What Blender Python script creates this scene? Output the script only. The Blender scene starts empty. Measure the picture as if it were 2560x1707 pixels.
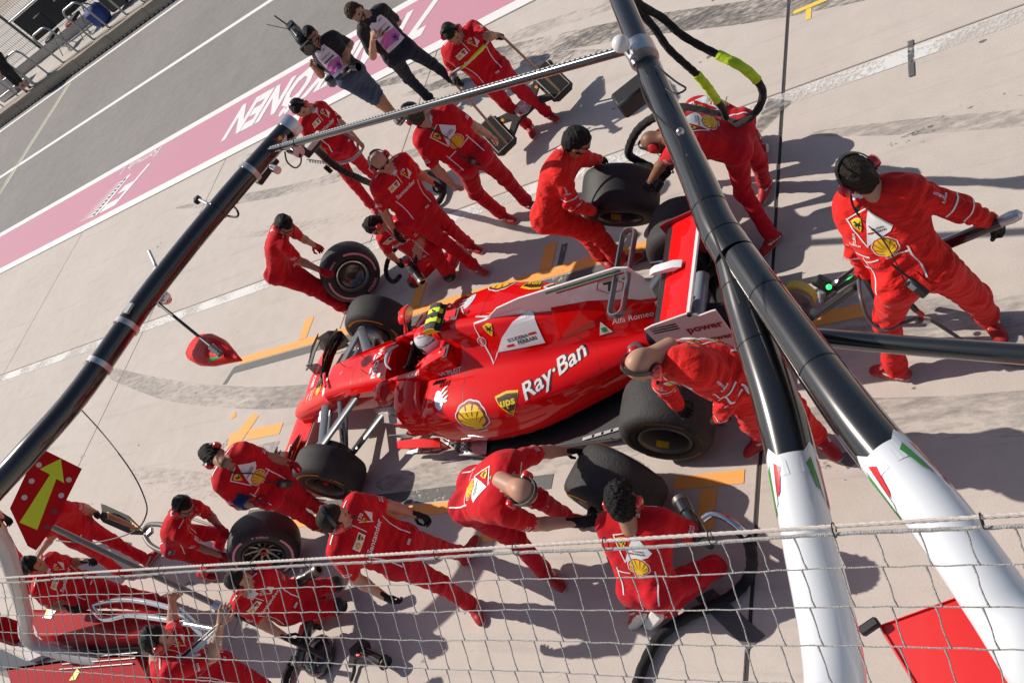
import bpy, bmesh, math, random
import numpy as np
from mathutils import Vector, Matrix
from mathutils.bvhtree import BVHTree
from mathutils.geometry import tessellate_polygon
random.seed(7); RNG = np.random.default_rng(7)
SC = bpy.context.scene
COL = SC.collection
# ---------------------------------------------------------------- camera
CAM_C = (-4.9153, 3.8612, 5.2520)
CAM_R = ((-0.778977, -0.195336, -0.595851), (0.182726, 0.838287, -0.513698), (0.599838, -0.509037, -0.617314))
cam = bpy.data.cameras.new('camera'); cam_ob = bpy.data.objects.new('camera', cam); COL.objects.link(cam_ob)
m = Matrix.Identity(4)
for i in range(3):
    m[i][0] = CAM_R[0][i]; m[i][1] = -CAM_R[1][i]; m[i][2] = -CAM_R[2][i]; m[i][3] = CAM_C[i]
cam_ob.matrix_world = m
cam.sensor_width = 36.0; cam.lens = 2290.836 / 2560 * 36.0; cam.clip_start = 0.05; cam.clip_end = 2000
SC.camera = cam_ob
# ---------------------------------------------------------------- sky, sun, exposure
SUN = Vector((-1.0, 0.12, -1.0)).normalized()          # direction the light travels
w = bpy.data.worlds.new('World'); SC.world = w; w.use_nodes = True
nt = w.node_tree; bg = nt.nodes['Background']
sky = nt.nodes.new('ShaderNodeTexSky'); sky.sky_type = 'NISHITA'; sky.sun_disc = False
sky.sun_elevation = math.asin(-SUN.z); sky.sun_rotation = math.atan2(-SUN.x, -SUN.y)
sky.air_density = 1.0; sky.dust_density = 1.5; sky.ozone_density = 1.0
nt.links.new(sky.outputs[0], bg.inputs[0]); bg.inputs[1].default_value = 0.075
sl = bpy.data.lights.new('sun', 'SUN'); sl.energy = 4.2; sl.angle = math.radians(0.53); sl.color = (1.0, 0.925, 0.835)
sun_ob = bpy.data.objects.new('sun', sl); COL.objects.link(sun_ob)
sun_ob.rotation_euler = SUN.to_track_quat('-Z', 'Y').to_euler(); sun_ob.location = (20, -3, 20)
SC.view_settings.view_transform = 'Standard'; SC.view_settings.look = 'None'
SC.view_settings.exposure = 0.17; SC.view_settings.gamma = 1.0
SC.view_settings.use_curve_mapping = False
SC.render.engine = 'CYCLES'
try:
    SC.cycles.use_denoising = True
    SC.cycles.max_bounces = 6; SC.cycles.diffuse_bounces = 3; SC.cycles.glossy_bounces = 3
except Exception: pass
# ---------------------------------------------------------------- materials
MATS = {}
def mat(name, col, rough=0.5, metal=0.0, coat=0.0, var=0.0, vscale=8.0, bump=0.0, bscale=40.0, spec=0.5, emit=None, trans=0.0, sheen=0.0, detail=4.0, stretch=None, coat_rough=0.04, alpha=1.0):
    if name in MATS: return MATS[name]
    M = bpy.data.materials.new(name); M.use_nodes = True; t = M.node_tree
    b = t.nodes['Principled BSDF']
    b.inputs['Base Color'].default_value = (*col, 1); b.inputs['Roughness'].default_value = rough
    b.inputs['Metallic'].default_value = metal; b.inputs['Coat Weight'].default_value = coat
    b.inputs['Coat Roughness'].default_value = coat_rough
    b.inputs['Specular IOR Level'].default_value = spec
    b.inputs['Transmission Weight'].default_value = trans
    b.inputs['Alpha'].default_value = alpha
    if sheen: b.inputs['Sheen Weight'].default_value = sheen
    if emit: b.inputs['Emission Color'].default_value = (*emit[0], 1); b.inputs['Emission Strength'].default_value = emit[1]
    tc = None
    def coords(sc):
        nonlocal tc
        if tc is None: tc = t.nodes.new('ShaderNodeTexCoord')
        if stretch:
            mp = t.nodes.new('ShaderNodeMapping'); mp.inputs['Scale'].default_value = stretch
            t.links.new(tc.outputs['Object'], mp.inputs[0]); return mp.outputs[0]
        return tc.outputs['Object']
    if var > 0:
        n = t.nodes.new('ShaderNodeTexNoise'); n.inputs['Scale'].default_value = vscale; n.inputs['Detail'].default_value = detail
        n.inputs['Roughness'].default_value = 0.6
        t.links.new(coords(vscale), n.inputs['Vector'])
        mr = t.nodes.new('ShaderNodeMapRange'); mr.inputs[1].default_value = 0.3; mr.inputs[2].default_value = 0.7
        mr.inputs[3].default_value = 1 - var; mr.inputs[4].default_value = 1 + var
        t.links.new(n.outputs[0], mr.inputs[0])
        mx = t.nodes.new('ShaderNodeMix'); mx.data_type = 'RGBA'; mx.blend_type = 'MULTIPLY'; mx.inputs[0].default_value = 1
        mx.inputs[6].default_value = (*col, 1)
        cb = t.nodes.new('ShaderNodeCombineColor')
        for k in range(3): t.links.new(mr.outputs[0], cb.inputs[k])
        t.links.new(cb.outputs[0], mx.inputs[7]); t.links.new(mx.outputs[2], b.inputs['Base Color'])
    if bump > 0:
        n = t.nodes.new('ShaderNodeTexNoise'); n.inputs['Scale'].default_value = bscale; n.inputs['Detail'].default_value = 3
        t.links.new(coords(bscale), n.inputs['Vector'])
        bp = t.nodes.new('ShaderNodeBump'); bp.inputs['Strength'].default_value = bump; bp.inputs['Distance'].default_value = 0.02
        t.links.new(n.outputs[0], bp.inputs['Height']); t.links.new(bp.outputs[0], b.inputs['Normal'])
    MATS[name] = M; return M
RED = mat('red paint', (0.76, 0.002, 0.003), 0.55, coat=0.8, coat_rough=0.03, spec=0.06)
WHITEP = mat('white paint gloss', (0.8, 0.79, 0.77), 0.25, coat=0.6)
CARBON = mat('carbon fibre', (0.018, 0.019, 0.021), 0.32, coat=0.7, coat_rough=0.08, var=0.35, vscale=90, spec=0.5)
CARBONM = mat('carbon matt', (0.022, 0.022, 0.024), 0.5, var=0.3, vscale=30)
BLACK = mat('black plastic', (0.014, 0.014, 0.015), 0.45)
BLACKG = mat('black gloss', (0.01, 0.01, 0.011), 0.12, coat=0.5)
RUBBER = mat('tyre rubber', (0.022, 0.022, 0.023), 0.62, var=0.3, vscale=6, bump=0.12, bscale=160)
RUBBERW = mat('worn tyre rubber', (0.03, 0.029, 0.028), 0.72, var=0.4, vscale=7, bump=0.35, bscale=90)
CHROME = mat('bright metal', (0.72, 0.72, 0.73), 0.16, metal=1.0)
STEEL = mat('brushed metal', (0.48, 0.48, 0.5), 0.34, metal=1.0, var=0.15, vscale=30)
DARKM = mat('dark metal', (0.13, 0.135, 0.14), 0.34, metal=0.9)
GOLDM = mat('heat tinted metal', (0.5, 0.4, 0.22), 0.25, metal=1.0)
YELLOWP = mat('yellow print', (0.85, 0.56, 0.01), 0.45)
NEON = mat('fluorescent yellow', (0.68, 0.83, 0.02), 0.5)
WHITE = mat('white print', (0.8, 0.79, 0.78), 0.5)
BLACKP = mat('black print', (0.015, 0.015, 0.015), 0.5)
REDP = mat('red print', (0.55, 0.015, 0.02), 0.5)
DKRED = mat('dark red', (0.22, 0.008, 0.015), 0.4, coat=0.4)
GREENP = mat('green print', (0.02, 0.3, 0.06), 0.5)
BROWNP = mat('brown print', (0.06, 0.022, 0.012), 0.5)
PINKP = mat('pink print', (0.78, 0.33, 0.40), 0.55)
ORANGEP = mat('amber print', (0.75, 0.35, 0.02), 0.55)
# ---------------------------------------------------------------- mesh builder
def V(*a): return Vector(a)
def frame(d, up=(0, 0, 1)):
    z = Vector(d).normalized(); u = Vector(up)
    if abs(z.dot(u.normalized())) > 0.98: u = Vector((1, 0, 0)) if abs(z.x) < 0.9 else Vector((0, 1, 0))
    x = u.cross(z).normalized(); y = z.cross(x)
    return x, y, z
class MB:
    def __init__(s): s.v = []; s.f = []; s.m = []; s.mats = []; s.cur = 0
    def use(s, M):
        if M not in s.mats: s.mats.append(M)
        s.cur = s.mats.index(M); return s
    def add(s, vs, fs):
        o = len(s.v); s.v += [tuple(p) for p in vs]
        for f in fs: s.f.append(tuple(i + o for i in f)); s.m.append(s.cur)
        return s
    def box(s, c, size, R=None, taper=1.0):
        x, y, z = [q / 2 for q in size]
        P = [(-x, -y, -z), (x, -y, -z), (x, y, -z), (-x, y, -z), (-x * taper, -y * taper, z), (x * taper, -y * taper, z), (x * taper, y * taper, z), (-x * taper, y * taper, z)]
        c = Vector(c)
        P = [c + ((R @ Vector(p)) if R is not None else Vector(p)) for p in P]
        return s.add(P, [(0, 3, 2, 1), (4, 5, 6, 7), (0, 1, 5, 4), (1, 2, 6, 5), (2, 3, 7, 6), (3, 0, 4, 7)])
    def bbox(s, c, size, b=0.01, R=None):
        # bevelled box: chamfered edges
        x, y, z = [q / 2 for q in size]; b = min(b, x * .9, y * .9, z * .9); c = Vector(c); P = []
        for sx in (-1, 1):
            for sy in (-1, 1):
                for sz in (-1, 1):
                    P += [(sx * x, sy * (y - b), sz * (z - b)), (sx * (x - b), sy * y, sz * (z - b)), (sx * (x - b), sy * (y - b), sz * z)]
        bm = bmesh.new()
        for p in P: bm.verts.new(p)
        r = bmesh.ops.convex_hull(bm, input=bm.verts)
        bm.verts.ensure_lookup_table(); bm.verts.index_update()
        vs = [c + ((R @ v.co) if R is not None else v.co) for v in bm.verts]; fs = [[v.index for v in f.verts] for f in bm.faces]
        bm.free(); return s.add(vs, fs)
    def tube(s, path, r, n=10, cap=True, flat=1.0, up=(0, 0, 1)):
        path = [Vector(p) for p in path]; k = len(path)
        rs = r if isinstance(r, (list, tuple)) else [r] * k
        if len(rs) != k: rs = list(np.interp(np.linspace(0, 1, k), np.linspace(0, 1, len(rs)), rs))
        vs = []; prevx = None
        for i, p in enumerate(path):
            t = (path[min(i + 1, k - 1)] - path[max(i - 1, 0)])
            if t.length < 1e-9: t = Vector((0, 0, 1))
            t.normalize()
            if prevx is None: x, y, _ = frame(t, up)
            else:
                x = prevx - t * prevx.dot(t)
                x = x.normalized() if x.length > 1e-6 else frame(t, up)[0]
                y = t.cross(x)
            prevx = x
            for j in range(n):
                a = 2 * math.pi * j / n
                vs.append(p + x * (math.cos(a) * rs[i]) + y * (math.sin(a) * rs[i] * flat))
        fs = []
        for i in range(k - 1):
            for j in range(n):
                j2 = (j + 1) % n
                fs.append((i * n + j, i * n + j2, (i + 1) * n + j2, (i + 1) * n + j))
        if cap: fs.append(tuple(range(n - 1, -1, -1))); fs.append(tuple((k - 1) * n + j for j in range(n)))
        return s.add(vs, fs)
    def cyl(s, a, b, r, n=16, r2=None): return s.tube([a, b], [r, r if r2 is None else r2], n)
    def lathe(s, prof, origin, axis, n=32, up=(0, 0, 1), closed=False, a0=0.0, a1=2 * math.pi):
        # prof: (along axis, radius)
        x, y, z = frame(axis, up); o = Vector(origin); full = abs(a1 - a0 - 2 * math.pi) < 1e-6
        steps = n if full else n + 1; vs = []; k = len(prof)
        for i in range(steps):
            a = a0 + (a1 - a0) * i / n; d = x * math.cos(a) + y * math.sin(a)
            for h, r in prof: vs.append(o + z * h + d * r)
        fs = []
        for i in range(n):
            i2 = (i + 1) % steps
            for j in range(k - 1 if not closed else k):
                j2 = (j + 1) % k
                fs.append((i * k + j, i2 * k + j, i2 * k + j2, i * k + j2))
        return s.add(vs, fs)
    def loft(s, secs, cap=True, closed=True):
        n = len(secs[0]); vs = [p for q in secs for p in q]; fs = []
        for i in range(len(secs) - 1):
            for j in range(n if closed else n - 1):
                j2 = (j + 1) % n
                fs.append((i * n + j, i * n + j2, (i + 1) * n + j2, (i + 1) * n + j))
        if cap and closed:
            fs.append(tuple(range(n - 1, -1, -1))); fs.append(tuple((len(secs) - 1) * n + j for j in range(n)))
        return s.add(vs, fs)
    def prism(s, poly, o, u, v, th):
        # poly 2D in frame (o,u,v), extruded by th along u x v (both ways)
        o = Vector(o); u = Vector(u).normalized(); v = Vector(v).normalized(); nn = u.cross(v).normalized(); k = len(poly)
        A = [o + u * a + v * b + nn * (th / 2) for a, b in poly]; B = [o + u * a + v * b - nn * (th / 2) for a, b in poly]
        tris = tessellate_polygon([[Vector((a, b, 0)) for a, b in poly]])
        fs = [t for t in tris] + [tuple(i + k for i in reversed(t)) for t in tris]
        fs = []
        for t in tris:
            a, b, c = [Vector((*poly[i], 0)) for i in t]
            t = t if (b - a).cross(c - a).z > 0 else t[::-1]
            fs.append(tuple(t)); fs.append(tuple(i + k for i in reversed(t)))
        area = sum(poly[i][0] * poly[(i + 1) % k][1] - poly[(i + 1) % k][0] * poly[i][1] for i in range(k))
        for i in range(k):
            j = (i + 1) % k
            fs.append((i, i + k, j + k, j) if area > 0 else (j, j + k, i + k, i))
        return s.add(A + B, fs)
    def sphere(s, c, r, n=14, m=8, sc=(1, 1, 1), R=None):
        c = Vector(c); vs = []; fs = []
        for i in range(m + 1):
            th = math.pi * i / m
            for j in range(n):
                ph = 2 * math.pi * j / n
                p = Vector((r * sc[0] * math.sin(th) * math.cos(ph), r * sc[1] * math.sin(th) * math.sin(ph), r * sc[2] * math.cos(th)))
                vs.append(c + (R @ p if R is not None else p))
        for i in range(m):
            for j in range(n):
                j2 = (j + 1) % n; fs.append((i * n + j, (i + 1) * n + j, (i + 1) * n + j2, i * n + j2))
        return s.add(vs, fs)
    def mesh(s, name, smooth=True, angle=40, fixn=True):
        me = bpy.data.meshes.new(name); me.from_pydata(s.v, [], s.f); me.update()
        for M in s.mats: me.materials.append(M)
        if s.m and len(s.mats) > 1: me.polygons.foreach_set('material_index', s.m)
        if smooth and fixn:
            bm = bmesh.new(); bm.from_mesh(me); bmesh.ops.recalc_face_normals(bm, faces=bm.faces); bm.to_mesh(me); bm.free()
        if smooth:
            me.polygons.foreach_set('use_smooth', [True] * len(me.polygons)); me.set_sharp_from_angle(angle=math.radians(angle))
        return me
    def build(s, name, M=None, parent=None, smooth=True, angle=40):
        if M is not None and not s.mats: s.mats = [M]
        return link(name, s.mesh(name, smooth, angle), parent)
def link(name, me, parent=None, mw=None):
    o = bpy.data.objects.new(name, me); COL.objects.link(o)
    if parent is not None:
        o.parent = parent
        o.matrix_parent_inverse = PINV.get(parent.name, Matrix.Identity(4))
        PINV[o.name] = Matrix.Identity(4)
    if mw is not None:
        o.matrix_basis = mw
    return o
PINV = {}
def tag(o, label, cat, group=None):
    o['label'] = label; o['category'] = cat
    if group: o['group'] = group
    return o
def thing(name, label, cat, loc=(0, 0, 0), group=None):
    o = bpy.data.objects.new(name, None); COL.objects.link(o); o.location = loc; o.empty_display_size = 0.1
    PINV[o.name] = Matrix.Translation(-Vector(loc)); return tag(o, label, cat, group)
def slab(mb, pts, n, th):
    n = Vector(n).normalized(); P = [Vector(p) for p in pts]; u = (P[1] - P[0]).normalized(); v = n.cross(u).normalized(); o = P[0]
    return mb.prism([((p - o).dot(u), (p - o).dot(v)) for p in P], o, u, v, th)
def struct(o): o['kind'] = 'structure'; return o
def catmull(pts, n):
    P = np.asarray(pts, float); k = len(P); out = []
    for t in np.linspace(0, k - 1, n):
        i = min(int(t), k - 2); f = t - i
        p0 = P[max(i - 1, 0)]; p1 = P[i]; p2 = P[i + 1]; p3 = P[min(i + 2, k - 1)]
        out.append(0.5 * (2 * p1 + (-p0 + p2) * f + (2 * p0 - 5 * p1 + 4 * p2 - p3) * f * f + (-p0 + 3 * p1 - 3 * p2 + p3) * f ** 3))
    return np.array(out)
def curve(pts, n=24): return [Vector(p) for p in catmull(pts, n)]
# ---------------------------------------------------------------- lettering (built-in font turned into flat meshes, then laid on real surfaces)
TEXTS = {}
def prep_texts(items):
    obs = []
    for key, (body, shear, bold) in items.items():
        c = bpy.data.curves.new('t', 'FONT'); c.body = body; c.size = 1.0; c.shear = shear; c.offset = bold; c.align_x = 'CENTER'; c.align_y = 'CENTER'; c.resolution_u = 2
        o = bpy.data.objects.new('t', c); COL.objects.link(o); obs.append((key, o, c))
    dg = bpy.context.evaluated_depsgraph_get()
    for key, o, c in obs:
        me = o.evaluated_get(dg).to_mesh()
        vs = [(v.co.x, v.co.y) for v in me.vertices]; fs = [tuple(p.vertices) for p in me.polygons]
        a = np.array(vs); mn = a.min(0); mx = a.max(0); cen = (mn + mx) / 2
        TEXTS[key] = ([(x - cen[0], y - cen[1]) for x, y in vs], fs, tuple(mx - mn))
        o.evaluated_get(dg).to_mesh_clear()
    for key, o, c in obs: bpy.data.objects.remove(o); bpy.data.curves.remove(c)
prep_texts({k: (k, s, b) for k, s, b in [
    ('Santander', 0, .018), ('SCUDERIA', 0, .02), ('FERRARI', 0, .02), ('ups', 0, .03), ('MAHLE', 0, .015), ('PIRELLI', 0, .03), ('P ZERO', 0, .03), ('WEICHAI', 0, .04),
    ('HUBLOT', 0, .025), ('Ray·Ban', .35, .015), ('Alfa Romeo', .3, 0.0), ('E', 0, 0), ('7', .2, .05), ('power', 0, .03), ('OMR', 0, .03), ('infor', .2, .01), ('Kaspersky', 0, 0), ('170', 0, .02),
    ('7 RÄIKKÖNEN', .3, .045), ('Formula 1', .25, .01), ('BAHRAIN 2017', 0, .01), ('F1', .3, .06), ('OZ', 0, .04), ('UPS', 0, .03), ('BREMBO', 0, .02), ('SHELL', 0, .02), ('2017', 0, .02), ('SKF', 0, .02)]})
def text2d(key, width=None, height=None):
    vs, fs, (w_, h_) = TEXTS[key]; k = width / w_ if width else height / h_
    return [(x * k, y * k) for x, y in vs], fs
def poly2d(pts):
    tris = tessellate_polygon([[Vector((a, b, 0)) for a, b in pts]])
    return list(pts), [tuple(t) for t in tris]
def xf2d(shape, dx=0, dy=0, sc=1.0, rot=0.0, flipx=False):
    c, s_ = math.cos(rot), math.sin(rot); vs, fs = shape
    return [((c * (-x if flipx else x) - s_ * y) * sc + dx, (s_ * (-x if flipx else x) + c * y) * sc + dy) for x, y in vs], fs
def ellipse2d(a, b, n=28, cx=0, cy=0): return poly2d([(cx + a * math.cos(2 * math.pi * i / n), cy + b * math.sin(2 * math.pi * i / n)) for i in range(n)])
def shell2d(r):
    # scallop: outline with ribs, returns (yellow shape list, red gap shape list)
    N = 7; a0, a1 = math.radians(-38), math.radians(218); out = []
    for i in range(N):
        for t in (0, .25, .5, .75):
            a = a0 + (a1 - a0) * (i + t) / N; rr = r * (0.97 + 0.05 * math.sin(math.pi * t)); out.append((rr * math.cos(a) * 1.05, rr * math.sin(a) * .95 + .0))
    out.append((r * math.cos(a1) * 1.05, r * math.sin(a1) * .95)); out += [(-r * .38, -r * .75), (-r * .38, -r), (r * .38, -r), (r * .38, -r * .75)]
    body = poly2d(out); gaps = []
    for i in range(1, N):
        a = a0 + (a1 - a0) * i / N; c = (0, -r * .72); e = (r * .98 * math.cos(a), r * .92 * math.sin(a)); d = Vector((e[0] - c[0], e[1] - c[1])).normalized(); q = (-d.y, d.x); w0, w1 = r * .012, r * .055
        s0 = (c[0] + d.x * r * .45, c[1] + d.y * r * .45)
        gaps.append(poly2d([(s0[0] + q[0] * w0, s0[1] + q[1] * w0), (s0[0] - q[0] * w0, s0[1] - q[1] * w0), (e[0] - q[0] * w1, e[1] - q[1] * w1), (e[0] + q[0] * w1, e[1] + q[1] * w1)]))
    return body, gaps
def shield2d(w_, h_):
    pts = [(-w_ / 2, h_ * .40), (-w_ * .22, h_ * .46), (0, h_ * .5), (w_ * .22, h_ * .46), (w_ / 2, h_ * .40)]
    for t in np.linspace(0, 1, 8)[1:]: pts.append((w_ / 2 * math.cos(t * math.pi / 2) ** .75 if t < 1 else 0, h_ * .40 - h_ * .9 * t ** 1.25))
    for t in np.linspace(1, 0, 8)[1:-1]: pts.append((-w_ / 2 * math.cos(t * math.pi / 2) ** .75, h_ * .40 - h_ * .9 * t ** 1.25))
    return poly2d(pts)
def horse2d(h):
    # small rearing horse emblem, rough silhouette
    P = [(-.05, -.5), (.02, -.48), (.03, -.25), (.14, -.12), (.30, -.30), (.36, -.27), (.27, -.05), (.30, .10), (.45, .22), (.40, .38), (.30, .22), (.20, .18), (.05, .22), (-.06, .40), (-.14, .50), (-.34, .40), (-.30, .32), (-.18, .34), (-.16, .15), (-.36, .18), (-.38, .10), (-.18, .04), (-.30, -.10), (-.24, -.14), (-.06, -.02), (.0, -.12), (-.06, -.30)]
    return poly2d([(x * h, y * h) for x, y in P])
class Decal:
    """collects flat print, every vertex dropped along the given direction on to a real surface"""
    def __init__(s, bvh): s.b = bvh; s.mb = MB(); s.all = []
    def new(s, name): s.mb = MB(); s.all.append((name, s.mb)); return s
    def put(s, shape, M, o, u, v, n, lift=0.003, cut=0.03):
        o = Vector(o); u = Vector(u).normalized(); n = Vector(n).normalized(); u = (u - n * u.dot(n)).normalized(); v2 = n.cross(u)
        if v2.dot(Vector(v)) < 0: v2 = -v2
        vs, fs = shape; bm = bmesh.new()
        bv = [bm.verts.new((x, y, 0)) for x, y in vs]
        for f in fs:
            try: bm.faces.new([bv[i] for i in f])
            except ValueError: pass
        if cut and vs:
            a = np.array(vs); mn = a.min(0); mx = a.max(0)
            for ax in (0, 1):
                k = int((mx[ax] - mn[ax]) / cut)
                if k > 60: k = 60
                for i in range(1, k + 1):
                    co = [0, 0, 0]; co[ax] = mn[ax] + (mx[ax] - mn[ax]) * i / (k + 1); no = [0, 0, 0]; no[ax] = 1
                    bmesh.ops.bisect_plane(bm, geom=bm.verts[:] + bm.edges[:] + bm.faces[:], plane_co=co, plane_no=no)
        bm.verts.index_update(); P = []
        last = None
        for vv in bm.verts:
            q = o + u * vv.co.x + v2 * vv.co.y
            h = s.b.ray_cast(q + n * 0.6, -n, 1.6)
            if h[0] is None: P.append(q if last is None else (q - n * (q - last).dot(n)))
            else: last = h[0] + n * lift; P.append(last)
        fl = []
        for f in bm.faces:
            idx = [x.index for x in f.verts]
            a, b, c = P[idx[0]], P[idx[1]], P[idx[2]]
            fl.append(idx if (b - a).cross(c - a).dot(n) >= 0 else idx[::-1])
        bm.free(); s.mb.use(M); s.mb.add(P, fl); return s
    def build(s, name, parent):
        for nm, mb in (s.all or [(name, s.mb)]):
            if mb.v: mb.build(nm, None, parent, smooth=False)
def bvh_of(*meshes):
    vs = []; fs = []
    for me in meshes:
        o = len(vs); vs += [v.co.copy() for v in me.vertices]; fs += [[i + o for i in p.vertices] for p in me.polygons]
    return BVHTree.FromPolygons(vs, fs)
# ================================================================ GROUND
def ground_mat(name, c1, c2, scales, rough, bump, speck=0.0, streak=0.0):
    M = bpy.data.materials.new(name); M.use_nodes = True; t = M.node_tree; b = t.nodes['Principled BSDF']
    b.inputs['Roughness'].default_value = rough; b.inputs['Specular IOR Level'].default_value = 0.3
    tc = t.nodes.new('ShaderNodeTexCoord'); L = t.links.new
    def noise(sc, det=5, vec=None, ro=0.6):
        n = t.nodes.new('ShaderNodeTexNoise'); n.inputs['Scale'].default_value = sc; n.inputs['Detail'].default_value = det; n.inputs['Roughness'].default_value = ro
        L(vec if vec else tc.outputs['Object'], n.inputs['Vector']); return n.outputs[0]
    a = noise(scales[0]); bb = noise(scales[1]); add = t.nodes.new('ShaderNodeMath'); add.operation = 'ADD'; L(a, add.inputs[0]); L(bb, add.inputs[1])
    mr = t.nodes.new('ShaderNodeMapRange'); mr.inputs[1].default_value = 0.75; mr.inputs[2].default_value = 1.25; L(add.outputs[0], mr.inputs[0])
    mx = t.nodes.new('ShaderNodeMix'); mx.data_type = 'RGBA'; mx.inputs[6].default_value = (*c1, 1); mx.inputs[7].default_value = (*c2, 1); L(mr.outputs[0], mx.inputs[0])
    out = mx.outputs[2]
    if speck:
        s = noise(scales[2], 2); r = t.nodes.new('ShaderNodeMapRange'); r.inputs[1].default_value = 0.25; r.inputs[2].default_value = 0.75; r.inputs[3].default_value = 1 - speck; r.inputs[4].default_value = 1 + speck; L(s, r.inputs[0])
        cb = t.nodes.new('ShaderNodeCombineColor'); [L(r.outputs[0], cb.inputs[k]) for k in range(3)]
        m2 = t.nodes.new('ShaderNodeMix'); m2.data_type = 'RGBA'; m2.blend_type = 'MULTIPLY'; m2.inputs[0].default_value = 1; L(out, m2.inputs[6]); L(cb.outputs[0], m2.inputs[7]); out = m2.outputs[2]
    if streak:   # old rubber dragged along the lane
        mp = t.nodes.new('ShaderNodeMapping'); mp.inputs['Scale'].default_value = (0.25, 5.0, 1); mp.inputs['Rotation'].default_value = (0, 0, 0.06); L(tc.outputs['Object'], mp.inputs[0])
        s = noise(1.6, 6, mp.outputs[0], .65); r = t.nodes.new('ShaderNodeMapRange'); r.inputs[1].default_value = 0.56; r.inputs[2].default_value = 0.8; r.inputs[3].default_value = 1; r.inputs[4].default_value = 1 - streak; L(s, r.inputs[0])
        g = noise(55, 3); r3 = t.nodes.new('ShaderNodeMapRange'); r3.inputs[1].default_value = .66; r3.inputs[2].default_value = .74; r3.inputs[3].default_value = 1; r3.inputs[4].default_value = .8; L(g, r3.inputs[0])
        mm = t.nodes.new('ShaderNodeMath'); mm.operation = 'MULTIPLY'; L(r.outputs[0], mm.inputs[0]); L(r3.outputs[0], mm.inputs[1])
        cb = t.nodes.new('ShaderNodeCombineColor'); [L(mm.outputs[0], cb.inputs[k]) for k in range(3)]
        m2 = t.nodes.new('ShaderNodeMix'); m2.data_type = 'RGBA'; m2.blend_type = 'MULTIPLY'; m2.inputs[0].default_value = 1; L(out, m2.inputs[6]); L(cb.outputs[0], m2.inputs[7]); out = m2.outputs[2]
    L(out, b.inputs['Base Color'])
    n = noise(scales[2], 4); bp = t.nodes.new('ShaderNodeBump'); bp.inputs['Strength'].default_value = bump; bp.inputs['Distance'].default_value = 0.01; L(n, bp.inputs['Height']); L(bp.outputs[0], b.inputs['Normal'])
    MATS[name] = M; return M
def worn_mat(name, col, thr=0.5, scale=30, soft=0.12, rough=0.7, stretch=(1, 1, 1), amax=1.0):
    """thin paint or rubber with holes worn through it"""
    M = bpy.data.materials.new(name); M.use_nodes = True; t = M.node_tree; b = t.nodes['Principled BSDF']; L = t.links.new
    b.inputs['Base Color'].default_value = (*col, 1); b.inputs['Roughness'].default_value = rough
    tc = t.nodes.new('ShaderNodeTexCoord'); mp = t.nodes.new('ShaderNodeMapping'); mp.inputs['Scale'].default_value = stretch; L(tc.outputs['Object'], mp.inputs[0])
    n = t.nodes.new('ShaderNodeTexNoise'); n.inputs['Scale'].default_value = scale; n.inputs['Detail'].default_value = 4; n.inputs['Roughness'].default_value = .7; L(mp.outputs[0], n.inputs[0])
    n2 = t.nodes.new('ShaderNodeTexNoise'); n2.inputs['Scale'].default_value = scale * .06; n2.inputs['Detail'].default_value = 3; L(mp.outputs[0], n2.inputs[0])
    ad = t.nodes.new('ShaderNodeMath'); ad.operation = 'ADD'; L(n.outputs[0], ad.inputs[0]); L(n2.outputs[0], ad.inputs[1])
    r = t.nodes.new('ShaderNodeMapRange'); r.inputs[1].default_value = 2 * thr - soft; r.inputs[2].default_value = 2 * thr + soft; r.inputs[4].default_value = amax; L(ad.outputs[0], r.inputs[0]); L(r.outputs[0], b.inputs['Alpha'])
    MATS[name] = M; return M
CONC = ground_mat('concrete', (0.545, 0.485, 0.432), (0.485, 0.428, 0.38), (0.55, 5.0, 70.0), 0.85, 0.25, 0.05, 0.22)
ASPH = ground_mat('pit lane asphalt', (0.255, 0.238, 0.225), (0.215, 0.20, 0.188), (0.3, 3.0, 85.0), 0.85, 0.6, 0.42, 0.14)
FILL = mat('joint filler', (0.05, 0.045, 0.042), 0.9)
def sheet(mb, poly, z):
    k = len(poly); area = sum(poly[i][0] * poly[(i + 1) % k][1] - poly[(i + 1) % k][0] * poly[i][1] for i in range(k))
    if area < 0: poly = poly[::-1]
    tris = tessellate_polygon([[Vector((a, b, 0)) for a, b in poly]]); fs = []
    for t in tris:
        a, b, c = [Vector((*poly[i], 0)) for i in t]; fs.append(tuple(t) if (b - a).cross(c - a).z > 0 else tuple(t)[::-1])
    mb.add([(a, b, z) for a, b in poly], fs)
def rect(x0, x1, y0, y1): return [(x0, y0), (x1, y0), (x1, y1), (x0, y1)]
mb = MB(); sheet(mb, rect(-400, 600, -500, 400), -0.03); struct(mb.build('ground', mat('dry sandy ground', (0.36, 0.30, 0.24), 0.9, var=.2, vscale=.3), smooth=False))
mb = MB(); sheet(mb, rect(-60, 140, -15.1, -5.97), -0.004); struct(mb.build('pit_lane', ASPH, smooth=False))
mb = MB(); sheet(mb, rect(-60, 140, -5.97, 9.0), -0.010); apron = struct(mb.build('concrete_apron', FILL, smooth=False))
XJ = [-17.9, -12.7, -7.5, -2.35, 2.92, 7.96, 12.98, 18.0, 23.0, 28.0, 33.0]; YJ = [-5.965, -2.53, 3.3, 9.0]
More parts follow.
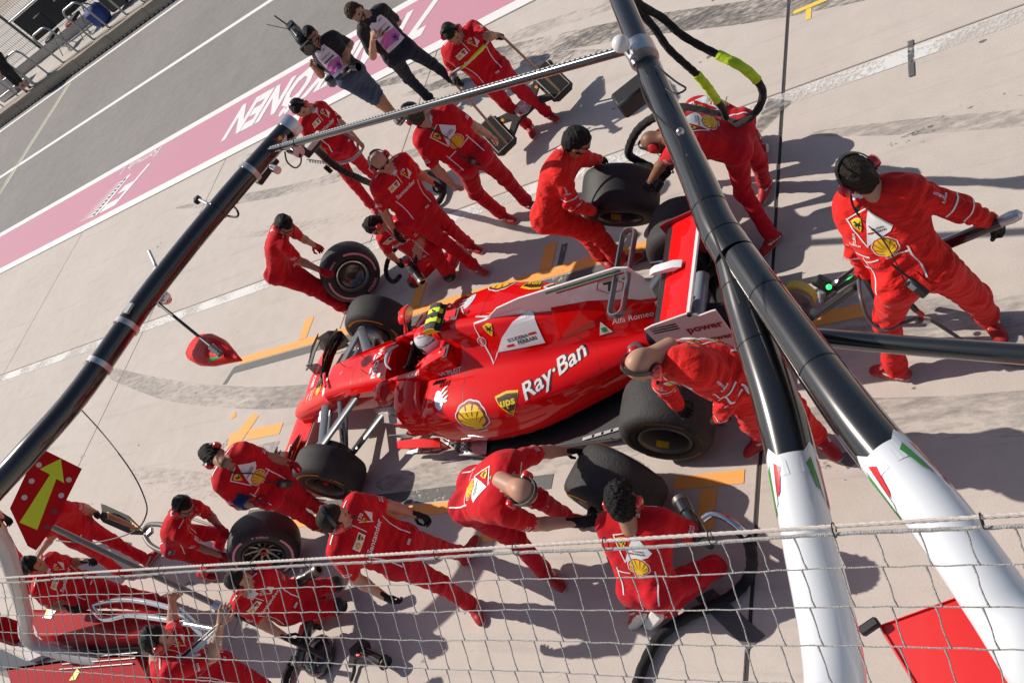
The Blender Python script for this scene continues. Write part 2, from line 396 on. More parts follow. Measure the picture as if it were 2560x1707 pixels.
for i in range(len(XJ) - 1):
    for j in range(len(YJ) - 1):
        gx0 = 0.004; gx1 = 0.004
        if abs(XJ[i] + 2.35) < .01: gx0 = 0.014
        if abs(XJ[i + 1] + 2.35) < .01: gx1 = 0.014
        mb = MB(); a, b, c, d = XJ[i] + gx0, XJ[i + 1] - gx1, YJ[j] + 0.005, YJ[j + 1] - 0.005
        e = 0.006
        mb.add([(a, c, -.03), (b, c, -.03), (b, d, -.03), (a, d, -.03), (a, c, -e), (b, c, -e), (b, d, -e), (a, d, -e), (a + e, c + e, 0), (b - e, c + e, 0), (b - e, d - e, 0), (a + e, d - e, 0)],
               [(8, 9, 10, 11), (4, 5, 9, 8), (5, 6, 10, 9), (6, 7, 11, 10), (7, 4, 8, 11), (0, 1, 5, 4), (1, 2, 6, 5), (2, 3, 7, 6), (3, 0, 4, 7)])
        mb.build('slab', CONC, apron, smooth=False)
# painted markings (thin sheets a few millimetres above)
PW = worn_mat('worn white line paint', (0.66, 0.645, 0.62), 0.455, 26, .16)
PWG = worn_mat('good white line paint', (0.74, 0.73, 0.71), 0.30, 40, .06)
PPINK = ground_mat('pink lane paint', (0.55, 0.25, 0.32), (0.52, 0.27, 0.335), (0.5, 6.0, 90.0), 0.8, 0.4, 0.10)
PORANGE = worn_mat('orange box paint', (0.83, 0.36, 0.075), 0.345, 22, .05)
PBLACK = worn_mat('blackened line', (0.10, 0.098, 0.098), 0.41, 22, .08)
PYEL = worn_mat('yellow mark paint', (0.78, 0.55, 0.08), .36, 25, .06)
SKID = worn_mat('tyre rubber marks', (0.20, 0.19, 0.18), 0.545, 20, .2, stretch=(.3, 1, 1), amax=.5)
SKIDH = worn_mat('heavy tyre rubber marks', (0.10, 0.097, 0.093), 0.53, 24, .16, stretch=(.35, 1, 1), amax=.72)
SPOT = worn_mat('scuffed specks', (0.09, 0.086, 0.082), 0.645, 26, .05, stretch=(.5, 1, 1), amax=.7)
def mark(name, polys, M, z, parent):
    mb = MB()
    for p in polys: sheet(mb, p, z)
    return mb.build(name, M, parent, smooth=False)
lane = bpy.data.objects['pit_lane']
mark('pink_band', [rect(-40, 60, -7.66, -6.2)], PPINK, 0.0, lane)
mark('white_border', [rect(-40, 60, -7.84, -7.66)], PWG, 0.0, lane); mark('white_border', [rect(-40, 60, -6.2, -5.99)], PWG, 0.0005, lane)
mark('white_line', [rect(-40, 70, -11.22, -11.06)], PWG, 0.0, lane); mark('white_line', [rect(-40, 70, -14.82, -14.68)], PWG, 0.0, lane)
mark('white_line', [rect(21.2, 21.33, -14.6, -8.0)], worn_mat('old cross line paint', (0.55, 0.55, 0.42), .42, 20, .12), 0.0005, lane)
mark('white_line', [rect(21.42, 21.5, -14.6, -8.0)], MATS['old cross line paint'], 0.0005, lane)
mark('white_line', [rect(-17, 33, -2.5, -2.34)], PW, 0.004, apron)
PLW = worn_mat('white lettering paint', (0.74, 0.72, 0.71), 0.33, 30, .08)
vs, fs = TEXTS['7 RÄIKKÖNEN'][:2]; (tw, th) = TEXTS['7 RÄIKKÖNEN'][2]
mb = MB(); mb.add([(5.9 + x * 5.2 / tw, -6.93 + y * 1.08 / th, 0.0045) for x, y in vs], fs); mb.build('lettering', PLW, lane, smooth=False)
vs, fs = TEXTS['Formula 1'][:2]; (tw, th) = TEXTS['Formula 1'][2]
mb = MB(); mb.add([(11.9 + x * 1.5 / tw, -7.5 + y * .22 / th, 0.0045) for x, y in vs], fs); mb.build('lettering', PLW, lane, smooth=False)
def ital(pts, x0, y0, sx, sy, sh=.75): return [(x0 + (a + sh * b) * sx, y0 + b * sy) for a, b in pts]
Fp = [(0, 0), (.22, 0), (.38, .38), (.95, .38), (1.06, .58), (.50, .58), (.58, .78), (1.45, .78), (1.55, 1.0), (.42, 1.0)]
str_ = [(.62, 0), (.80, 0)] + sum([[(1.42 + .1 * (i % 2) + .02 * i, .08 * i + .02), (1.2, .08 * i + .06)] for i in range(1, 11)], []) + [(1.62, .98), (1.32, .98)]
mark('lane_logo', [ital(Fp, 11.25, -7.2, .62, .88)], PLW, 0.0045, lane)
mb = MB(); sheet(mb, [(12.0, -7.2), (12.16, -7.2), (12.95, -6.32), (12.62, -6.32)], .0045)
for i in range(11):
    y = -7.12 + i * .072; x = 12.12 + .88 * (i * .072) + .0; sheet(mb, [(x, y), (x + .62 + .03 * i, y + .012), (x + .06, y + .05)], .0045)
mb.build('lane_logo', PLW, lane, smooth=False)
# pit box
mark('box_line', [rect(-1.2, 4.8, -1.235, -1.125)], PORANGE, 0.004, apron); mark('box_line', [rect(.33, 2.75, 1.105, 1.215)], PORANGE, .004, apron)
mark('box_line', [rect(-2.245, -1.71, 1.1, 1.205)], PORANGE, .004, apron); mark('box_line', [rect(-.2, .9, 1.105, 1.212)], PORANGE, .0042, apron)
mark('black_line', [rect(-1.6, 4.86, -1.11, -1.0)], PBLACK, .004, apron); mark('black_line', [[(4.8, -1.1), (4.88, -1.1), (4.98, -.86), (4.9, -.86)]], PBLACK, .0045, apron); mark('black_line', [rect(-.6, 3.4, .96, 1.09)], PBLACK, .004, apron)
for x in (3.6, 1.72, -.03): mark('box_tick', [rect(x - .075, x + .075, -1.56, -1.245)], PORANGE, .004, apron)
mark('box_tick', [rect(-2.05, -1.92, 1.215, 1.52)], PORANGE, .004, apron); mark('box_tick', [rect(-.12, .02, 1.225, 1.5)], PORANGE, .004, apron); mark('box_tick', [rect(-.24, -.17, -1.5, -1.25)], PBLACK, .004, apron)
mark('stop_bar', [rect(-3.06, -2.68, -.08, .035)], PORANGE, .004, apron)
mark('arrow_mark', [[(4.04, -.31), (4.2, -.1), (4.36, -.06), (4.3, .1), (4.28, .3), (4.12, .38), (4.1, .1), (4.05, .05), (3.9, -.25)]], PORANGE, .004, apron); mark('arrow_mark', [rect(3.36, 3.98, -.085, .06)], PORANGE, .004, apron)
mark('arrow_mark', [[(4.42, -.38), (4.5, -.36), (4.46, -.29), (4.38, -.31)]], PORANGE, .004, apron); mark('arrow_mark', [[(4.16, -.1), (4.28, -.1), (4.7, .28), (4.6, .34)]], worn_mat('ghost line', (.3, .29, .3), .52, 18, .12), .003, apron)
mark('black_line', [rect(3.3, 4.7, .15, .3)], MATS['ghost line'], .003, apron)
mark('yellow_mark', [rect(-2.72, -2.4, -3.57, -3.52)], PYEL, .004, apron); mark('yellow_mark', [rect(-2.575, -2.525, -3.515, -3.36)], PYEL, .004, apron)
mark('black_line', [rect(-3.445, -3.4, -2.58, -2.16)], PBLACK, .0085, apron)
mark('black_line', [[(-1.96, 1.99), (-2.08, 1.93), (-2.46, 2.23), (-2.35, 2.32)]], PBLACK, .004, apron); mark('black_line', [[(-2.22, -2.5), (-2.44, -2.36), (-2.16, -2.1), (-2.06, -2.1)]], SKIDH, .0085, apron)
def ribbon(pts, w_):
    p = [Vector((a, b)) for a, b in catmull(pts, 16)]; L_ = []; R_ = []
    for i in range(len(p)):
        d = (p[min(i + 1, len(p) - 1)] - p[max(i - 1, 0)]).normalized(); tt = i / (len(p) - 1); q = Vector((-d.y, d.x)) * w_ / 2 * min(1, 3.5 * tt + .05, 3.5 * (1 - tt) + .05) ** .6; L_.append(tuple(p[i] + q)); R_.append(tuple(p[i] - q))
    return L_ + R_[::-1]
def rib(mb, pts, w_, z):
    o = ribbon(pts, w_); n = len(o) // 2
    mb.add([(a, b, z) for a, b in o], [(i, i + 1, 2 * n - 2 - i, 2 * n - 1 - i) if False else (2 * n - 1 - i, 2 * n - 2 - i, i + 1, i) for i in range(n - 1)])
for k, (pts, w_, M) in enumerate([
        ([(4.4, -5.95), (1.8, -5.2), (-.6, -4.4), (-2.6, -3.6), (-6, -2.6)], .32, SKIDH), ([(3.4, -5.3), (1.2, -4.75), (-.4, -4.1)], .22, SKIDH), ([(3.2, -5.8), (0, -5.1), (-3.5, -4.6)], .22, SKID),
        ([(9.6, -2.1), (6.6, -1.1), (4.6, -.62), (3.2, -.4), (1.5, -.3)], .3, SKID), ([(6.4, .2), (4.2, .62), (2.2, .8)], .32, SKID), ([(9, -5.2), (5, -4.2), (1, -3.7)], .2, SKID), ([(8, -4.2), (4.5, -3.3), (2, -3.0)], .18, SKID),
        ([(-1.9, -.4), (-3.3, .1), (-5, .5)], .34, SKID), ([(-2.6, .75), (-3.6, .9), (-5.2, 1.0)], .3, SKID), ([(1.5, .85), (.2, .82), (-1.6, .8)], .3, SKID), ([(1.5, -.85), (.2, -.8), (-1.6, -.8)], .3, SKID), ([(-2.6, -1.9), (-4.4, -1.3), (-6, -.9)], .16, SKID),
        ([(-3.0, .55), (-3.9, .45), (-5, .6)], .5, SPOT), ([(-2.7, 1.2), (-3.3, 1.35), (-4.2, 1.2)], .5, SPOT), ([(-3.0, -1.2), (-3.6, -1.3), (-4.2, -1.6)], .6, SPOT), ([(3.2, 2.3), (1.2, 2.5), (-1.5, 2.6)], .5, SPOT), ([(7, 1.0), (5.5, 1.2), (4, 1.2)], .4, SPOT)]):
    mb = MB(); rib(mb, pts, w_, .0012 + .0001 * k); mb.build('tyre_marks' if M is not SPOT else 'scuffs', M, apron, smooth=False)
# oil and water stains, scratches
mb = MB()
for i in range(46):
    x, y = RNG.uniform(-4.4, 9), RNG.uniform(-5.6, 2.6); r = RNG.uniform(.008, .03) * (2.2 if i % 9 == 0 else 1)
    a0 = RNG.uniform(0, 6); poly = [(x + r * RNG.uniform(.5, 1.2) * math.cos(a) * 1.5, y + r * RNG.uniform(.5, 1.2) * math.sin(a)) for a in np.linspace(a0, a0 + 2 * math.pi, 9)[:-1]]
    sheet(mb, poly, .0006)
mb.build('oil_spots', mat('oil spots', (0.16, 0.145, 0.135), 0.6), apron, smooth=False)
# ================================================================ PIT WALL, far side of the lane
PWALL = mat('pit wall concrete', (0.30, 0.255, 0.20), 0.9, var=.25, vscale=1.6, bump=.4, bscale=14, stretch=(.3, 1, 3))
PTOP = mat('pale concrete', (0.47, 0.43, 0.39), 0.9, var=.1, vscale=2)
t = thing('pit_wall', 'long low brown concrete pit wall along the far lane edge', 'wall', (20, -15.3, 0))
X0 = 9.0
for i in range(11):
    a, b = X0 + i * 2.0, X0 + (i + 1) * 2.0 - .012
    MB().bbox(((a + b) / 2, -15.35, .17), (b - a, .46, .36), .012).build('wall_block', PWALL, t)
mb = MB(); sheet(mb, rect(5, 60, -30, -15.575), .3); mb.add([(5, -15.575, -.02), (60, -15.575, -.02), (60, -15.575, .3), (5, -15.575, .3)], [(0, 1, 2, 3)]); struct(mb.build('pit_wall_platform', PTOP, smooth=False))
mb = MB()
for i in range(90): mb.box((9.2 + i * .24, -15.08, .02), (.14, .07, .05))
mb.build('drain_slots', mat('drain cover', (.05, .05, .055), .6), t, smooth=False)
RAIL = mat('galvanised tube', (0.36, 0.37, 0.38), 0.42, metal=.85)
def hoop(x, label):
    h = thing('hoop_barrier', label, 'railing', (x, -15.42, .35), 'tube hoops along the pit wall')
    r = .22; W_ = .46; H_ = 1.12; P = [(x - W_, -15.42, .35), (x - W_, -15.42, .35 + H_ - r)]
    for a in np.linspace(math.pi, math.pi / 2, 6)[1:]: P.append((x - W_ + r + r * math.cos(a), -15.42, .35 + H_ - r + r * math.sin(a)))
    for a in np.linspace(math.pi / 2, 0, 6): P.append((x + W_ - r + r * math.cos(a), -15.42, .35 + H_ - r + r * math.sin(a)))
    P.append((x + W_, -15.42, .35)); MB().tube(P, .032, 10).build('hoop_tube', RAIL, h)
    for s_ in (-1, 1): MB().bbox((x + s_ * W_, -15.42, .365), (.13, .1, .02), .005).build('base_plate', RAIL, h)
for x, lb in ((23.25, 'metal tube hoop rail beside the legs of the person in shorts, far left'), (21.35, 'metal tube hoop rail in front of the red-trimmed black stool'), (19.45, 'metal tube hoop rail beside the blue bag on the pit wall'), (17.55, 'metal tube hoop rail at the top edge, beside the spoked wheel')): hoop(x, lb)
# back fence with wire panels
t = thing('mesh_fence', 'grey wire mesh fence on a kerb behind the pit wall', 'fence', (22, -17.6, .3))
MB().bbox((20, -17.62, .45), (24, .35, .3), .02).build('kerb', PTOP, t)
for k in range(9):
    x = 10 + k * 2.5; MB().bbox((x, -17.62, 1.6), (.07, .07, 2.2), .008).build('post', mat('dark post', (.045, .047, .05), .5), t)
    mb = MB()
    for i in range(20): mb.box((x + .1 + i * .12, -17.6, 1.65), (.012, .012, 1.9))
    for j in range(9): mb.box((x + 1.25, -17.6, .75 + j * .22), (2.4, .012, .012))
    mb.build('wire_panel', RAIL, t, smooth=False)
# things standing on the wall platform
DKF = mat('dark seat fabric', (.02, .021, .024), .8); BLUEF = mat('blue fabric', (.02, .05, .22), .7, var=.2, vscale=12)
def stool(x, y, label, trim):
    t = thing('folding_stool', label, 'stool', (x, y, .3), 'stools on the pit wall')
    MB().bbox((x, y, .92), (.5, .46, .1), .03).build('seat', DKF, t); MB().bbox((x, y - .24, 1.3), (.5, .07, .6), .03).build('backrest', DKF, t); MB().bbox((x, y + .24, .92), (.46, .03, .06), .01).build('trim', trim, t)
    for sx in (-1, 1):
        MB().tube([(x + sx * .22, y - .22, .3), (x + sx * .22, y + .2, .9)], .016, 8).build('leg', RAIL, t); MB().tube([(x + sx * .22, y + .22, .3), (x + sx * .22, y - .2, .9)], .016, 8).build('leg', RAIL, t)
stool(22.5, -16.5, 'black folding seat on the pit wall beside the person in shorts', BLACK); stool(21.15, -16.5, 'black folding seat with red trim behind the middle hoop rail', REDP)
t = thing('equipment_bag', 'blue fabric bag on the pit wall platform', 'bag', (20.0, -16.3, .3))
MB().bbox((20.0, -16.35, .62), (.7, .45, .62), .12).build('bag_body', BLUEF, t); MB().tube(curve([(19.75, -16.3, .92), (20, -16.3, 1.12), (20.25, -16.3, .92)], 10), .02, 8).build('handle', BLACK, t)
t = thing('tool_trolley', 'black wheeled trolley with cases on the pit wall', 'trolley', (18.9, -16.5, .3))
MB().bbox((18.95, -16.5, .75), (.9, .5, .7), .05).build('case', BLACK, t); MB().bbox((18.8, -16.45, 1.2), (.5, .4, .2), .04).build('case', DKF, t); MB().bbox((19.2, -16.3, 1.13), (.2, .2, .06), .02).build('lid', REDP, t)
t = thing('spoked_wheel', 'large spoked wheel leaning on the pit wall at the top edge', 'wheel', (17.9, -16.35, .3))
c = (17.9, -16.35, .66); MB().lathe([(-.03, .33), (-.03, .36), (.03, .36), (.03, .33)], c, (.3, 1, .25), 32, closed=True).build('tyre', BLACK, t); mb = MB()
x_, y_, z_ = frame((.3, 1, .25))
for i in range(10):
    a = i * math.pi / 5; mb.tube([Vector(c), Vector(c) + (x_ * math.cos(a) + y_ * math.sin(a)) * .33], .012, 6)
mb.lathe([(-.04, 0), (-.04, .06), (.04, .06), (.04, 0)], c, (.3, 1, .25), 14); mb.lathe([(-.035, .31), (-.035, .335), (.035, .335), (.035, .31)], c, (.3, 1, .25), 32, closed=True); mb.build('spokes', CHROME, t)
t = thing('canvas_screen', 'dark canvas awning panel behind the pit wall seats', 'awning', (22.5, -17.2, .3))
MB().bbox((22.6, -17.3, 1.35), (3.4, .08, .9), .02).build('canvas', DKF, t); MB().tube([(20.9, -17.25, 1.85), (24.4, -17.25, 1.85)], .03, 8).build('rail', RAIL, t)
t = thing('step_fence', 'grey tube fence with cabinet at the far left edge of the pit wall', 'fence', (25.5, -15.9, .3))
for z in (.6, .95, 1.3): MB().tube([(24.3, -15.75, z), (27.5, -15.75, z)], .022, 8).build('bar', RAIL, t)
for x in (24.3, 25.4, 26.5): MB().tube([(x, -15.75, .3), (x, -15.75, 1.32)], .026, 8).build('post', RAIL, t)
MB().bbox((26.3, -16.4, .75), (1.2, .6, .9), .03).build('cabinet', STEEL, t)
# ================================================================ RACING CAR (X forward, Y to the driver's left)
CAR = thing('racing_car', 'red open-wheel racing car with white engine fin stopped in the pit box', 'racing car', (0, 0, 0))
def superell(x, zc, hw, hh, n=3.2, k=24, wt=1.0, yc=0.0):
    out = []
    for i in range(k):
        a = 2 * math.pi * i / k; c, s = math.cos(a), math.sin(a)
        y = abs(c) ** (2 / n) * (1 if c >= 0 else -1); z = abs(s) ** (2 / n) * (1 if s >= 0 else -1)
        out.append((x, yc + hw * y * (1 + (wt - 1) * (z + 1) / 2), zc + hh * z))
    return out
def station(tab, n):
    T = catmull(tab, n); return T
# nose and front chassis: x, top, bottom, half width, top taper
T = station([(2.76, .285, .205, .07, 1), (2.70, .315, .19, .105, 1), (2.5, .385, .2, .135, 1), (2.2, .47, .235, .165, 1), (1.95, .55, .27, .19, 1), (1.86, .59, .28, .198, 1)], 18)
nose = MB().loft([superell(r[0], (r[1] + r[2]) / 2, r[3], (r[1] - r[2]) / 2, 3.0) for r in T]); nose_ob = nose.build('nose_cone', RED, CAR)
T = station([(1.845, .608, .28, .205, 1), (1.6, .635, .27, .22, .97), (1.25, .655, .25, .24, .97), (.93, .668, .235, .255, .98)], 14)
cha = MB().loft([superell(r[0], (r[1] + r[2]) / 2, r[3], (r[1] - r[2]) / 2, 4.5, wt=r[4]) for r in T]); cha_ob = cha.build('chassis', RED, CAR)
MB().loft([superell(1.852, .43, .15, .14, 4), superell(1.843, .43, .15, .14, 4)]).build('bulkhead_gap', BLACK, CAR)
for s in (-1, 1):   # vanity fins along the chassis edge
    MB().prism([(0, 0), (.14, 0), (.12, .03), (.02, .035)], (1.52, s * .208, .56), (1, 0, 0), (0, .0, 1), .012).build('chassis_fin', RED, CAR)
    MB().loft([[(1.75, s * .16, .60), (1.75, s * .2, .57), (1.75, s * .19, .52)], [(1.45, s * .2, .625), (1.45, s * .235, .58), (1.45, s * .22, .5)], [(1.05, s * .235, .64), (1.05, s * .262, .6), (1.05, s * .25, .5)]]).build('chassis_edge', RED, CAR)
# cockpit sides
for s in (-1, 1):
    secs = []
    for x, top, yo, yi in catmull([(.96, .655, .247, .225), (.80, .668, .26, .205), (.62, .675, .275, .2), (.46, .70, .285, .2), (.36, .765, .285, .195), (.22, .80, .27, .18), (.06, .82, .24, .15)], 16):
        secs.append([(x, s * yo, .24), (x, s * (yo + .012), .5), (x, s * yo, top - .03), (x, s * (yo - .012), top), (x, s * (yi + .012), top), (x, s * yi, top - .025), (x, s * yi, .42), (x, s * (yi + .02), .24)])
    if s < 0: secs = [q[::-1] for q in secs]
    MB().loft(secs).build('cockpit_side', RED, CAR)
MB().box((.45, 0, .3), (1.0, .42, .1)).build('cockpit_floor', BLACK, CAR)
MB().loft([superell(.945, .47, .2, .17, 5), superell(.94, .47, .2, .17, 5)]).build('cockpit_rim', BLACK, CAR)
mb = MB(); mb.tube(curve([(.86, -.13, .672), (.915, -.08, .695), (.93, 0, .705), (.915, .08, .695), (.86, .13, .672)], 14), [.006, .014, .018, .014, .006], 8); mb.build('windscreen_edge', mat('clear edge', (.55, .62, .66), .12, coat=1), CAR)
# steering wheel
st = MB(); st.bbox((.70, 0, .60), (.03, .24, .13), .02, Matrix.Rotation(-.35, 3, 'Y'))
for s in (-1, 1): st.tube([(.70, s * .125, .55), (.70, s * .14, .60), (.705, s * .125, .66)], .018, 8)
sw = st.build('steering_wheel', BLACK, CAR)
for i, (y, z, M) in enumerate([(-.07, .63, YELLOWP), (-.03, .57, REDP), (.04, .62, GREENP), (.07, .57, YELLOWP), (0, .55, WHITE), (.08, .64, REDP), (-.08, .58, GREENP)]): MB().cyl((.685, y, z), (.678, y, z), .010, 8).build('button', M, sw)
# headrest, driver's surround
hr = MB()
for s in (-1, 1):
    secs = [[(x, s * .19, t0), (x, s * .19, t0 - .12), (x, s * yi, t0 - .12), (x, s * yi, t0)] for x, t0, yi in ((.52, .69, .17), (.4, .74, .15), (.25, .79, .14), (.13, .81, .12))]
    hr.loft(secs if s > 0 else [q[::-1] for q in secs])
hr.bbox((.11, 0, .73), (.1, .3, .2), .03); hr.build('headrest', RED, CAR)
# engine cover + sidepods as one shell from x = .12 back
ST = np.array([  # x, w, ps, wb, yv, zv, ym, zm, yt, zt
    (.14, .675, .575, .50, .285, .62, .145, .70, .062, .93), (-.1, .70, .56, .52, .265, .605, .15, .705, .065, .905), (-.5, .655, .505, .50, .235, .565, .15, .685, .07, .855), (-.9, .52, .43, .41, .2, .505, .13, .61, .05, .78),
    (-1.3, .355, .365, .29, .16, .455, .105, .545, .038, .71), (-1.58, .25, .335, .2, .125, .43, .085, .5, .03, .665), (-1.8, .185, .31, .13, .10, .41, .07, .47, .028, .63)])
def halfprof(r, npt=26):
    x, w_, ps, wb, yv, zv, ym, zm, yt, zt = r
    C_ = [(wb, .075), ((wb + w_) / 2 + .05, .15), (w_, .29), (w_ * .99, ps - .11), (w_ * .91, ps - .01), ((w_ * .9 + yv) / 2, (ps + zv) / 2 + .012), (yv, zv), (ym, zm), (yt, zt - .035), (yt * .45, zt - .006), (0, zt)]
    return catmull(C_, npt)
secs = []
for r in station(ST, 34):
    h = halfprof(r); L_ = [(r[0], a, b) for a, b in h]; secs.append(L_ + [(r[0], -a, b) for a, b in h[::-1][1:]])
body = MB().loft(secs, cap=True); body_ob = body.build('engine_cover', RED, CAR, angle=60)
# airbox mouth
MB().loft([[(.145, .055 * math.cos(a), .855 + .05 * math.sin(a)) for a in np.linspace(0, 2 * math.pi, 20)[:-1]], [(.165, .06 * math.cos(a), .86 + .055 * math.sin(a)) for a in np.linspace(0, 2 * math.pi, 20)[:-1]]]).build('airbox_mouth', BLACK, CAR)
MB().lathe([(0, .056), (.025, .07), (.0, .08), (-.05, .082)], (.15, 0, .865), (1, 0, 0), 24).build('roll_hoop', RED, CAR)
for s in (-1, 1):   # small horns beside the roll hoop
    MB().loft([[(.12, s * .12, .78), (.04, s * .12, .78), (.04, s * .12, .81), (.12, s * .12, .81)], [(.1, s * .24, .80), (.03, s * .24, .80), (.03, s * .24, .815), (.1, s * .24, .815)]]).build('hoop_winglet', DARKM, CAR)
# T camera on top with fluorescent bands
tc_ = MB(); R0 = Matrix.Rotation(0, 3, 'X')
def pill(x0, x1, y0, y1, z, h): return [[(x, y, z + dz) for x, dz in ((x0 - .0, -h), (x0 + .035, -h * .2), (x0 + .03, h * .6), ((x0 + x1) / 2, h), (x1, h * .5), (x1, -h))] for y in (y0, y1)]
tc_.use(BLACKP).loft(pill(.01, .165, -.165, .10, 1.0, .03)); tc_.use(BLACKP); tcam = tc_.build('camera_pod', None, CAR, angle=30)
for y0, y1, M in ((-.115, -.07, NEON), (-.02, .025, NEON), (.10, .104, YELLOWP)): MB().loft(pill(.008, .167, y0, y1, 1.0, .0325)).build('pod_band', M, tcam, angle=30)
MB().prism([(0, 0), (.1, 0), (.08, .07), (.02, .07)], (.04, -.03, .92), (1, 0, 0), (0, 0, 1), .04).build('pod_stalk', BLACK, tcam)
for y in (-.06, .0): MB().cyl((.09, y - .02, 1.03), (.09, y - .02, 1.045), .008, 8).build('pod_lens', BLACKG, tcam)
# sidepod noses
for s in (-1, 1):
    secs = []
    for x, k in ((.14, 1.0), (.26, .99), (.36, .965), (.42, .93), (.445, .885)):
        r = np.array(ST[0]); h = [p for p in halfprof(r) if p[0] > .27]
        cy, cz = .46, .36; q = [(x, s * (cy + (a - cy) * k), cz + (b - cz) * k) for a, b in h] + [(x, s * .27, .5), (x, s * .27, .09)]
        secs.append(q if s > 0 else q[::-1])
    MB().loft(secs).build('sidepod_nose', RED, CAR, angle=60)
    # inlet: dark mouth
    q = [(.4475, s * (.46 + (a - .46) * .80), .36 + (b - .36) * .78 + .03) for a, b in [(.62, .22), (.655, .36), (.62, .5), (.45, .56), (.3, .57), (.3, .3)]]
    mb = MB(); mb.add(q, [tuple(range(6)) if s < 0 else tuple(range(5, -1, -1))]); mb.build('inlet', BLACK, CAR, smooth=False)
    # bridge wing from chassis to outer vane, cooling louvres
    secs = [[(.80 - .1 * tt, s * y, z), (.76 - .1 * tt, s * y, z + .022), (.62 - .1 * tt, s * y, z + .022), (.56 - .1 * tt, s * y, z), (.66 - .1 * tt, s * y, z - .012)] for y, z, tt in ((.24, .632, 0), (.36, .62, .15), (.48, .6, .3), (.56, .545, .45), (.60, .45, .5), (.615, .33, .5))]
    if s < 0: secs = [q[::-1] for q in secs]
    MB().loft(secs).build('sidepod_wing', RED, CAR, angle=50)
    secs = [[(.535 - .1 * tt, s * y, z), (.49 - .1 * tt, s * y, z + .02), (.47 - .1 * tt, s * y, z)] for y, z, tt in ((.30, .64, 0), (.45, .625, .2), (.56, .56, .3), (.61, .45, .4))]
    if s < 0: secs = [q[::-1] for q in secs]
    MB().loft(secs).build('sidepod_slat', RED, CAR, angle=50)
    for i in range(4): MB().prism([(0, 0), (.012, 0), (.03, .05), (.018, .05)], (.255 - .032 * i, s * .335, .635), (1, 0, 0), (0, s, .35), .012).build('louvre', BLACKG, CAR)
    # mirror
    mi = MB(); secs = []
    for x, k in ((.86, .55), (.84, .9), (.79, 1), (.765, .96)):
        secs.append([(x, s * (.40 + .105 * k * math.cos(a)), .745 + .055 * k * math.sin(a)) for a in np.linspace(0, 2 * math.pi, 15)[:-1]])
    if s > 0: secs = [q[::-1] for q in secs]
    mo = mi.loft(secs).build('mirror', RED, CAR); mb = MB(); mb.loft([[(x, s * (.40 + .092 * math.cos(a)), .745 + .046 * math.sin(a)) for a in np.linspace(0, 2 * math.pi, 15)[:-1]] for x in (.764, .76)]); mb.build('mirror_glass', CHROME, mo)
    MB().tube([(.82, s * .25, .655), (.82, s * .31, .69), (.81, s * .345, .725)], [.022, .014, .012], 8).build('mirror_stalk', RED, mo)
# shark fin with T wing
fp = [(-.35, .85), (-.55, .955), (-.80, 1.0), (-1.70, 1.045), (-1.79, 1.015), (-1.83, .86), (-1.80, .62), (-1.2, .70), (-.8, .77)]
fin_ob = MB().prism(fp, (0, 0, 0), (1, 0, 0), (0, 0, 1), .014).build('engine_fin', mat('fin white', (.80, .74, .71), .3, coat=.6), CAR)
mb = MB()
def ringloop(x0, x1, y0, y1, z, r, hh):
    pts = [(x0, y0 + r), (x0, y1 - r)] + [((x0 + x1) / 2 + (x0 - x1) / 2 * math.cos(a), y1 - r + r * math.sin(a)) for a in np.linspace(0, math.pi, 7)[1:-1]] + [(x1, y1 - r), (x1, y0 + r)] + [((x0 + x1) / 2 + (x1 - x0) / 2 * math.cos(a), y0 + r - r * math.sin(a)) for a in np.linspace(0, math.pi, 7)[1:-1]]
    secs = []
    k = len(pts)
    for i in range(k + 1):
        a, b = pts[i % k]; p0 = Vector((*pts[(i - 1) % k], 0)); p1 = Vector((*pts[(i + 1) % k], 0)); d = (p1 - p0).normalized(); n_ = Vector((d.y, -d.x, 0)) * .006
        secs.append([(a + n_.x, b + n_.y, z - hh), (a + n_.x * 2.2, b + n_.y * 2.2, z), (a + n_.x, b + n_.y, z + hh), (a - n_.x, b - n_.y, z + hh), (a - n_.x, b - n_.y, z - hh)])
    return secs
mb.loft(ringloop(-1.655, -1.765, -.41, .36, .955, .05, .026), cap=False); mb.build('t_wing', mat('t wing metal', (.25, .26, .28), .3, metal=.8), CAR)
for y in (-.02, .02): MB().tube([(-1.70, y, .93), (-1.72, 0, .90)], .006, 6).build('t_wing_stay', DARKM, CAR)
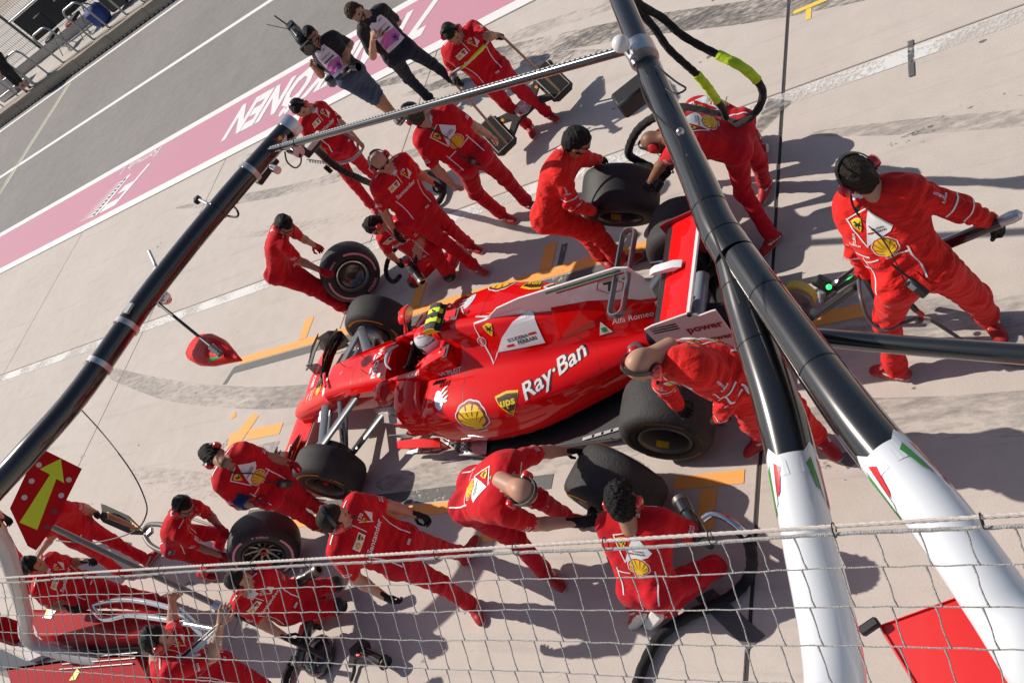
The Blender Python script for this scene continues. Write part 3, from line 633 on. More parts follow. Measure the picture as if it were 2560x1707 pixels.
# floor, splitter, bargeboards
FLOORM = mat('floor carbon', (.02, .0205, .022), .42, var=.5, vscale=55, coat=.25, coat_rough=.25, stretch=(1, 6, 1))
out = [(1.45, .05), (1.42, .13), (1.1, .18), (.95, .30), (.62, .55), (.42, .70), (.1, .76), (-.6, .775), (-1.2, .765), (-1.38, .72), (-1.45, .58), (-1.8, .52), (-2.15, .50)]
fl = [(a, b) for a, b in out] + [(a, -b) for a, b in out[::-1]]
MB().prism(fl, (0, 0, .062), (1, 0, 0), (0, 1, 0), .022).build('floor', FLOORM, CAR, smooth=False)
MB().prism([(1.2, .15), (-1.6, .15), (-1.6, -.15), (1.2, -.15)], (0, 0, .04), (1, 0, 0), (0, 1, 0), .02).build('plank', mat('plank', (.16, .11, .07), .8), CAR, smooth=False)
for s in (-1, 1):
    for i in range(5):   # slots ahead of the rear tyre
        x = -1.0 - i * .085; MB().prism([(0, 0), (.10, .02), (.09, .05), (-.01, .03)], (x, s * (.70 - .012 * i), .079), (1, 0, 0), (.45, s * 1, 0), .016).build('floor_slot_fin', STEEL, CAR)
    MB().bbox((-.62, s * .765, .085), (1.1, .014, .035), .004).build('floor_edge', DARKM, CAR)
    # silver heat shield panel with chequer in front of the sidepod undercut
    mb = MB(); mb.loft([[(.42, s * .52, .10), (.42, s * .70, .085), (.42, s * .72, .09)], [(.25, s * .55, .16), (.25, s * .72, .09), (.25, s * .745, .095)], [(.1, s * .6, .12), (.1, s * .74, .085), (.1, s * .755, .09)]], closed=False, cap=False)
    mb.build('undercut_panel', STEEL, CAR)
    mb = MB()
    for i in range(9):
        for j in range(5):
            if (i + j) % 2 == 0: x0 = .415 - j * .026; y0 = .535 + i * .018; z0 = .125 - (i * .018) * .18; mb.add([(x0, s * y0, z0 + .006), (x0 - .026, s * y0, z0 + .010), (x0 - .026, s * (y0 + .018), z0 + .007), (x0, s * (y0 + .018), z0 + .003)], [(0, 1, 2, 3) if s < 0 else (3, 2, 1, 0)])
    mb.build('chequer_print', BLACKP, CAR, smooth=False)
    # bargeboards: curved turning vanes
    bb = [[(1.06, .56), (.98, .585), (.85, .61), (.68, .63), (.52, .64)], [(1.0, .48), (.9, .5), (.78, .53), (.66, .555)], [(1.2, .3), (1.08, .34), (.95, .40), (.85, .48)]]
    for q, (ln, z0, z1, M) in enumerate(zip(bb, (.10, .30, .12), (.265, .40, .36), (RED, RED, CARBON))):
        P = catmull(ln, 10); secs = [[(a, s * (b - .005), z0), (a, s * (b + .005), z0), (a, s * (b + .012 + .015 * (z1 - z0)), z1 - .02 * abs(i - 5) / 5), (a, s * (b + .002), z1 - .02 * abs(i - 5) / 5)] for i, (a, b) in enumerate(P)]
        MB().loft(secs if s < 0 else [k[::-1] for k in secs]).build('bargeboard', M, CAR)
    MB().prism([(0, 0), (.5, .02), (.52, .05), (.1, .10), (.0, .07)], (.56, s * .58, .10), (1, 0, 0), (0, s, 0), .014).build('footplate', STEEL, CAR)
    MB().loft([[(1.08, s * .58, .255), (.9, s * .60, .285), (.52, s * .62, .265)], [(1.06, s * .645, .235), (.9, s * .675, .255), (.52, s * .69, .235)], [(1.06, s * .645, .228), (.9, s * .675, .245), (.52, s * .69, .225)], [(1.08, s * .58, .245), (.9, s * .60, .275), (.52, s * .62, .255)]]).build('bargeboard_shelf', RED, CAR, angle=30)
    for i in range(3): MB().bbox((.83 - i * .12, s * .695, .19), (.11, .012, .02), .004).build('shelf_slot', BLACK, CAR)
    MB().loft([[(.82, s * .50, .40), (.70, s * .52, .43), (.60, s * .55, .40)], [(.80, s * .60, .36), (.70, s * .62, .38), (.58, s * .62, .35)], [(.80, s * .60, .35), (.70, s * .62, .37), (.58, s * .62, .34)], [(.82, s * .50, .39), (.70, s * .52, .42), (.60, s * .55, .39)]]).build('turning_vane', RED, CAR, angle=30)
    MB().prism([(0, 0), (.16, .02), (.2, .16), (.02, .1)], (1.0, s * .46, .11), (1, 0, 0), (0, s * .3, 1), .01).build('turning_vane', STEEL, CAR)
    MB().loft([[(1.5, s * .18, .30), (1.15, s * .20, .32), (1.15, s * .2, .31), (1.5, s * .18, .29)], [(1.4, s * .32, .23), (1.0, s * .42, .24), (1.0, s * .42, .23), (1.4, s * .32, .22)]]).build('chassis_vane', mat('vane pale', (.5, .42, .38), .35, coat=.4), CAR)
# front wing
def foil(x, z, c, th, a):   # small closed aerofoil section in XZ: leading edge at x, chord c to the rear, angle a up to the rear
    pts = [(0, 0), (.12, th), (.4, th * 1.15), (.75, th * .6), (1, .006), (1, -.004), (.6, -th * .15), (.25, -th * .55)]
    return [(x - (p * c * math.cos(a)) - q * math.sin(a) * 0, z + p * c * math.sin(a) + q) for p, q in pts]
def wing(name, rows, M, s):
    secs = [[(a, s * y, b) for a, b in foil(x, z, c, th, an)] for y, x, z, c, th, an in rows]
    if s > 0: secs = [q[::-1] for q in secs]
    return MB().loft(secs).build(name, M, CAR, angle=50)
MB().loft([[(a, y, b) for a, b in foil(2.93, .135, .34, .02, .04)] for y in (.3, 0, -.3)]).build('wing_main_plane', RED, CAR, angle=50)
for s in (-1, 1):
    Mr = RED
    wing('wing_main_plane', [(.3, 2.93, .135, .34, .02, .04), (.5, 2.95, .13, .34, .022, .08), (.7, 2.92, .13, .32, .022, .12), (.88, 2.86, .135, .3, .02, .12)], Mr, s)
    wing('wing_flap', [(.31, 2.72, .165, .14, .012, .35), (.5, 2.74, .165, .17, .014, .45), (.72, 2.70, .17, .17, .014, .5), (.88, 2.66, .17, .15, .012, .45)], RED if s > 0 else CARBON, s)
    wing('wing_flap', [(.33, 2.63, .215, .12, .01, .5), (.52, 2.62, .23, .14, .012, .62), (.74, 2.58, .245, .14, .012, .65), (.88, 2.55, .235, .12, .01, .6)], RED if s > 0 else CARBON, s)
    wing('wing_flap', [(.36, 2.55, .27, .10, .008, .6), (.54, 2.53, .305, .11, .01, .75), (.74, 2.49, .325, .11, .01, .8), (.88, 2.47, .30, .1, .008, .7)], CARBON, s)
    wing('cascade', [(.5, 2.86, .27, .16, .01, .3), (.66, 2.85, .28, .18, .012, .35), (.82, 2.82, .285, .17, .01, .35)], CARBON, s)
    wing('cascade', [(.52, 2.74, .33, .13, .01, .6), (.66, 2.73, .345, .14, .01, .65), (.82, 2.71, .35, .13, .01, .6)], CARBON, s)
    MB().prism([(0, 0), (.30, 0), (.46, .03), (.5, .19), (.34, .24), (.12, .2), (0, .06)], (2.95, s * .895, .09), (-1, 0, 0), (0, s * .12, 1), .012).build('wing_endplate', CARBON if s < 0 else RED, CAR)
    MB().prism([(0, 0), (.34, .0), (.36, .15), (.1, .2)], (2.8, s * .80, .12), (-1, s * .1, 0), (0, s * .25, 1), .008).build('endplate_vane', CARBON, CAR)
    MB().prism([(0, 0), (.2, 0), (.22, .14), (.05, .16)], (2.84, s * .52, .17), (-1, 0, 0), (0, 0, 1), .007).build('cascade_support', CARBON, CAR)
    MB().prism([(0, 0), (.32, 0), (.28, .16), (.04, .14)], (2.72, s * .10, .15), (-1, 0, 0), (0, -s * .15, 1), .016).build('wing_pylon', RED, CAR)
    MB().prism([(0, 0), (.16, 0), (.15, .11), (.0, .11)], (2.18, s * .17, .37), (-1, 0, 0), (0, s * 1, -.15), .012).build('nose_camera', DARKM, CAR)
for i in range(3): MB().loft([[(2.06 + i * .055, -.10, .535 - i * .02), (2.03 + i * .055, -.10, .54 - i * .02), (2.03 + i * .055, -.02, .55 - i * .02), (2.06 + i * .055, -.02, .545 - i * .02)], [(2.06 + i * .055, -.10, .525 - i * .02), (2.03 + i * .055, -.10, .53 - i * .02), (2.03 + i * .055, -.02, .54 - i * .02), (2.06 + i * .055, -.02, .535 - i * .02)]]).build('nose_slot', BLACK, CAR)
MB().tube([(2.02, -.115, .56), (1.86, .02, .63), (1.78, .13, .645)], [.02, .016, .02], 4, flat=.5).build('nose_fin', RED, CAR)
MB().tube([(1.13, .0, .675), (1.05, -.02, .69), (1.0, -.03, .70)], [.004, .016, .012], 8).build('pitot_fairing', RED, CAR)
for x, y in ((1.55, -.04), (1.2, .1), (1.32, -.1)): MB().tube([(x, y, .65), (x, y, .74)], .003, 6).build('antenna', BLACK, CAR)
# suspension
SUSP = mat('suspension carbon', (.07, .08, .095), .3, coat=.5, coat_rough=.12)
def arm(a, b, w_=.03, name='suspension_arm', M=None):
    MB().tube([a, b], [w_ * 1.3, w_ * 1.15], 12, flat=.26, up=(0, 0, 1)).build(name, M or SUSP, CAR)
FX, RX = 1.797, -1.797
for s in (-1, 1):
    U = (FX, s * .66, .48); Lw = (FX, s * .68, .20)
    arm((2.02, s * .15, .44), U, .045); arm((1.45, s * .22, .52), U, .045); arm((1.95, s * .14, .28), Lw, .04); arm((1.35, s * .21, .26), Lw, .045)
    arm((1.72, s * .2, .50), (FX, s * .64, .24), .028, 'push_rod'); arm((2.05, s * .15, .36), (FX + .12, s * .66, .34), .026, 'track_rod')
    MB().cyl((FX, s * .60, .335), (FX, s * .70, .335), .15, 24).build('brake_drum', STEEL if s < 0 else CARBON, CAR)
    MB().sphere((FX + .1, s * .60, .36), .10, 14, 8, (1, .7, 1)).build('brake_duct', DARKM if s > 0 else STEEL, CAR)
    U = (RX, s * .55, .47); Lw = (RX, s * .56, .22)
    arm((-1.45, s * .16, .40), U, .038); arm((-1.95, s * .1, .38), U, .038); arm((-1.35, s * .22, .2), Lw, .04); arm((-2.0, s * .12, .2), Lw, .04); arm((-1.8, s * .1, .335), (RX, s * .58, .335), .028, 'drive_shaft'); arm((-1.7, s * .14, .42), (RX, s * .54, .25), .024, 'push_rod')
    MB().cyl((RX, s * .5, .335), (RX, s * .60, .335), .16, 24).build('brake_drum', CARBON, CAR)
    MB().prism([(0, 0), (.14, 0), (.16, .2), (.02, .22)], (RX + .22, s * .5, .28), (-1, 0, 0), (0, -s * .1, 1), .012).build('brake_duct', CHROME, CAR)
# rear end: gearbox, exhausts, crash structure, diffuser
MB().loft([superell(-1.6, .30, .2, .16, 3), superell(-1.9, .29, .13, .13, 3), superell(-2.15, .29, .085, .08, 3), superell(-2.42, .30, .055, .05, 3)]).build('gearbox', CARBONM, CAR)
mb = MB(); mb.lathe([(0, .055), (-.2, .06), (-.2, .05), (-.02, .045)], (-1.78, 0, .56), (1, 0, -.05), 20, closed=True); mb.build('exhaust_pipe', GOLDM, CAR)
for s in (-1, 1): MB().tube([(-1.80, s * .075, .52), (-1.93, s * .075, .525)], .018, 10).build('wastegate_pipe', GOLDM, CAR)
MB().loft([[(-1.75, -.5, .09), (-1.75, .5, .09), (-1.75, .5, .1), (-1.75, -.5, .1)], [(-2.3, -.52, .27), (-2.3, .52, .27), (-2.3, .52, .285), (-2.3, -.52, .285)]]).build('diffuser', CARBON, CAR)
for y in (-.5, -.32, -.16, .16, .32, .5): MB().prism([(0, 0), (.55, 0), (.58, .2), (.02, .02)], (-1.76, y, .07), (-1, 0, 0), (0, 0, 1), .008).build('diffuser_fence', CARBON, CAR)
MB().bbox((-2.45, 0, .30), (.05, .08, .09), .01).build('rain_light', mat('rain light', (.2, .01, .01), .3), CAR)
MB().tube([(-2.02, -.3, .42), (-2.02, .42, .42)], .05, 14).build('rear_beam', mat('beam blue grey', (.22, .25, .30), .25, coat=.6), CAR)
# rear wing
RWP = mat('endplate white', (.74, .60, .57), .3, coat=.6)
MB().loft([[(a, y, b) for a, b in foil(-1.93, .80, .24, .03, .12)] for y in (.43, .2, 0, -.2, -.43)]).build('rear_wing_main', CARBON, CAR, angle=50)
RWF = MB().loft([[(-1.98, y, .83), (-2.03, y, .855), (-2.12, y, .875), (-2.24, y, .905), (-2.26, y, .905), (-2.24, y, .89), (-2.1, y, .845)] for y in (.44, .2, 0, -.2, -.44)]).build('rear_wing_flap', RED, CAR, angle=50)
MB().box((-2.262, 0, .913), (.022, .88, .022)).build('gurney_strip', WHITEP, CAR, smooth=False)
for y in (.30, -.26): MB().box((-2.11, y, .894), (.15, .20, .002), Matrix.Rotation(.22, 3, 'Y')).build('flap_print', mat('flap crimson', (.32, .006, .03), .25, coat=.8), CAR, smooth=False) if False else None
for s in (-1, 1):
    pl = [(-1.90, .60), (-1.90, .86), (-1.97, .885), (-2.1, .905), (-2.22, .925), (-2.26, .93), (-2.29, .90), (-2.32, .88), (-2.42, .90), (-2.45, .90), (-2.43, .62), (-2.40, .34), (-2.2, .30), (-2.1, .45), (-2.0, .55)]
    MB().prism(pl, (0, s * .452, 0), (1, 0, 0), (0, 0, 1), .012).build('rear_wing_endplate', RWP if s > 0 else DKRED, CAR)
    for i in range(3): MB().bbox((-2.04, s * .455, .855 - i * .026), (.2, .02, .009), .003).build('endplate_louvre', BLACK, CAR)
    MB().cyl((-2.27, s * .45, .915), (-2.27, s * .465, .915), .016, 10).build('flap_pivot', BLACK, CAR)
MB().prism([(-1.88, .40), (-1.96, .40), (-2.06, .80), (-1.97, .80)], (0, 0, 0), (1, 0, 0), (0, 0, 1), .02).build('wing_pylon', CARBON, CAR)
MB().loft([[(-1.90, y, .90), (-1.95, y, .925), (-2.1, y, .93), (-2.16, y, .91), (-2.1, y, .89)] for y in (-.032, -.02, .02, .032)]).build('drs_fairing', WHITEP, CAR, angle=40)
MB().prism([(0, 0), (.13, 0), (.1, .07), (.02, .09)], (-1.86, .0, .62), (-1, 0, 0), (0, .35, 1), .02).build('monkey_seat', BLACKG, CAR)
# stance: bodywork rides a little higher than drawn, floor and ground contact stay put
for ob in CAR.children:
    if ob.type == 'MESH':
        for o2 in (ob, *ob.children):
            n_ = len(o2.data.vertices); co = np.empty(n_ * 3); o2.data.vertices.foreach_get('co', co); co = co.reshape(-1, 3)
            co[:, 2] += .06 * np.clip((co[:, 2] - .22) / .42, 0, 1); o2.data.vertices.foreach_set('co', co.ravel()); o2.data.update()
# ---------------------------------------------------------------- wheels
def wheel_assembly(parent, c, n, width, style='spoke', band=None, worn=False, inner_band=False, rot=0.0, text='PIRELLI', flat=False):
    """tyre centre c, outward axis n"""
    n = Vector(n).normalized(); c = Vector(c); h = width / 2
    prof = [(h - .06, .178), (h - .012, .19), (h, .215), (h + .004, .25), (h - .004, .285), (h - .02, .312), (h - .045, .326), (h - .085, .333), (h - .14, .335), (0, .336)]
    prof = prof + [(-a, b) for a, b in prof[::-1][1:]]
    ty = MB().lathe([(a, b) for a, b in prof], c, n, 56).build('tyre', RUBBERW if worn else RUBBER, parent, angle=60)
    # rim barrel
    rim = MB().lathe([(h - .012, .19), (h + .002, .186), (h - .004, .176), (h - .03, .17), (0 - h * .3, .155), (-h * .5, .17), (-h + .004, .176), (-h + .0, .186), (-h + .012, .19)], c, n, 48).build('rim', mat('rim grey', (.16, .155, .15), .35, metal=.8) if not worn else mat('rim dusty', (.20, .18, .15), .5, metal=.6), parent, angle=60)
    rp, tp = (parent, parent) if flat else (rim, ty)
    x, y, z = frame(n)
    if style == 'spoke':
        mb = MB(); o = c + n * (h - .075)
        for i in range(10):
            a = 2 * math.pi * i / 10 + rot; d = x * math.cos(a) + y * math.sin(a); q = (-x * math.sin(a) + y * math.cos(a))
            mb.loft([[o + d * r_ + q * w_ + n * dz, o + d * r_ - q * w_ + n * dz, o + d * r_ - q * w_ * .6 + n * (dz - .02), o + d * r_ + q * w_ * .6 + n * (dz - .02)] for r_, w_, dz in ((.04, .014, -.01), (.1, .010, .0), (.155, .008, .02), (.174, .013, .03))])
        mb.lathe([(-.04, .0), (-.04, .05), (.005, .05), (.012, .035), (.012, 0)], o, n, 20)
        mb.build('spokes', mat('spoke grey', (.22, .21, .19), .3, metal=.9), rp)
        MB().lathe([(0, .012), (.0, .028), (.03, .028), (.03, .012)], o + n * .012, n, 6, closed=True).build('wheel_nut', REDP, rp)
        MB().cyl(o - n * .05, o - n * .052, .16, 24).build('brake_cover', CARBON, rp)
    elif style == 'dish':
        MB().lathe([(h - .02, .165), (h - .05, .15), (h - .09, .1), (h - .1, .05), (h - .1, 0)], c, n, 40).build('wheel_cover', mat('smoked dish', (.10, .095, .085), .18, metal=.6, coat=.8), rp)
        MB().lathe([(h - .018, .168), (h - .012, .163), (h - .02, .158)], c, n, 40).build('cover_ring', mat('ring sand', (.35, .3, .22), .4), rp)
    else:
        MB().lathe([(-.05, .156), (-.06, .1), (-.06, 0)], c, n, 32).build('wheel_centre', BLACK, rp)
        MB().lathe([(-.055, .0), (-.055, .05), (-.02, .05), (-.02, .03), (-.02, 0)], c, n, 20).build('wheel_hub', CARBONM, rp)
        d = Decal(None)
        for k in (0, 1):
            mb = MB(); a0 = 3.6 + k * 2.4 + rot
            prof2 = [(h - .035, .1675), (h - .085, .165)]; mb.lathe(prof2, c, n, 6, a0=a0, a1=a0 + .55); mb.build('rim_sticker', YELLOWP, rp)
    if band:
        for side in ((1, -1) if inner_band else (1,)):
            for k in range(2):
                a0 = rot + k * math.pi + .35; a1 = a0 + 1.75
                MB().lathe([(side * (h + .0055), .255), (side * (h + .0035), .277)] if band is not None else [], c, n, 22, a0=a0, a1=a1).build('compound_band', band, tp)
                # lettering blocks standing on the sidewall
                vs, fs, (tw, th) = TEXTS[text if k == 0 else 'P ZERO']
                ln = .17 if k == 0 else .15; mb = MB(); mid = a1 + (math.pi - 1.75) / 2; P = []
                for px_, py_ in vs:
                    ang = mid - side * px_ / tw * ln / .262; rr = .262 + py_ / th * .026
                    P.append(c + n * (side * (h + .006)) + (x * math.cos(ang) + y * math.sin(ang)) * rr)
                mb.add(P, [f if side > 0 else f[::-1] for f in fs]); mb.build('sidewall_lettering', band, tp, smooth=False)
                if k == 0 and band is PINKP:
                    MB().lathe([(side * (h + .0058), .281), (side * (h + .0058), .285)], c, n, 12, a0=mid - .36, a1=mid + .36).build('compound_band', band, tp)
    return ty
for s, nm in ((1, 'L'), (-1, 'R')):
    wl = bpy.data.objects.new('front_wheel', None); COL.objects.link(wl); wl.parent = CAR; PINV[wl.name] = Matrix.Identity(4)
    wheel_assembly(wl, (FX, s * .8475, .336), (0, s, 0), .305, 'spoke', ORANGEP, True, True, rot=.6, flat=True)
    wl = bpy.data.objects.new('rear_wheel', None); COL.objects.link(wl); wl.parent = CAR; PINV[wl.name] = Matrix.Identity(4)
    wheel_assembly(wl, (RX, s * .7975, .336), (0, s, 0), .405, 'open', ORANGEP if s < 0 else mat('scrubbed amber print', (.16, .085, .03), .6), True, False, rot=.2, flat=True)
# ---------------------------------------------------------------- print on the car
bo = body_ob.data
bo.materials.append(BLACKG)
for pgn in bo.polygons:
    if sum(bo.vertices[i].co.z for i in pgn.vertices) / len(pgn.vertices) < .185: pgn.material_index = 1
BODYB = bvh_of(bo); CHB = bvh_of(cha_ob.data, nose_ob.data)
ALLB = bvh_of(bo, cha_ob.data, nose_ob.data, *[o.data for o in CAR.children if o.type == 'MESH' and o.name.startswith(('cockpit_side', 'sidepod_nose', 'rear_wing_endplate', 'wing_main_plane', 'engine_fin', 'mirror'))])
def stroke(pts, w_):
    vs = []; fs = []
    for i, p in enumerate(pts):
        d = Vector(pts[min(i + 1, len(pts) - 1)]) - Vector(pts[max(i - 1, 0)]); d.normalize(); q = Vector((-d.y, d.x)) * w_ / 2; vs += [(p[0] + q.x, p[1] + q.y), (p[0] - q.x, p[1] - q.y)]
        if i: k = 2 * i; fs.append((k - 2, k, k + 1, k - 1))
    return vs, fs
D = Decal(ALLB); BK = (-1, 0, 0); UPV = (0, -.5, .86)
for s in (1, -1):
    n = (0, s * .85, .5); o = Vector((-.6, s * .13, .75)); u = (-s, 0, 0); k = 1
    D.new('team_panel'); D.put(poly2d([(s * a, b) for a, b in ((.213, .2), (.205, .043), (.202, -.1), (-.235, -.068), (-.136, .04), (.02, .145))]), WHITE, o, u, (0, 0, 1), n, .004, .03)
    D.put(stroke([(s * a, b) for a, b in ((.15, .225), (-.335, .215), (-.33, .08), (-.305, -.15), (-.235, -.068))], .013), WHITE, o, u, (0, 0, 1), n, .004, .03)
    D.put(shield2d(.088, .115), YELLOWP, o + Vector((.214, 0, 0)) + Vector((0, -s * .5, .85)) * .135, u, (0, 0, 1), n, .005, .03); D.put(horse2d(.075), BLACKP, o + Vector((.214, 0, 0)) + Vector((0, -s * .5, .85)) * .14, u, (0, 0, 1), n, .0062, .03)
    D.put(text2d('SCUDERIA', .19), BLACKP, o + Vector((-.0, 0, 0)) + Vector((0, -s * .5, .85)) * .005, u, (0, 0, 1), n, .0056, .03); D.put(text2d('FERRARI', .17), BLACKP, o + Vector((-.07, 0, 0)) - Vector((0, -s * .5, .85)) * .035, u, (0, 0, 1), n, .0056, .03)
    for a, b in ((.135, .008), (-.09, -.04)): D.put(poly2d([(s * a - .035, b - .01), (s * a + .035, b - .01), (s * a + .035, b + .01), (s * a - .035, b + .01)]), REDP, o, u, (0, 0, 1), n, .0056, .03)
    D.new('eyewear_script'); rd = Vector((-.5, -s * .33, -.02)) * s; nn = (-.15, s * .42, .9)
    D.put(text2d('Ray·Ban', .62), BLACKP, (-.857, s * .362, .525), rd, (0, -s, .5), nn, .0035, .03); D.put(text2d('Ray·Ban', .62), WHITE, (-.845, s * .372, .53), rd, (0, -s, .5), nn, .005, .03)
    D.new('parcel_shield'); c = (-.456, s * .585, .545); u2 = (-s, -.12, 0); n2 = (-.15, s * .5, .86)
    D.put(shield2d(.21, .2), YELLOWP, c, u2, (0, -s, .5), n2, .004, .03); D.put(shield2d(.185, .165), BROWNP, Vector(c) + Vector((-.004, s * .006, 0)), u2, (0, -s, .5), n2, .0052, .03); D.put(text2d('ups', .13), YELLOWP, Vector(c) + Vector((0, s * .01, 0)), u2, (0, -s, .5), n2, .0064, .03)
    D.new('scallop_badge'); c = Vector((-.1, s * .655, .54)); n3 = (0, s * .78, .62); bd, gp = shell2d(.15); D.put(bd, WHITE, c, (-s, 0, 0), (0, 0, 1), n3, .003, .03); bd, gp = shell2d(.141); D.put(bd, DKRED, c, (-s, 0, 0), (0, 0, 1), n3, .0042, .03); bd, gp = shell2d(.118); D.put(bd, YELLOWP, c, (-s, 0, 0), (0, 0, 1), n3, .0054, .03); [D.put(g_, DKRED, c, (-s, 0, 0), (0, 0, 1), n3, .0066, .03) for g_ in gp]
    D.new('clover_badge'); c = Vector((-1.306, s * .1, .6)); n4 = (0, s * .9, .42); D.put(poly2d([(-.055, -.05), (.055, -.05), (0, .06)]), WHITE, c, (-s, 0, 0), (0, 0, 1), n4, .004, .03)
    for a in range(4): D.put(ellipse2d(.013, .013, 10, .013 * math.cos(a * 1.571 + .785), .013 * math.sin(a * 1.571 + .785) - .015), GREENP, c, (-s, 0, 0), (0, 0, 1), n4, .0055, 0)
    D.new('maker_script'); D.put(text2d('Alfa Romeo', .34), WHITE, (-1.555, s * .068, .605), (-s, 0, -.08 * s), (0, 0, 1), (0, s * .93, .36), .004, .03)
    D.new('extinguisher_mark'); D.put(ellipse2d(.042, .042), WHITE, (-.267, s * .141, .82), (-s, 0, 0), (0, 0, 1), (0, s * .87, .48), .004, .03); D.put(ellipse2d(.036, .036), REDP, (-.267, s * .141, .82), (-s, 0, 0), (0, 0, 1), (0, s * .87, .48), .005, .03); D.put(text2d('E', None, .045), WHITE, (-.267, s * .141, .82), (-s, 0, 0), (0, 0, 1), (0, s * .87, .48), .006, 0)
    D.new('side_lettering'); D.put(text2d('HUBLOT', .22), WHITE, (.135, s * .28, .70), (-s, 0, .02), (0, 0, 1), (0, s * .75, .66), .004, .03); D.new('side_lettering'); D.put(text2d('HUBLOT', .19), WHITE, (.52, s * .255, .735), (-s, 0, 0), (0, -s, .2), (0, s * .25, 1), .004, .03)
    D.new('bank_flame'); c = Vector((.2, s * .50, .66)); n5 = (0, s * .35, .94); D.put(ellipse2d(.046, .09, 20, -.03, 0), mat('flame pale', (.62, .66, .74), .35), c, (-s, -.3, 0), (0, -s, 0), n5, .004, .03)
    for i in range(3): D.put(poly2d([(-.03, -.045 + i * .033), (.06, -.018 + i * .045), (.085, .0 + i * .045), (.05, .0 + i * .045), (-.03, -.027 + i * .033)]), WHITE, c, (-s, -.3, 0), (0, -s, 0), n5, .0052, .03)
    D.new('edge_lettering')
    for x, tx, w_ in ((-.25, 'infor', .09), (-.42, 'SKF', .08), (-.58, 'BREMBO', .11), (-.75, 'Kaspersky', .13)): D.put(text2d(tx, w_), mat('grey print', (.4, .4, .42), .5), (x, s * (.62 if x > -.6 else .56), .155), (-s, 0, 0), (0, 0, 1), (0, s * .95, .3), .004, .03)
    # shut lines and vents
    D.new('shut_line'); D.put(stroke([(-.32, .33), (-.02, .03), (.0, -.12), (.01, -.25)], .004), DKRED, (-1.2, s * .22, .5), (-1, 0, 0), (0, 0, 1), (0, s * .7, .72), .0015, .03)
    D.new('shut_line'); D.put(stroke([(-.02, .32), (0, .1), (.02, -.1), (.0, -.3)], .0035), DKRED, (-.02, s * .4, .6), (-1, 0, 0), (0, 0, 1), (0, s * .6, .8), .0015, .03)
    D.new('fin_print'); F_ = (0, s, 0); fo = Vector((-1.4, s * .008, .99)); u6 = (-s, 0, 0)
    D.put(poly2d([(s * -.35, .040), (s * .33, .070), (s * .33, .090), (s * -.35, .060)]), GREENP, fo, u6, (0, 0, 1), F_, .003, 0); D.put(poly2d([(s * -.27, .012), (s * .34, .040), (s * .34, .056), (s * -.27, .028)]), REDP, fo, u6, (0, 0, 1), F_, .003, 0)
    hx = [(.115 * math.cos(a) + s * .16, .085 * math.sin(a) - .055) for a in np.linspace(0, 2 * math.pi, 7)]; D.put(stroke(hx, .008), REDP, fo, u6, (0, 0, 1), F_, .003, 0); D.put(text2d('7', None, .11), BLACKP, fo + Vector((-.16, 0, -.055)), u6, (0, 0, 1), F_, .0035, 0)
    D.put(poly2d([(s * -.42, -.12), (s * -.1, -.15), (s * .2, -.24), (s * .42, -.36), (s * -.5, -.36)]), RED, fo, u6, (0, 0, 1), F_, .002, 0)
    D.new('endplate_lettering'); D.put(text2d('power', .26), mat('maroon print', (.28, .01, .03), .5), (-2.30, s * .46, .80), (-s, 0, 0), (0, 0, 1), (0, s, 0), .003, 0); D.new('endplate_lettering'); D.put(text2d('power', .2), MATS['maroon print'], (-2.33, s * .46, .66), (-s, 0, 0), (0, 0, 1), (0, s, 0), .003, 0)
    D.new('wing_lettering'); D.put(text2d('OMR', .16), WHITE, (2.82, s * .42, .16), (0, 1, 0), (-1, 0, 0), (0, 0, 1), .003, 0)
    D.new('mirror_print'); D.put(ellipse2d(.03, .018), mat('flame pale', (.62, .66, .74), .35), (.83, s * .40, .8), (0, 1, 0), (-1, 0, 0), (.4, 0, .9), .003, .01)
D.new('chassis_lettering'); D.put(text2d('WEICHAI', .33), WHITE, (1.10, 0, .72), (0, 1, 0), (-1, 0, 0), (-.05, 0, 1), .003, .03)
for y in (-.07, .08): D.put(poly2d([(-.03, -.012), (.03, -.012), (.03, .012), (-.03, .012)]), WHITE, (1.16, y, .72), (0, 1, 0), (-1, 0, 0), (0, 0, 1), .003, 0)
D.new('chassis_mark'); D.put(ellipse2d(.02, .026), WHITE, (1.02, .15, .72), (0, 1, 0), (-1, 0, 0), (0, 0, 1), .003, 0); D.new('chassis_mark'); D.put(ellipse2d(.02, .03), mat('panel pale red', (.70, .08, .09), .3, coat=.5), (1.62, .0, .7), (0, 1, 0), (-1, 0, 0), (0, 0, 1), .003, .02)
D.new('number_box'); D.put(poly2d([(-.13, -.055), (.13, -.055), (.115, .055), (-.115, .055)]), WHITE, (1.93, .0, .6), (0, 1, 0), (-1, 0, 0), (.33, 0, .94), .003, .03); D.put(text2d('7', None, .085), BLACKP, (1.93, .0, .6), (0, 1, 0), (-1, 0, 0), (.33, 0, .94), .0045, 0)
D.new('nose_badge'); bd, gp = shell2d(.06); D.put(bd, YELLOWP, (2.14, .0, .55), (0, 1, 0), (-1, 0, 0), (.33, 0, .94), .003, .03); [D.put(g_, REDP, (2.14, 0, .55), (0, 1, 0), (-1, 0, 0), (.33, 0, .94), .0045, .03) for g_ in gp]
D.new('nose_lettering'); D.put(text2d('infor', .12), WHITE, (2.34, 0, .5), (0, 1, 0), (-1, 0, 0), (.33, 0, .94), .003, .03); D.put(poly2d([(-.07, -.01), (.07, -.01), (.07, .01), (-.07, .01)]), ORANGEP, (2.28, 0, .5), (0, 1, 0), (-1, 0, 0), (.33, 0, .94), .003, .03)
D.new('nose_lettering'); D.put(text2d('SHELL', .09), WHITE, (2.42, 0, .46), (0, 1, 0), (-1, 0, 0), (.33, 0, .94), .003, .03)
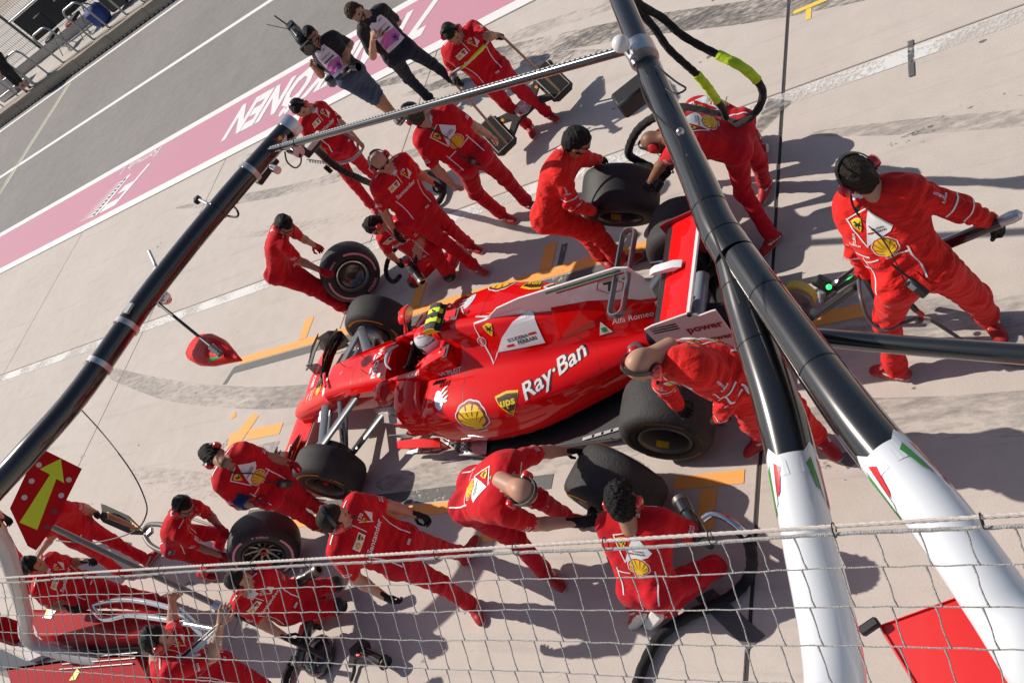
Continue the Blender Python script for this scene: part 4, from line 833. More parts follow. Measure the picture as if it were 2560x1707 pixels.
for x in (1.42, 1.28): D.new('shut_line'); D.put(stroke([(-.19, 0), (.19, 0)], .003), DKRED, (x, 0, .72), (0, 1, 0), (-1, 0, 0), (0, 0, 1), .0012, .03)
D.build('print', CAR)
# ================================================================ PEOPLE
SKINS = [mat('skin light', (0.50, 0.27, 0.18), 0.5, spec=.35), mat('skin tan', (0.40, 0.20, 0.12), 0.5, spec=.35), mat('skin brown', (0.22, 0.105, 0.06), 0.5, spec=.35)]
def cloth_mat(name, col, bump=.5, sc=(.75, .75, 1.7), rough=.8):
    M = bpy.data.materials.new(name); M.use_nodes = True; t = M.node_tree; b = t.nodes['Principled BSDF']; L = t.links.new
    b.inputs['Roughness'].default_value = rough; b.inputs['Specular IOR Level'].default_value = .2; b.inputs['Sheen Weight'].default_value = .08
    tc = t.nodes.new('ShaderNodeTexCoord'); mp = t.nodes.new('ShaderNodeMapping'); mp.inputs['Scale'].default_value = sc; L(tc.outputs['Object'], mp.inputs[0])
    n1 = t.nodes.new('ShaderNodeTexNoise'); n1.inputs['Scale'].default_value = 9; n1.inputs['Detail'].default_value = 2; n1.inputs['Distortion'].default_value = .8; L(mp.outputs[0], n1.inputs[0])
    n2 = t.nodes.new('ShaderNodeTexNoise'); n2.inputs['Scale'].default_value = 28; n2.inputs['Detail'].default_value = 1; n2.inputs['Distortion'].default_value = 1.2; L(mp.outputs[0], n2.inputs[0])
    ad = t.nodes.new('ShaderNodeMath'); ad.operation = 'MULTIPLY_ADD'; ad.inputs[1].default_value = .18; L(n2.outputs[0], ad.inputs[0]); L(n1.outputs[0], ad.inputs[2])
    bp = t.nodes.new('ShaderNodeBump'); bp.inputs['Strength'].default_value = bump; bp.inputs['Distance'].default_value = .035; L(ad.outputs[0], bp.inputs['Height']); L(bp.outputs[0], b.inputs['Normal'])
    mr = t.nodes.new('ShaderNodeMapRange'); mr.inputs[1].default_value = .35; mr.inputs[2].default_value = .65; mr.inputs[3].default_value = .86; mr.inputs[4].default_value = 1.1; L(n1.outputs[0], mr.inputs[0])
    cb = t.nodes.new('ShaderNodeCombineColor'); [L(mr.outputs[0], cb.inputs[k]) for k in range(3)]
    mx = t.nodes.new('ShaderNodeMix'); mx.data_type = 'RGBA'; mx.blend_type = 'MULTIPLY'; mx.inputs[0].default_value = 1; mx.inputs[6].default_value = (*col, 1); L(cb.outputs[0], mx.inputs[7]); L(mx.outputs[2], b.inputs['Base Color'])
    MATS[name] = M; return M
SHIRT = cloth_mat('red team shirt', (0.58, 0.005, 0.012), .3); TROU = cloth_mat('red team trousers', (0.52, 0.004, 0.016), .5)
SUIT = cloth_mat('red quilted overall', (0.74, 0.016, 0.012), .85)
DARKT = cloth_mat('charcoal t-shirt', (0.025, 0.025, 0.028), .4); NAVY = cloth_mat('navy jeans', (0.012, 0.016, 0.03), .5); DENIM = cloth_mat('faded denim', (0.05, 0.075, 0.13), .5)
GLOVE_B = cloth_mat('black glove', (0.012, 0.012, 0.013), .4); GLOVE_R = cloth_mat('red glove', (0.35, 0.006, 0.014), .4); GLOVE_Y = cloth_mat('yellow glove', (0.72, 0.82, 0.03), .3)
BLUES = cloth_mat('blue sleeve', (0.012, 0.035, 0.12), .3); COLLAR = mat('white collar', (.74, .73, .74), .7)
SHOE_R = mat('red shoe', (.40, .010, .012), .55, var=.2, vscale=30); SHOE_D = mat('grey shoe', (.08, .08, .085), .6); SOLE = mat('white sole', (.62, .58, .55), .6); SHOE_K = mat('black sole', (.02, .02, .02), .6)
HAIRM = {'black': mat('black hair', (.007, .006, .0055), .55, spec=.25, bump=.7, bscale=120, var=.5, vscale=60), 'brown': mat('brown hair', (.018, .011, .007), .55, spec=.25, bump=.7, bscale=120, var=.5, vscale=60), 'grey': mat('grey hair', (.05, .043, .038), .55, spec=.25, bump=.7, bscale=110, var=.6, vscale=50), 'auburn': mat('auburn hair', (.06, .028, .014), .55, spec=.25, bump=.7, bscale=110, var=.6, vscale=50)}
EARCUP = mat('red ear cup', (.60, .008, .010), .22, coat=.7); BANDM = mat('headset band', (.016, .02, .019), .3, coat=.3); LENS = mat('dark lens', (.02, .015, .015), .08, coat=1); LENSO = mat('amber lens', (.55, .2, .02), .08, coat=1)
# ---------------------------------------------------------------- signed-distance surface builder
class Field:
    def __init__(s, lo, hi, h):
        s.h = h; s.lo = np.array(lo, float); s.n = np.maximum(((np.array(hi) - s.lo) / h).astype(int) + 2, 4)
        s.D = np.full(s.n, 1.0, np.float32); s.B = np.full(s.n, 1.0, np.float32); s.I = np.zeros(s.n, np.int16)
    def block(s, lo, hi, pad):
        a = np.clip(((np.array(lo) - pad - s.lo) / s.h).astype(int), 0, s.n - 1); b = np.clip(((np.array(hi) + pad - s.lo) / s.h).astype(int) + 2, 1, s.n)
        sl = tuple(slice(x, y) for x, y in zip(a, b)); ax = [s.lo[k] + s.h * np.arange(a[k], b[k], dtype=np.float32) for k in range(3)]
        return sl, np.stack(np.meshgrid(*ax, indexing='ij'), -1).astype(np.float32)
    def union(s, sl, d, k, idv):
        D = s.D[sl]; hh = np.maximum(k - np.abs(D - d), 0) / k if k > 0 else 0
        s.D[sl] = np.minimum(D, d) - hh * hh * k / 4
        B = s.B[sl]; m_ = d < B; B[m_] = d[m_]; s.I[sl][m_] = idv
    def cone(s, a, b, ra, rb, k=.03, idv=0, flat=None):
        a = np.array(a, np.float32); b = np.array(b, np.float32); r = max(ra, rb)
        sl, P = s.block(np.minimum(a, b) - r, np.maximum(a, b) + r, k + .02)
        if flat is not None:  # squash along a direction: (axis, factor)
            ax, fac = flat; ax = np.array(ax, np.float32); mid = (a + b) / 2; t_ = (P - mid) @ ax; P = P + ((fac - 1) * t_)[..., None] * ax
        ab = b - a; L2 = float(ab @ ab) + 1e-9; t = np.clip(((P - a) @ ab) / L2, 0, 1)
        d = np.linalg.norm(P - a - t[..., None] * ab, axis=-1) - (ra + (rb - ra) * t)
        s.union(sl, d, k, idv)
    def ell(s, c, R, rad, k=.03, idv=0):
        c = np.array(c, np.float32); rad = np.array(rad, np.float32); m_ = rad.max()
        sl, P = s.block(c - m_, c + m_, k + .02); q = (P - c) @ np.array(R, np.float32)
        l = np.linalg.norm(q / rad, axis=-1); l2 = np.linalg.norm(q / (rad * rad), axis=-1) + 1e-6
        s.union(sl, l * (l - 1) / l2, k, idv)
    def carve(s, c, r, k=.01):
        c = np.array(c, np.float32); sl, P = s.block(c - r, c + r, k + .02); d = -(np.linalg.norm(P - c, axis=-1) - r); D = s.D[sl]
        hh = np.maximum(k - np.abs(D - d), 0) / k; s.D[sl] = np.maximum(D, d) + hh * hh * k / 4
    def surface(s):
        D = s.D; S = D < 0; nx, ny, nz = s.n; key = lambda i, j, k: (i * ny + j) * nz + k
        cells = {}; E = []
        for ax in range(3):
            a = [slice(None)] * 3; b = [slice(None)] * 3; a[ax] = slice(0, -1); b[ax] = slice(1, None)
            idx = np.argwhere(S[tuple(a)] != S[tuple(b)]); j = idx.copy(); j[:, ax] += 1
            d0 = D[tuple(idx.T)]; d1 = D[tuple(j.T)]; t = d0 / (d0 - d1); p = idx.astype(np.float32); p[:, ax] += t
            E.append((ax, idx, p, d0 < 0))
        allc = []; allp = []
        for ax, idx, p, sg in E:
            o1, o2 = [(1, 2), (2, 0), (0, 1)][ax]
            for da, db in ((0, 0), (-1, 0), (-1, -1), (0, -1)):
                c = idx.copy(); c[:, o1] += da; c[:, o2] += db; allc.append(key(*c.T)); allp.append(p)
        allc_ = np.concatenate(allc); allp = np.concatenate(allp); u, inv = np.unique(allc_, return_inverse=True)
        sm = np.zeros((len(u), 3)); 
        for k in range(3): sm[:, k] = np.bincount(inv, allp[:, k], len(u))
        vs = sm / np.bincount(inv, minlength=len(u))[:, None]; F = []; pos = 0
        for ax, idx, p, sg in E:
            n_ = len(idx); q = np.stack([inv[pos + k * n_: pos + (k + 1) * n_] for k in range(4)], 1); pos += 4 * n_
            q[~sg] = q[~sg][:, ::-1]; F.append(q)
        F = np.concatenate(F); ci = np.clip(np.rint(vs).astype(int), 0, s.n - 1); ids = s.I[tuple(ci.T)]
        return s.lo + vs * s.h, F, ids
def np_mesh(name, vs, F, mats_, fm):
    me = bpy.data.meshes.new(name); nf = len(F); me.vertices.add(len(vs)); me.vertices.foreach_set('co', np.asarray(vs, np.float32).ravel())
    me.loops.add(nf * 4); me.loops.foreach_set('vertex_index', F.astype(np.int32).ravel()); me.polygons.add(nf)
    me.polygons.foreach_set('loop_start', np.arange(0, nf * 4, 4, dtype=np.int32))
    for M in mats_: me.materials.append(M)
    me.polygons.foreach_set('material_index', np.asarray(fm, np.int32)); me.polygons.foreach_set('use_smooth', np.ones(nf, bool)); me.update(calc_edges=True); me.validate(); return me
def vnormals(vs, F):
    a, b, c, d = [vs[F[:, k]] for k in range(4)]; n = np.cross(c - a, d - b); N = np.zeros_like(vs)
    for k in range(4): np.add.at(N, F[:, k], n)
    return N / (np.linalg.norm(N, axis=1, keepdims=True) + 1e-9)
# ---------------------------------------------------------------- head template: face looks along +Y, up +Z, centre of skull at origin
def head_field(h=.0075):
    f = Field((-.11, -.14, -.22), (.11, .15, .15), h); I3 = np.eye(3)
    f.ell((0, -.012, .018), I3, (.076, .098, .098), .02, 0); f.ell((0, .022, -.03), I3, (.064, .075, .085), .03, 0)
    f.ell((0, .052, -.085), I3, (.043, .042, .034), .03, 0); f.cone((0, .045, -.09), (0, .075, -.098), .028, .02, .02, 0)   # jaw, chin
    f.cone((0, .086, .0), (0, .106, -.042), .009, .014, .014, 0); f.ell((0, .096, -.046), I3, (.017, .012, .010), .010, 0)    # nose
    f.cone((-.04, .080, .012), (.04, .080, .012), .010, .010, .014, 0)                                                           # brow
    for s in (-1, 1):
        f.carve((s * .032, .098, -.008), .016, .012); f.ell((s * .031, .074, -.010), I3, (.015, .012, .011), .004, 2)
        f.ell((s * .048, .055, -.042), I3, (.022, .026, .020), .03, 0)
        f.ell((s * .080, -.008, -.02), I3, (.010, .020, .031), .01, 0)
    f.cone((-.02, .090, -.071), (.02, .090, -.071), .007, .007, .006, 1); f.cone((-.016, .086, -.083), (.016, .086, -.083), .008, .008, .008, 1)
    f.cone((0, -.03, -.05), (0, -.045, -.2), .056, .06, .03, 0)
    return f
HV, HF, HID = head_field().surface()
def hair_mesh(style, mname):
    f = Field((-.12, -.15, -.14), (.12, .14, .17), .0085); I3 = np.eye(3)
    th = {'short': .008, 'buzz': .002, 'thick': .014, 'curly': .022}[style]
    f.ell((0, -.014, .022), I3, (.079 + th, .102 + th, .101 + th), .02, 0); f.ell((0, -.05, -.04), I3, (.070 + th * .6, .055 + th, .08), .02, 0)
    vs, F, ids = f.surface()
    hl = .045 + .0 * vs[:, 0]
    c = vs[F].mean(1); front = c[:, 1]; z = c[:, 2]
    line = np.where(front > .05, .052 - (np.abs(c[:, 0]) * .15), np.where(front > .0, .052 - (.05 - front) * 1.5, np.where(front > -.035, -.02, -.10)))
    keep = z > line; F = F[keep]; n = vnormals(vs, F)
    k = {'short': .003, 'buzz': .0008, 'thick': .0035, 'curly': .007}[style]; fr = {'short': 90, 'buzz': 80, 'thick': 80, 'curly': 125}[style]
    d = np.sin(vs[:, 0] * fr + 2 * np.sin(vs[:, 1] * fr * .8)) * np.sin(vs[:, 1] * fr * 1.1 + vs[:, 2] * fr * .7) + .6 * np.sin(vs[:, 2] * fr * 1.7 + vs[:, 0] * fr)
    vs = vs + n * (k * d)[:, None]
    return np_mesh('hair', vs, F, [HAIRM[mname]], np.zeros(len(F)))
HAIR_CACHE = {}
def headset_parts():
    out = []
    P = [(.096 * math.cos(a), -.015, .0 + .137 * math.sin(a)) for a in np.linspace(math.pi * 1.02, -math.pi * .02, 15)]
    secs = [[(Vector(p) + Vector((0, dy, 0)) + Vector((p[0], 0, p[2])).normalized() * dr) for dy, dr in ((-.013, 0), (-.013, .008), (.013, .008), (.013, 0))] for p in P]
    out.append(('headset_band', MB().loft(secs).mesh('headset_band'), BANDM))
    for s in (-1, 1):
        mb = MB().lathe([(0, 0), (0, .038), (.014, .044), (.036, .038), (.046, .022), (.046, 0)], (s * .087, -.012, -.022), (s, 0, 0), 18); out.append(('ear_cup', mb.mesh('ear_cup'), EARCUP))
        out.append(('ear_pad', MB().lathe([(-.014, .022), (-.014, .042), (.002, .046), (.002, .022)], (s * .087, -.012, -.022), (s, 0, 0), 18, closed=True).mesh('ear_pad'), BANDM))
    P = curve([(-.115, -.0, -.03), (-.12, .05, -.06), (-.10, .10, -.075), (-.065, .125, -.08)], 10); mb = MB().tube(P, .0035, 6); mb.sphere(P[-1], .013, 10, 6); out.append(('microphone', mb.mesh('microphone'), BLACK))
    return out
HS = headset_parts(); HSL = None
def glasses_mesh(M):
    mb = MB().use(M)
    for s in (-1, 1): mb.loft([[(s * (.033 + .028 * math.cos(a)), .098 - .012 * abs(math.cos(a)) - (.02 if s * math.cos(a) > .6 * s else 0) * 0, -.008 + .019 * math.sin(a)) for a in np.linspace(0, 2 * math.pi, 13)[:-1]], [(s * (.033 + .028 * math.cos(a)), .092 - .012 * abs(math.cos(a)), -.008 + .019 * math.sin(a)) for a in np.linspace(0, 2 * math.pi, 13)[:-1]]])
    mb.use(BLACK).tube([(-.075, .0, -.002), (-.068, .085, .002), (-.02, .104, .006), (.02, .104, .006), (.068, .085, .002), (.075, .0, -.002)], .004, 6)
    return mb.mesh('glasses')
# ---------------------------------------------------------------- hand template: wrist at origin, fingers along +Y, palm facing -Z, thumb toward +X (left hand = mirrored)
def hand_mesh(curl, M, name, fat=1.0):
    f = Field((-.09, -.07, -.13), (.09, .23, .06), .0062)
    f.cone((0, -.045, 0), (0, .015, 0), .031 * fat, .027 * fat, .02, 0, flat=((0, 0, 1), 1.25))
    for x in (-.026, -.009, .009, .026): f.cone((x * .55, .01, 0), (x, .085, 0), .017 * fat, .0145 * fat, .012, 0)
    for x, L_, sp in ((-.031, .060, -.010), (-.0105, .078, -.003), (.0105, .084, .003), (.031, .074, .010)):
        p = np.array([x, .088, 0.]); a = curl * .55; l = L_ * .45
        for seg in range(3):
            d = np.array([sp / L_ * .5, math.cos(a), -math.sin(a)]); q = p + d * l; f.cone(p, q, (.0105 - .0008 * seg) * fat, (.0098 - .0012 * seg) * fat, .003, 0); p = q; a += curl * (.9 - .2 * seg); l *= .72
    p = np.array([.022, .018, -.004]); q = np.array([.052, .05, -.022]); f.cone(p, q, .016 * fat, .013 * fat, .012, 0)
    r = q + np.array([.018 * (1 - .6 * curl), .032, -.012 - .012 * curl]); f.cone(q, r, .0125 * fat, .0105 * fat, .004, 0); e = r + np.array([-.004 - .012 * curl, .026, -.006]); f.cone(r, e, .0105 * fat, .009 * fat, .003, 0)
    vs, F, ids = f.surface(); return vs, F
HANDS = {}
def get_hand(kind, curl, side, M):
    key = (kind, round(curl, 1), side, M.name)
    if key not in HANDS:
        vs, F = hand_mesh(curl, M, kind, 1.13 if kind == 'glove' else 1.0)
        if side == 'L': vs = vs * np.array([-1, 1, 1]); F = F[:, ::-1]
        HANDS[key] = np_mesh(kind, vs, F, [M], np.zeros(len(F)))
    return HANDS[key]
# shoe template: ankle at origin (0,0,0.085 above sole), toe along +Y
def shoe_mesh(M, S):
    f = Field((-.08, -.13, -.11), (.08, .24, .11), .0075)
    f.cone((0, -.04, -.055), (0, .155, -.062), .042, .034, .02, 0, flat=((0, 0, 1), 1.15)); f.cone((0, .02, -.04), (0, .12, -.05), .042, .036, .03, 0); f.cone((0, -.02, .02), (0, -.025, -.04), .046, .042, .03, 0)
    f.cone((0, .02, .0), (0, .06, -.03), .034, .038, .02, 0)
    vs, F, ids = f.surface(); vs[:, 2] = np.maximum(vs[:, 2], -.085)
    z = vs[F].mean(1)[:, 2]; y = vs[F].mean(1)[:, 1]; fm = np.where(z < -.064, 1, 0); c = vs[F].mean(1)
    st = (np.abs(c[:, 2] + .025 - .25 * (c[:, 1] - .02)) < .006) & (c[:, 1] > -.05) & (c[:, 1] < .08) & (np.abs(c[:, 0]) > .028); fm = np.where(st & (fm == 0), 1, fm)
    return np_mesh('shoe', vs, F, [M, S], fm)
SHOES = {'red': shoe_mesh(SHOE_R, SOLE), 'grey': shoe_mesh(SHOE_D, SOLE), 'dark': shoe_mesh(SHOE_D, SHOE_K)}
def rot_from(y, zhint):
    y = Vector(y).normalized(); z = Vector(zhint); z = z - y * z.dot(y)
    if z.length < 1e-4: z = Vector((0, 0, 1)) - y * y.z
    z.normalize(); x = y.cross(z); return Matrix((x, y, z)).transposed()
def xf(c, R, s=1.0): return Matrix.Translation(Vector(c)) @ (R.to_4x4()) @ Matrix.Diagonal((s, s, s, 1))
PEOPLE_N = 0
def person(pose, label, look, outfit='polo', hair=('short', 'black'), headset=True, gloves='B', glasses=None, skin=0, beard=False, prints='both', group='pit crew in red', shoe='red', curl=(.8, .8), bodyscale=1.0, radio=None, mic_side=1, palm=None, knee_pads=False, boom=None):
    J = {k: np.array(v) for k, v in pose['J'].items()}; s = pose['s']
    J['hd'] = J['nk'] + (J['hd'] - J['nk']) * .83
    base = (J['aL'] + J['aR']) / 2; base[2] = 0
    root = thing('person', label, 'person', tuple(base), group)
    SK = SKINS[skin]; T_, P_ = {'polo': (SHIRT, TROU), 'suit': (SUIT, SUIT), 'photo': (DARKT, NAVY), 'camera': (DARKT, DENIM), 'shorts': (DARKT, DARKT)}[outfit]
    mats_ = [SK, T_, P_, mat('lips %d' % skin, tuple(c * .75 for c in SK.node_tree.nodes['Principled BSDF'].inputs['Base Color'].default_value[:3]), .5), mat('eye dark', (.05, .035, .03), .2), COLLAR, HAIRM['black' if hair is None else hair[1]] if beard else COLLAR, BLUES]
    lo = np.min([v for v in J.values()], 0) - .22; hi = np.max([v for v in J.values()], 0) + .22; lo[2] = max(lo[2], -.02)
    f = Field(lo, hi, .0125); b = s * bodyscale
    mh = (J['hL'] + J['hR']) / 2; U = J['nk'] - mh; UL = np.linalg.norm(U); U /= UL; Lt = J['sL'] - J['sR']; Lt -= U * (Lt @ U); Lt /= np.linalg.norm(Lt); Fw = np.cross(Lt, U)
    if np.linalg.norm(Fw) < 1e-6: Fw = np.array([0, 1, 0.])
    hl = J['hL'] - J['hR']; hl /= np.linalg.norm(hl) + 1e-9
    loose = 1.06 if outfit == 'suit' else 1.0
    # torso stack, flattened front to back; spine bows a little backwards
    lv = [(0.0, .085, .108, 0), (.16, .075, .104, .005), (.34, .068, .106, .018), (.52, .080, .112, .025), (.70, .10, .116, .022), (.84, .115, .108, .012), (.94, .085, .085, .0)]
    for i in range(len(lv) - 1):
        for t in (0, .5):
            a = np.array(lv[i]) * (1 - t) + np.array(lv[i + 1]) * t; c = mh + U * UL * a[0] - Fw * a[3] * b; ax = hl * (1 - a[0]) + Lt * a[0]; ax /= np.linalg.norm(ax)
            f.cone(c - ax * a[1] * b, c + ax * a[1] * b, a[2] * b * loose, a[2] * b * loose, .06, 1 if a[0] > .10 else 2, flat=(Fw, 1.22))
    f.cone(J['nk'] - U * .03, J['sL'], .062 * b, .072 * b * loose, .05, 1); f.cone(J['nk'] - U * .03, J['sR'], .062 * b, .072 * b * loose, .05, 1)
    hdv = J['hd'] - J['nk']; hdv /= np.linalg.norm(hdv)
    f.cone(J['nk'] - hdv * .03, J['nk'] + hdv * .10, .062 * s, .055 * s, .03, 0)
    # collar ring
    if outfit in ('polo', 'suit'):
        for a in np.linspace(0, 2 * math.pi, 12)[:-1]:
            e1 = Lt * math.cos(a) + Fw * math.sin(a); c = J['nk'] + hdv * (.016 - .040 * max(0, math.sin(a))) * s + e1 * .060 * s; a2 = a + 2 * math.pi / 11; e2 = Lt * math.cos(a2) + Fw * math.sin(a2); c2 = J['nk'] + hdv * (.016 - .040 * max(0, math.sin(a2))) * s + e2 * .060 * s
            f.cone(c, c2, .014 * s, .014 * s, .004, 5)
    for S_ in 'LR':
        sh, el, wr = J['s' + S_], J['e' + S_], J['w' + S_]
        if outfit == 'suit':
            f.cone(sh, el, .074 * b, .062 * b, .035, 1); f.cone(el, wr, .060 * b, .046 * b, .02, 1)
            for t in (.25, .45, .65, .85): c = el + (wr - el) * t; f.ell(c, np.eye(3), (.058 * b * (1 - .25 * t),) * 3, .006, 1)
        else:
            f.cone(sh, el, .050 * b, .043 * b, .02, 0); f.cone(el, el + (wr - el) * .3, .043 * b, .045 * b, .02, 0); f.cone(el + (wr - el) * .3, wr, .044 * b, .030 * b, .02, 0)
            f.cone(sh, sh + (el - sh) * .72, .073 * b, .062 * b, .012, 1)
            if outfit == 'polo' and boom == 'blue' and S_ == 'L': f.cone(sh + (el - sh) * .6, el + (wr - el) * .45, .056 * b, .05 * b, .006, 7)
        hp, kn, an = J['h' + S_], J['k' + S_], J['a' + S_]
        if outfit in ('camera', 'shorts'):
            f.cone(hp, kn, .10 * b, .085 * b, .05, 2); f.cone(kn, kn + (an - kn) * .12, .080 * b, .078 * b, .004, 2); f.cone(kn, kn + (an - kn) * .35, .052 * b, .056 * b, .02, 0); f.cone(kn + (an - kn) * .35, an, .055 * b, .036 * b, .02, 0)
        else:
            q = 1.1 if outfit == 'suit' else 1.0
            f.cone(hp, kn, .103 * b * q, .070 * b * q, .05, 2); f.cone(kn, an + (kn - an) * .10, .068 * b * q, .056 * b * q, .03, 2); f.cone(an + (kn - an) * .22, an + (kn - an) * .06, .057 * b * q, .060 * b * q, .02, 2)
        f.ell(hp - Fw * .035 * b + U * .0, np.eye(3), (.105 * b,) * 3, .05, 2)
    vs, F, ids = f.surface()
    # cloth folds: displace cloth along normals, stronger near joints
    N = vnormals(vs, F); cloth = np.isin(ids, (1, 2)); amp = np.zeros(len(vs))
    global PEOPLE_N; PEOPLE_N += 1; ph = PEOPLE_N * 1.7
    for jn, w_ in (('eL', 1), ('eR', 1), ('kL', 1.1), ('kR', 1.1), ('hL', .8), ('hR', .8), ('sL', .6), ('sR', .6), ('aL', 1.3), ('aR', 1.3)):
        amp += w_ * np.exp(-(np.linalg.norm(vs - J[jn], axis=1) / .13) ** 2)
    amp += .35 + .5 * np.exp(-(((vs - mh) @ U - .12) / .12) ** 2)
    wob = np.sin(vs @ np.array([13, 17, 52]) + 3 * np.sin(vs @ np.array([19, -11, 9]) + ph) + ph) + .7 * np.sin(vs @ np.array([-31, 27, 47]) + 2.5 * np.sin(vs @ np.array([-9, 23, 15])) + 2 * ph)
    vs = vs + N * (cloth * amp * wob * (.0058 if outfit == 'suit' else .0036))[:, None]
    vs[:, 2] = np.maximum(vs[:, 2], .004)
    # head
    up = Vector(hdv); d = Vector(look) - Vector(J['hd']); d.normalize(); 
    fwd = (d - up * d.dot(up) * .55); R_ = rot_from(fwd, up); hs = s * .93
    Rn = np.array(R_) * hs * np.array([1.05, 1, 1]); hv = HV @ Rn.T + J['hd']; off = len(vs)
    hid = HID.copy(); hf = HF + off; hm = np.array([0, 3, 4])[hid[HF[:, 0]]]
    if beard:
        c = HV[HF].mean(1); bm_ = (c[:, 2] < -.045) & (c[:, 1] > .01) & (c[:, 2] > -.125) & ~((c[:, 2] > -.078) & (c[:, 2] < -.066) & (c[:, 1] > .08)); hm = np.where(bm_ & (hm == 0), 6, hm)
    fm = np.array([0, 1, 2, 3, 4, 5, 6, 7])[ids[F[:, 0]]]
    vs = np.concatenate([vs, hv]); F = np.concatenate([F, hf]); fm = np.concatenate([fm, hm])
    # bare hands join the body surface, gloves are separate clothing
    gm = {'B': GLOVE_B, 'R': GLOVE_R, 'Y': GLOVE_Y, None: None}
    gl = gloves if isinstance(gloves, tuple) else (gloves, gloves); glove_jobs = []
    for k, S_ in enumerate('LR'):
        dv = Vector(J['w' + S_] - J['e' + S_]).normalized(); pm = palm[k] if palm and palm[k] else tuple(-(Lt if S_ == 'L' else -Lt) * .8 + Fw * .1 + np.array([0, 0, -.5]))
        Rh = rot_from(dv, -Vector(pm)); M4 = xf(J['w' + S_], Rh, s)
        g = gl[k]
        if g is None:
            hv_, hf_ = hand_mesh(curl[k], None, 'h', 1.0) if ('v', curl[k]) not in HANDS else HANDS[('v', curl[k])]
            HANDS[('v', curl[k])] = (hv_, hf_)
            if S_ == 'L': hv_ = hv_ * np.array([-1, 1, 1]); hf_ = hf_[:, ::-1]
            o = len(vs); vs = np.concatenate([vs, hv_ @ (np.array(Rh) * s).T + J['w' + S_]]); F = np.concatenate([F, hf_ + o]); fm = np.concatenate([fm, np.zeros(len(hf_), int)])
        else: glove_jobs.append((get_hand('glove', curl[k], S_, gm[g]), M4))
    body_me = np_mesh('body', vs, F, mats_, fm); link('body', body_me, root)
    IV = Matrix.Translation(-Vector(base))
    def child(name, me, M4, M=None):
        o = link(name, me, root, mw=IV @ M4)
        o.matrix_parent_inverse = Matrix.Identity(4)
        if M is not None and not me.materials: me.materials.append(M)
        return o
    for me, M4 in glove_jobs: child('glove', me, M4)
    H4 = xf(J['hd'], R_, hs)
    if hair:
        if hair not in HAIR_CACHE: HAIR_CACHE[hair] = hair_mesh(*hair)
        child('hair', HAIR_CACHE[hair], H4)
    if headset:
        for nm, me, M in HS:
            child(nm, me, H4 if mic_side > 0 or nm != 'microphone' else H4 @ Matrix.Diagonal((-1, 1, 1, 1)), M)
    if glasses: child('glasses', GLASS[glasses], H4)
    for S_ in 'LR':
        tv = Vector(J['t' + S_] - J['a' + S_]); sh_up = Vector(J['k' + S_] - J['a' + S_]); kneeling = J['a' + S_][2] > .105 or (J['t' + S_][2] > J['a' + S_][2] - .03 and J['a' + S_][2] > .1)
        tv.z = 0 if not kneeling else tv.z
        zz = Vector((0, 0, 1)); 
        if kneeling: zz = -Vector((tv.x, tv.y, 0)).normalized() * 0 + sh_up.normalized(); tv = Vector((tv.x, tv.y, -abs(tv.z) - .02))
        child('shoe', SHOES[shoe], xf(Vector(J['a' + S_]) + (Vector((0, 0, .088 - J['a' + S_][2])) if not kneeling else Vector((0, 0, .0))), rot_from(tv, zz), s))
    # printed emblems
    nb = int((F.max(1) < off).sum()); bv = BVHTree.FromPolygons([Vector(v) for v in vs[:off]], F[:nb].tolist())
    dc = Decal(bv); ctr = lambda a, l: Vector(mh + U * UL * a + Lt * l * b)
    Uv, Lv, Fv = Vector(U), Vector(Lt), Vector(Fw)
    if outfit in ('polo', 'suit') and prints in ('front', 'both'):
        n = Fv; u = Lv   # as seen from the front the wearer's left is on the right
        if outfit == 'polo': dc.new('chest_lettering'); dc.put(text2d('Santander', .25), WHITE, ctr(.60, -.005), u, Uv, n, .004, .02)
        o = ctr(.80, -.085); dc.new('sponsor_patch'); dc.put(poly2d([(-.06, -.032), (.06, -.032), (.06, .032), (-.06, .032)]), WHITE, o, u, Uv, n, .003, .02)
        o1 = o - Lv * .028; bd, gp = shell2d(.023); dc.put(bd, YELLOWP, o1, u, Uv, n, .005, 0); [dc.put(g_, REDP, o1, u, Uv, n, .0062, 0) for g_ in gp]
        dc.put(shield2d(.042, .050), BROWNP, o + Lv * .029, u, Uv, n, .005, 0); dc.put(text2d('ups', .03), YELLOWP, o + Lv * .029, u, Uv, n, .0062, 0)
        o = ctr(.80, .085); dc.new('chest_badge'); dc.put(poly2d([(-.005, -.05), (.055, -.03), (.04, .045)]), WHITE, o, u, Uv, n, .003, .02); dc.put(shield2d(.034, .044), YELLOWP, o - Lv * .02 + Uv * .01, u, Uv, n, .005, 0); dc.put(horse2d(.03), BLACKP, o - Lv * .02 + Uv * .01, u, Uv, n, .0062, 0)
        dc.put(poly2d([(-.055, .05), (-.048, .05), (.0, -.055), (-.005, -.062)]), WHITE, o + Lv * .005, u, Uv, n, .004, .02)
        dc.new('number_print'); dc.put(text2d('170', .05), WHITE, ctr(.90, .075), u, Uv, n, .004, 0)
        for l in (-1, 1): dc.new('piping'); dc.put(poly2d([(l * .035 - .0045, .14), (l * .012 - .0045, .06), (-.0045, -.02), (l * .006 - .0045, -.12), (l * .006 + .0045, -.12), (.0045, -.02), (l * .012 + .0045, .06), (l * .035 + .0045, .14)]), WHITE, ctr(.30, l * .118), u, Uv, n, .004, .015)
        dc.new('zip'); dc.put(poly2d([(-.003, -.07), (.003, -.07), (.003, .07), (-.003, .07)]), WHITE, ctr(.87, 0), u, Uv, n, .004, .02)
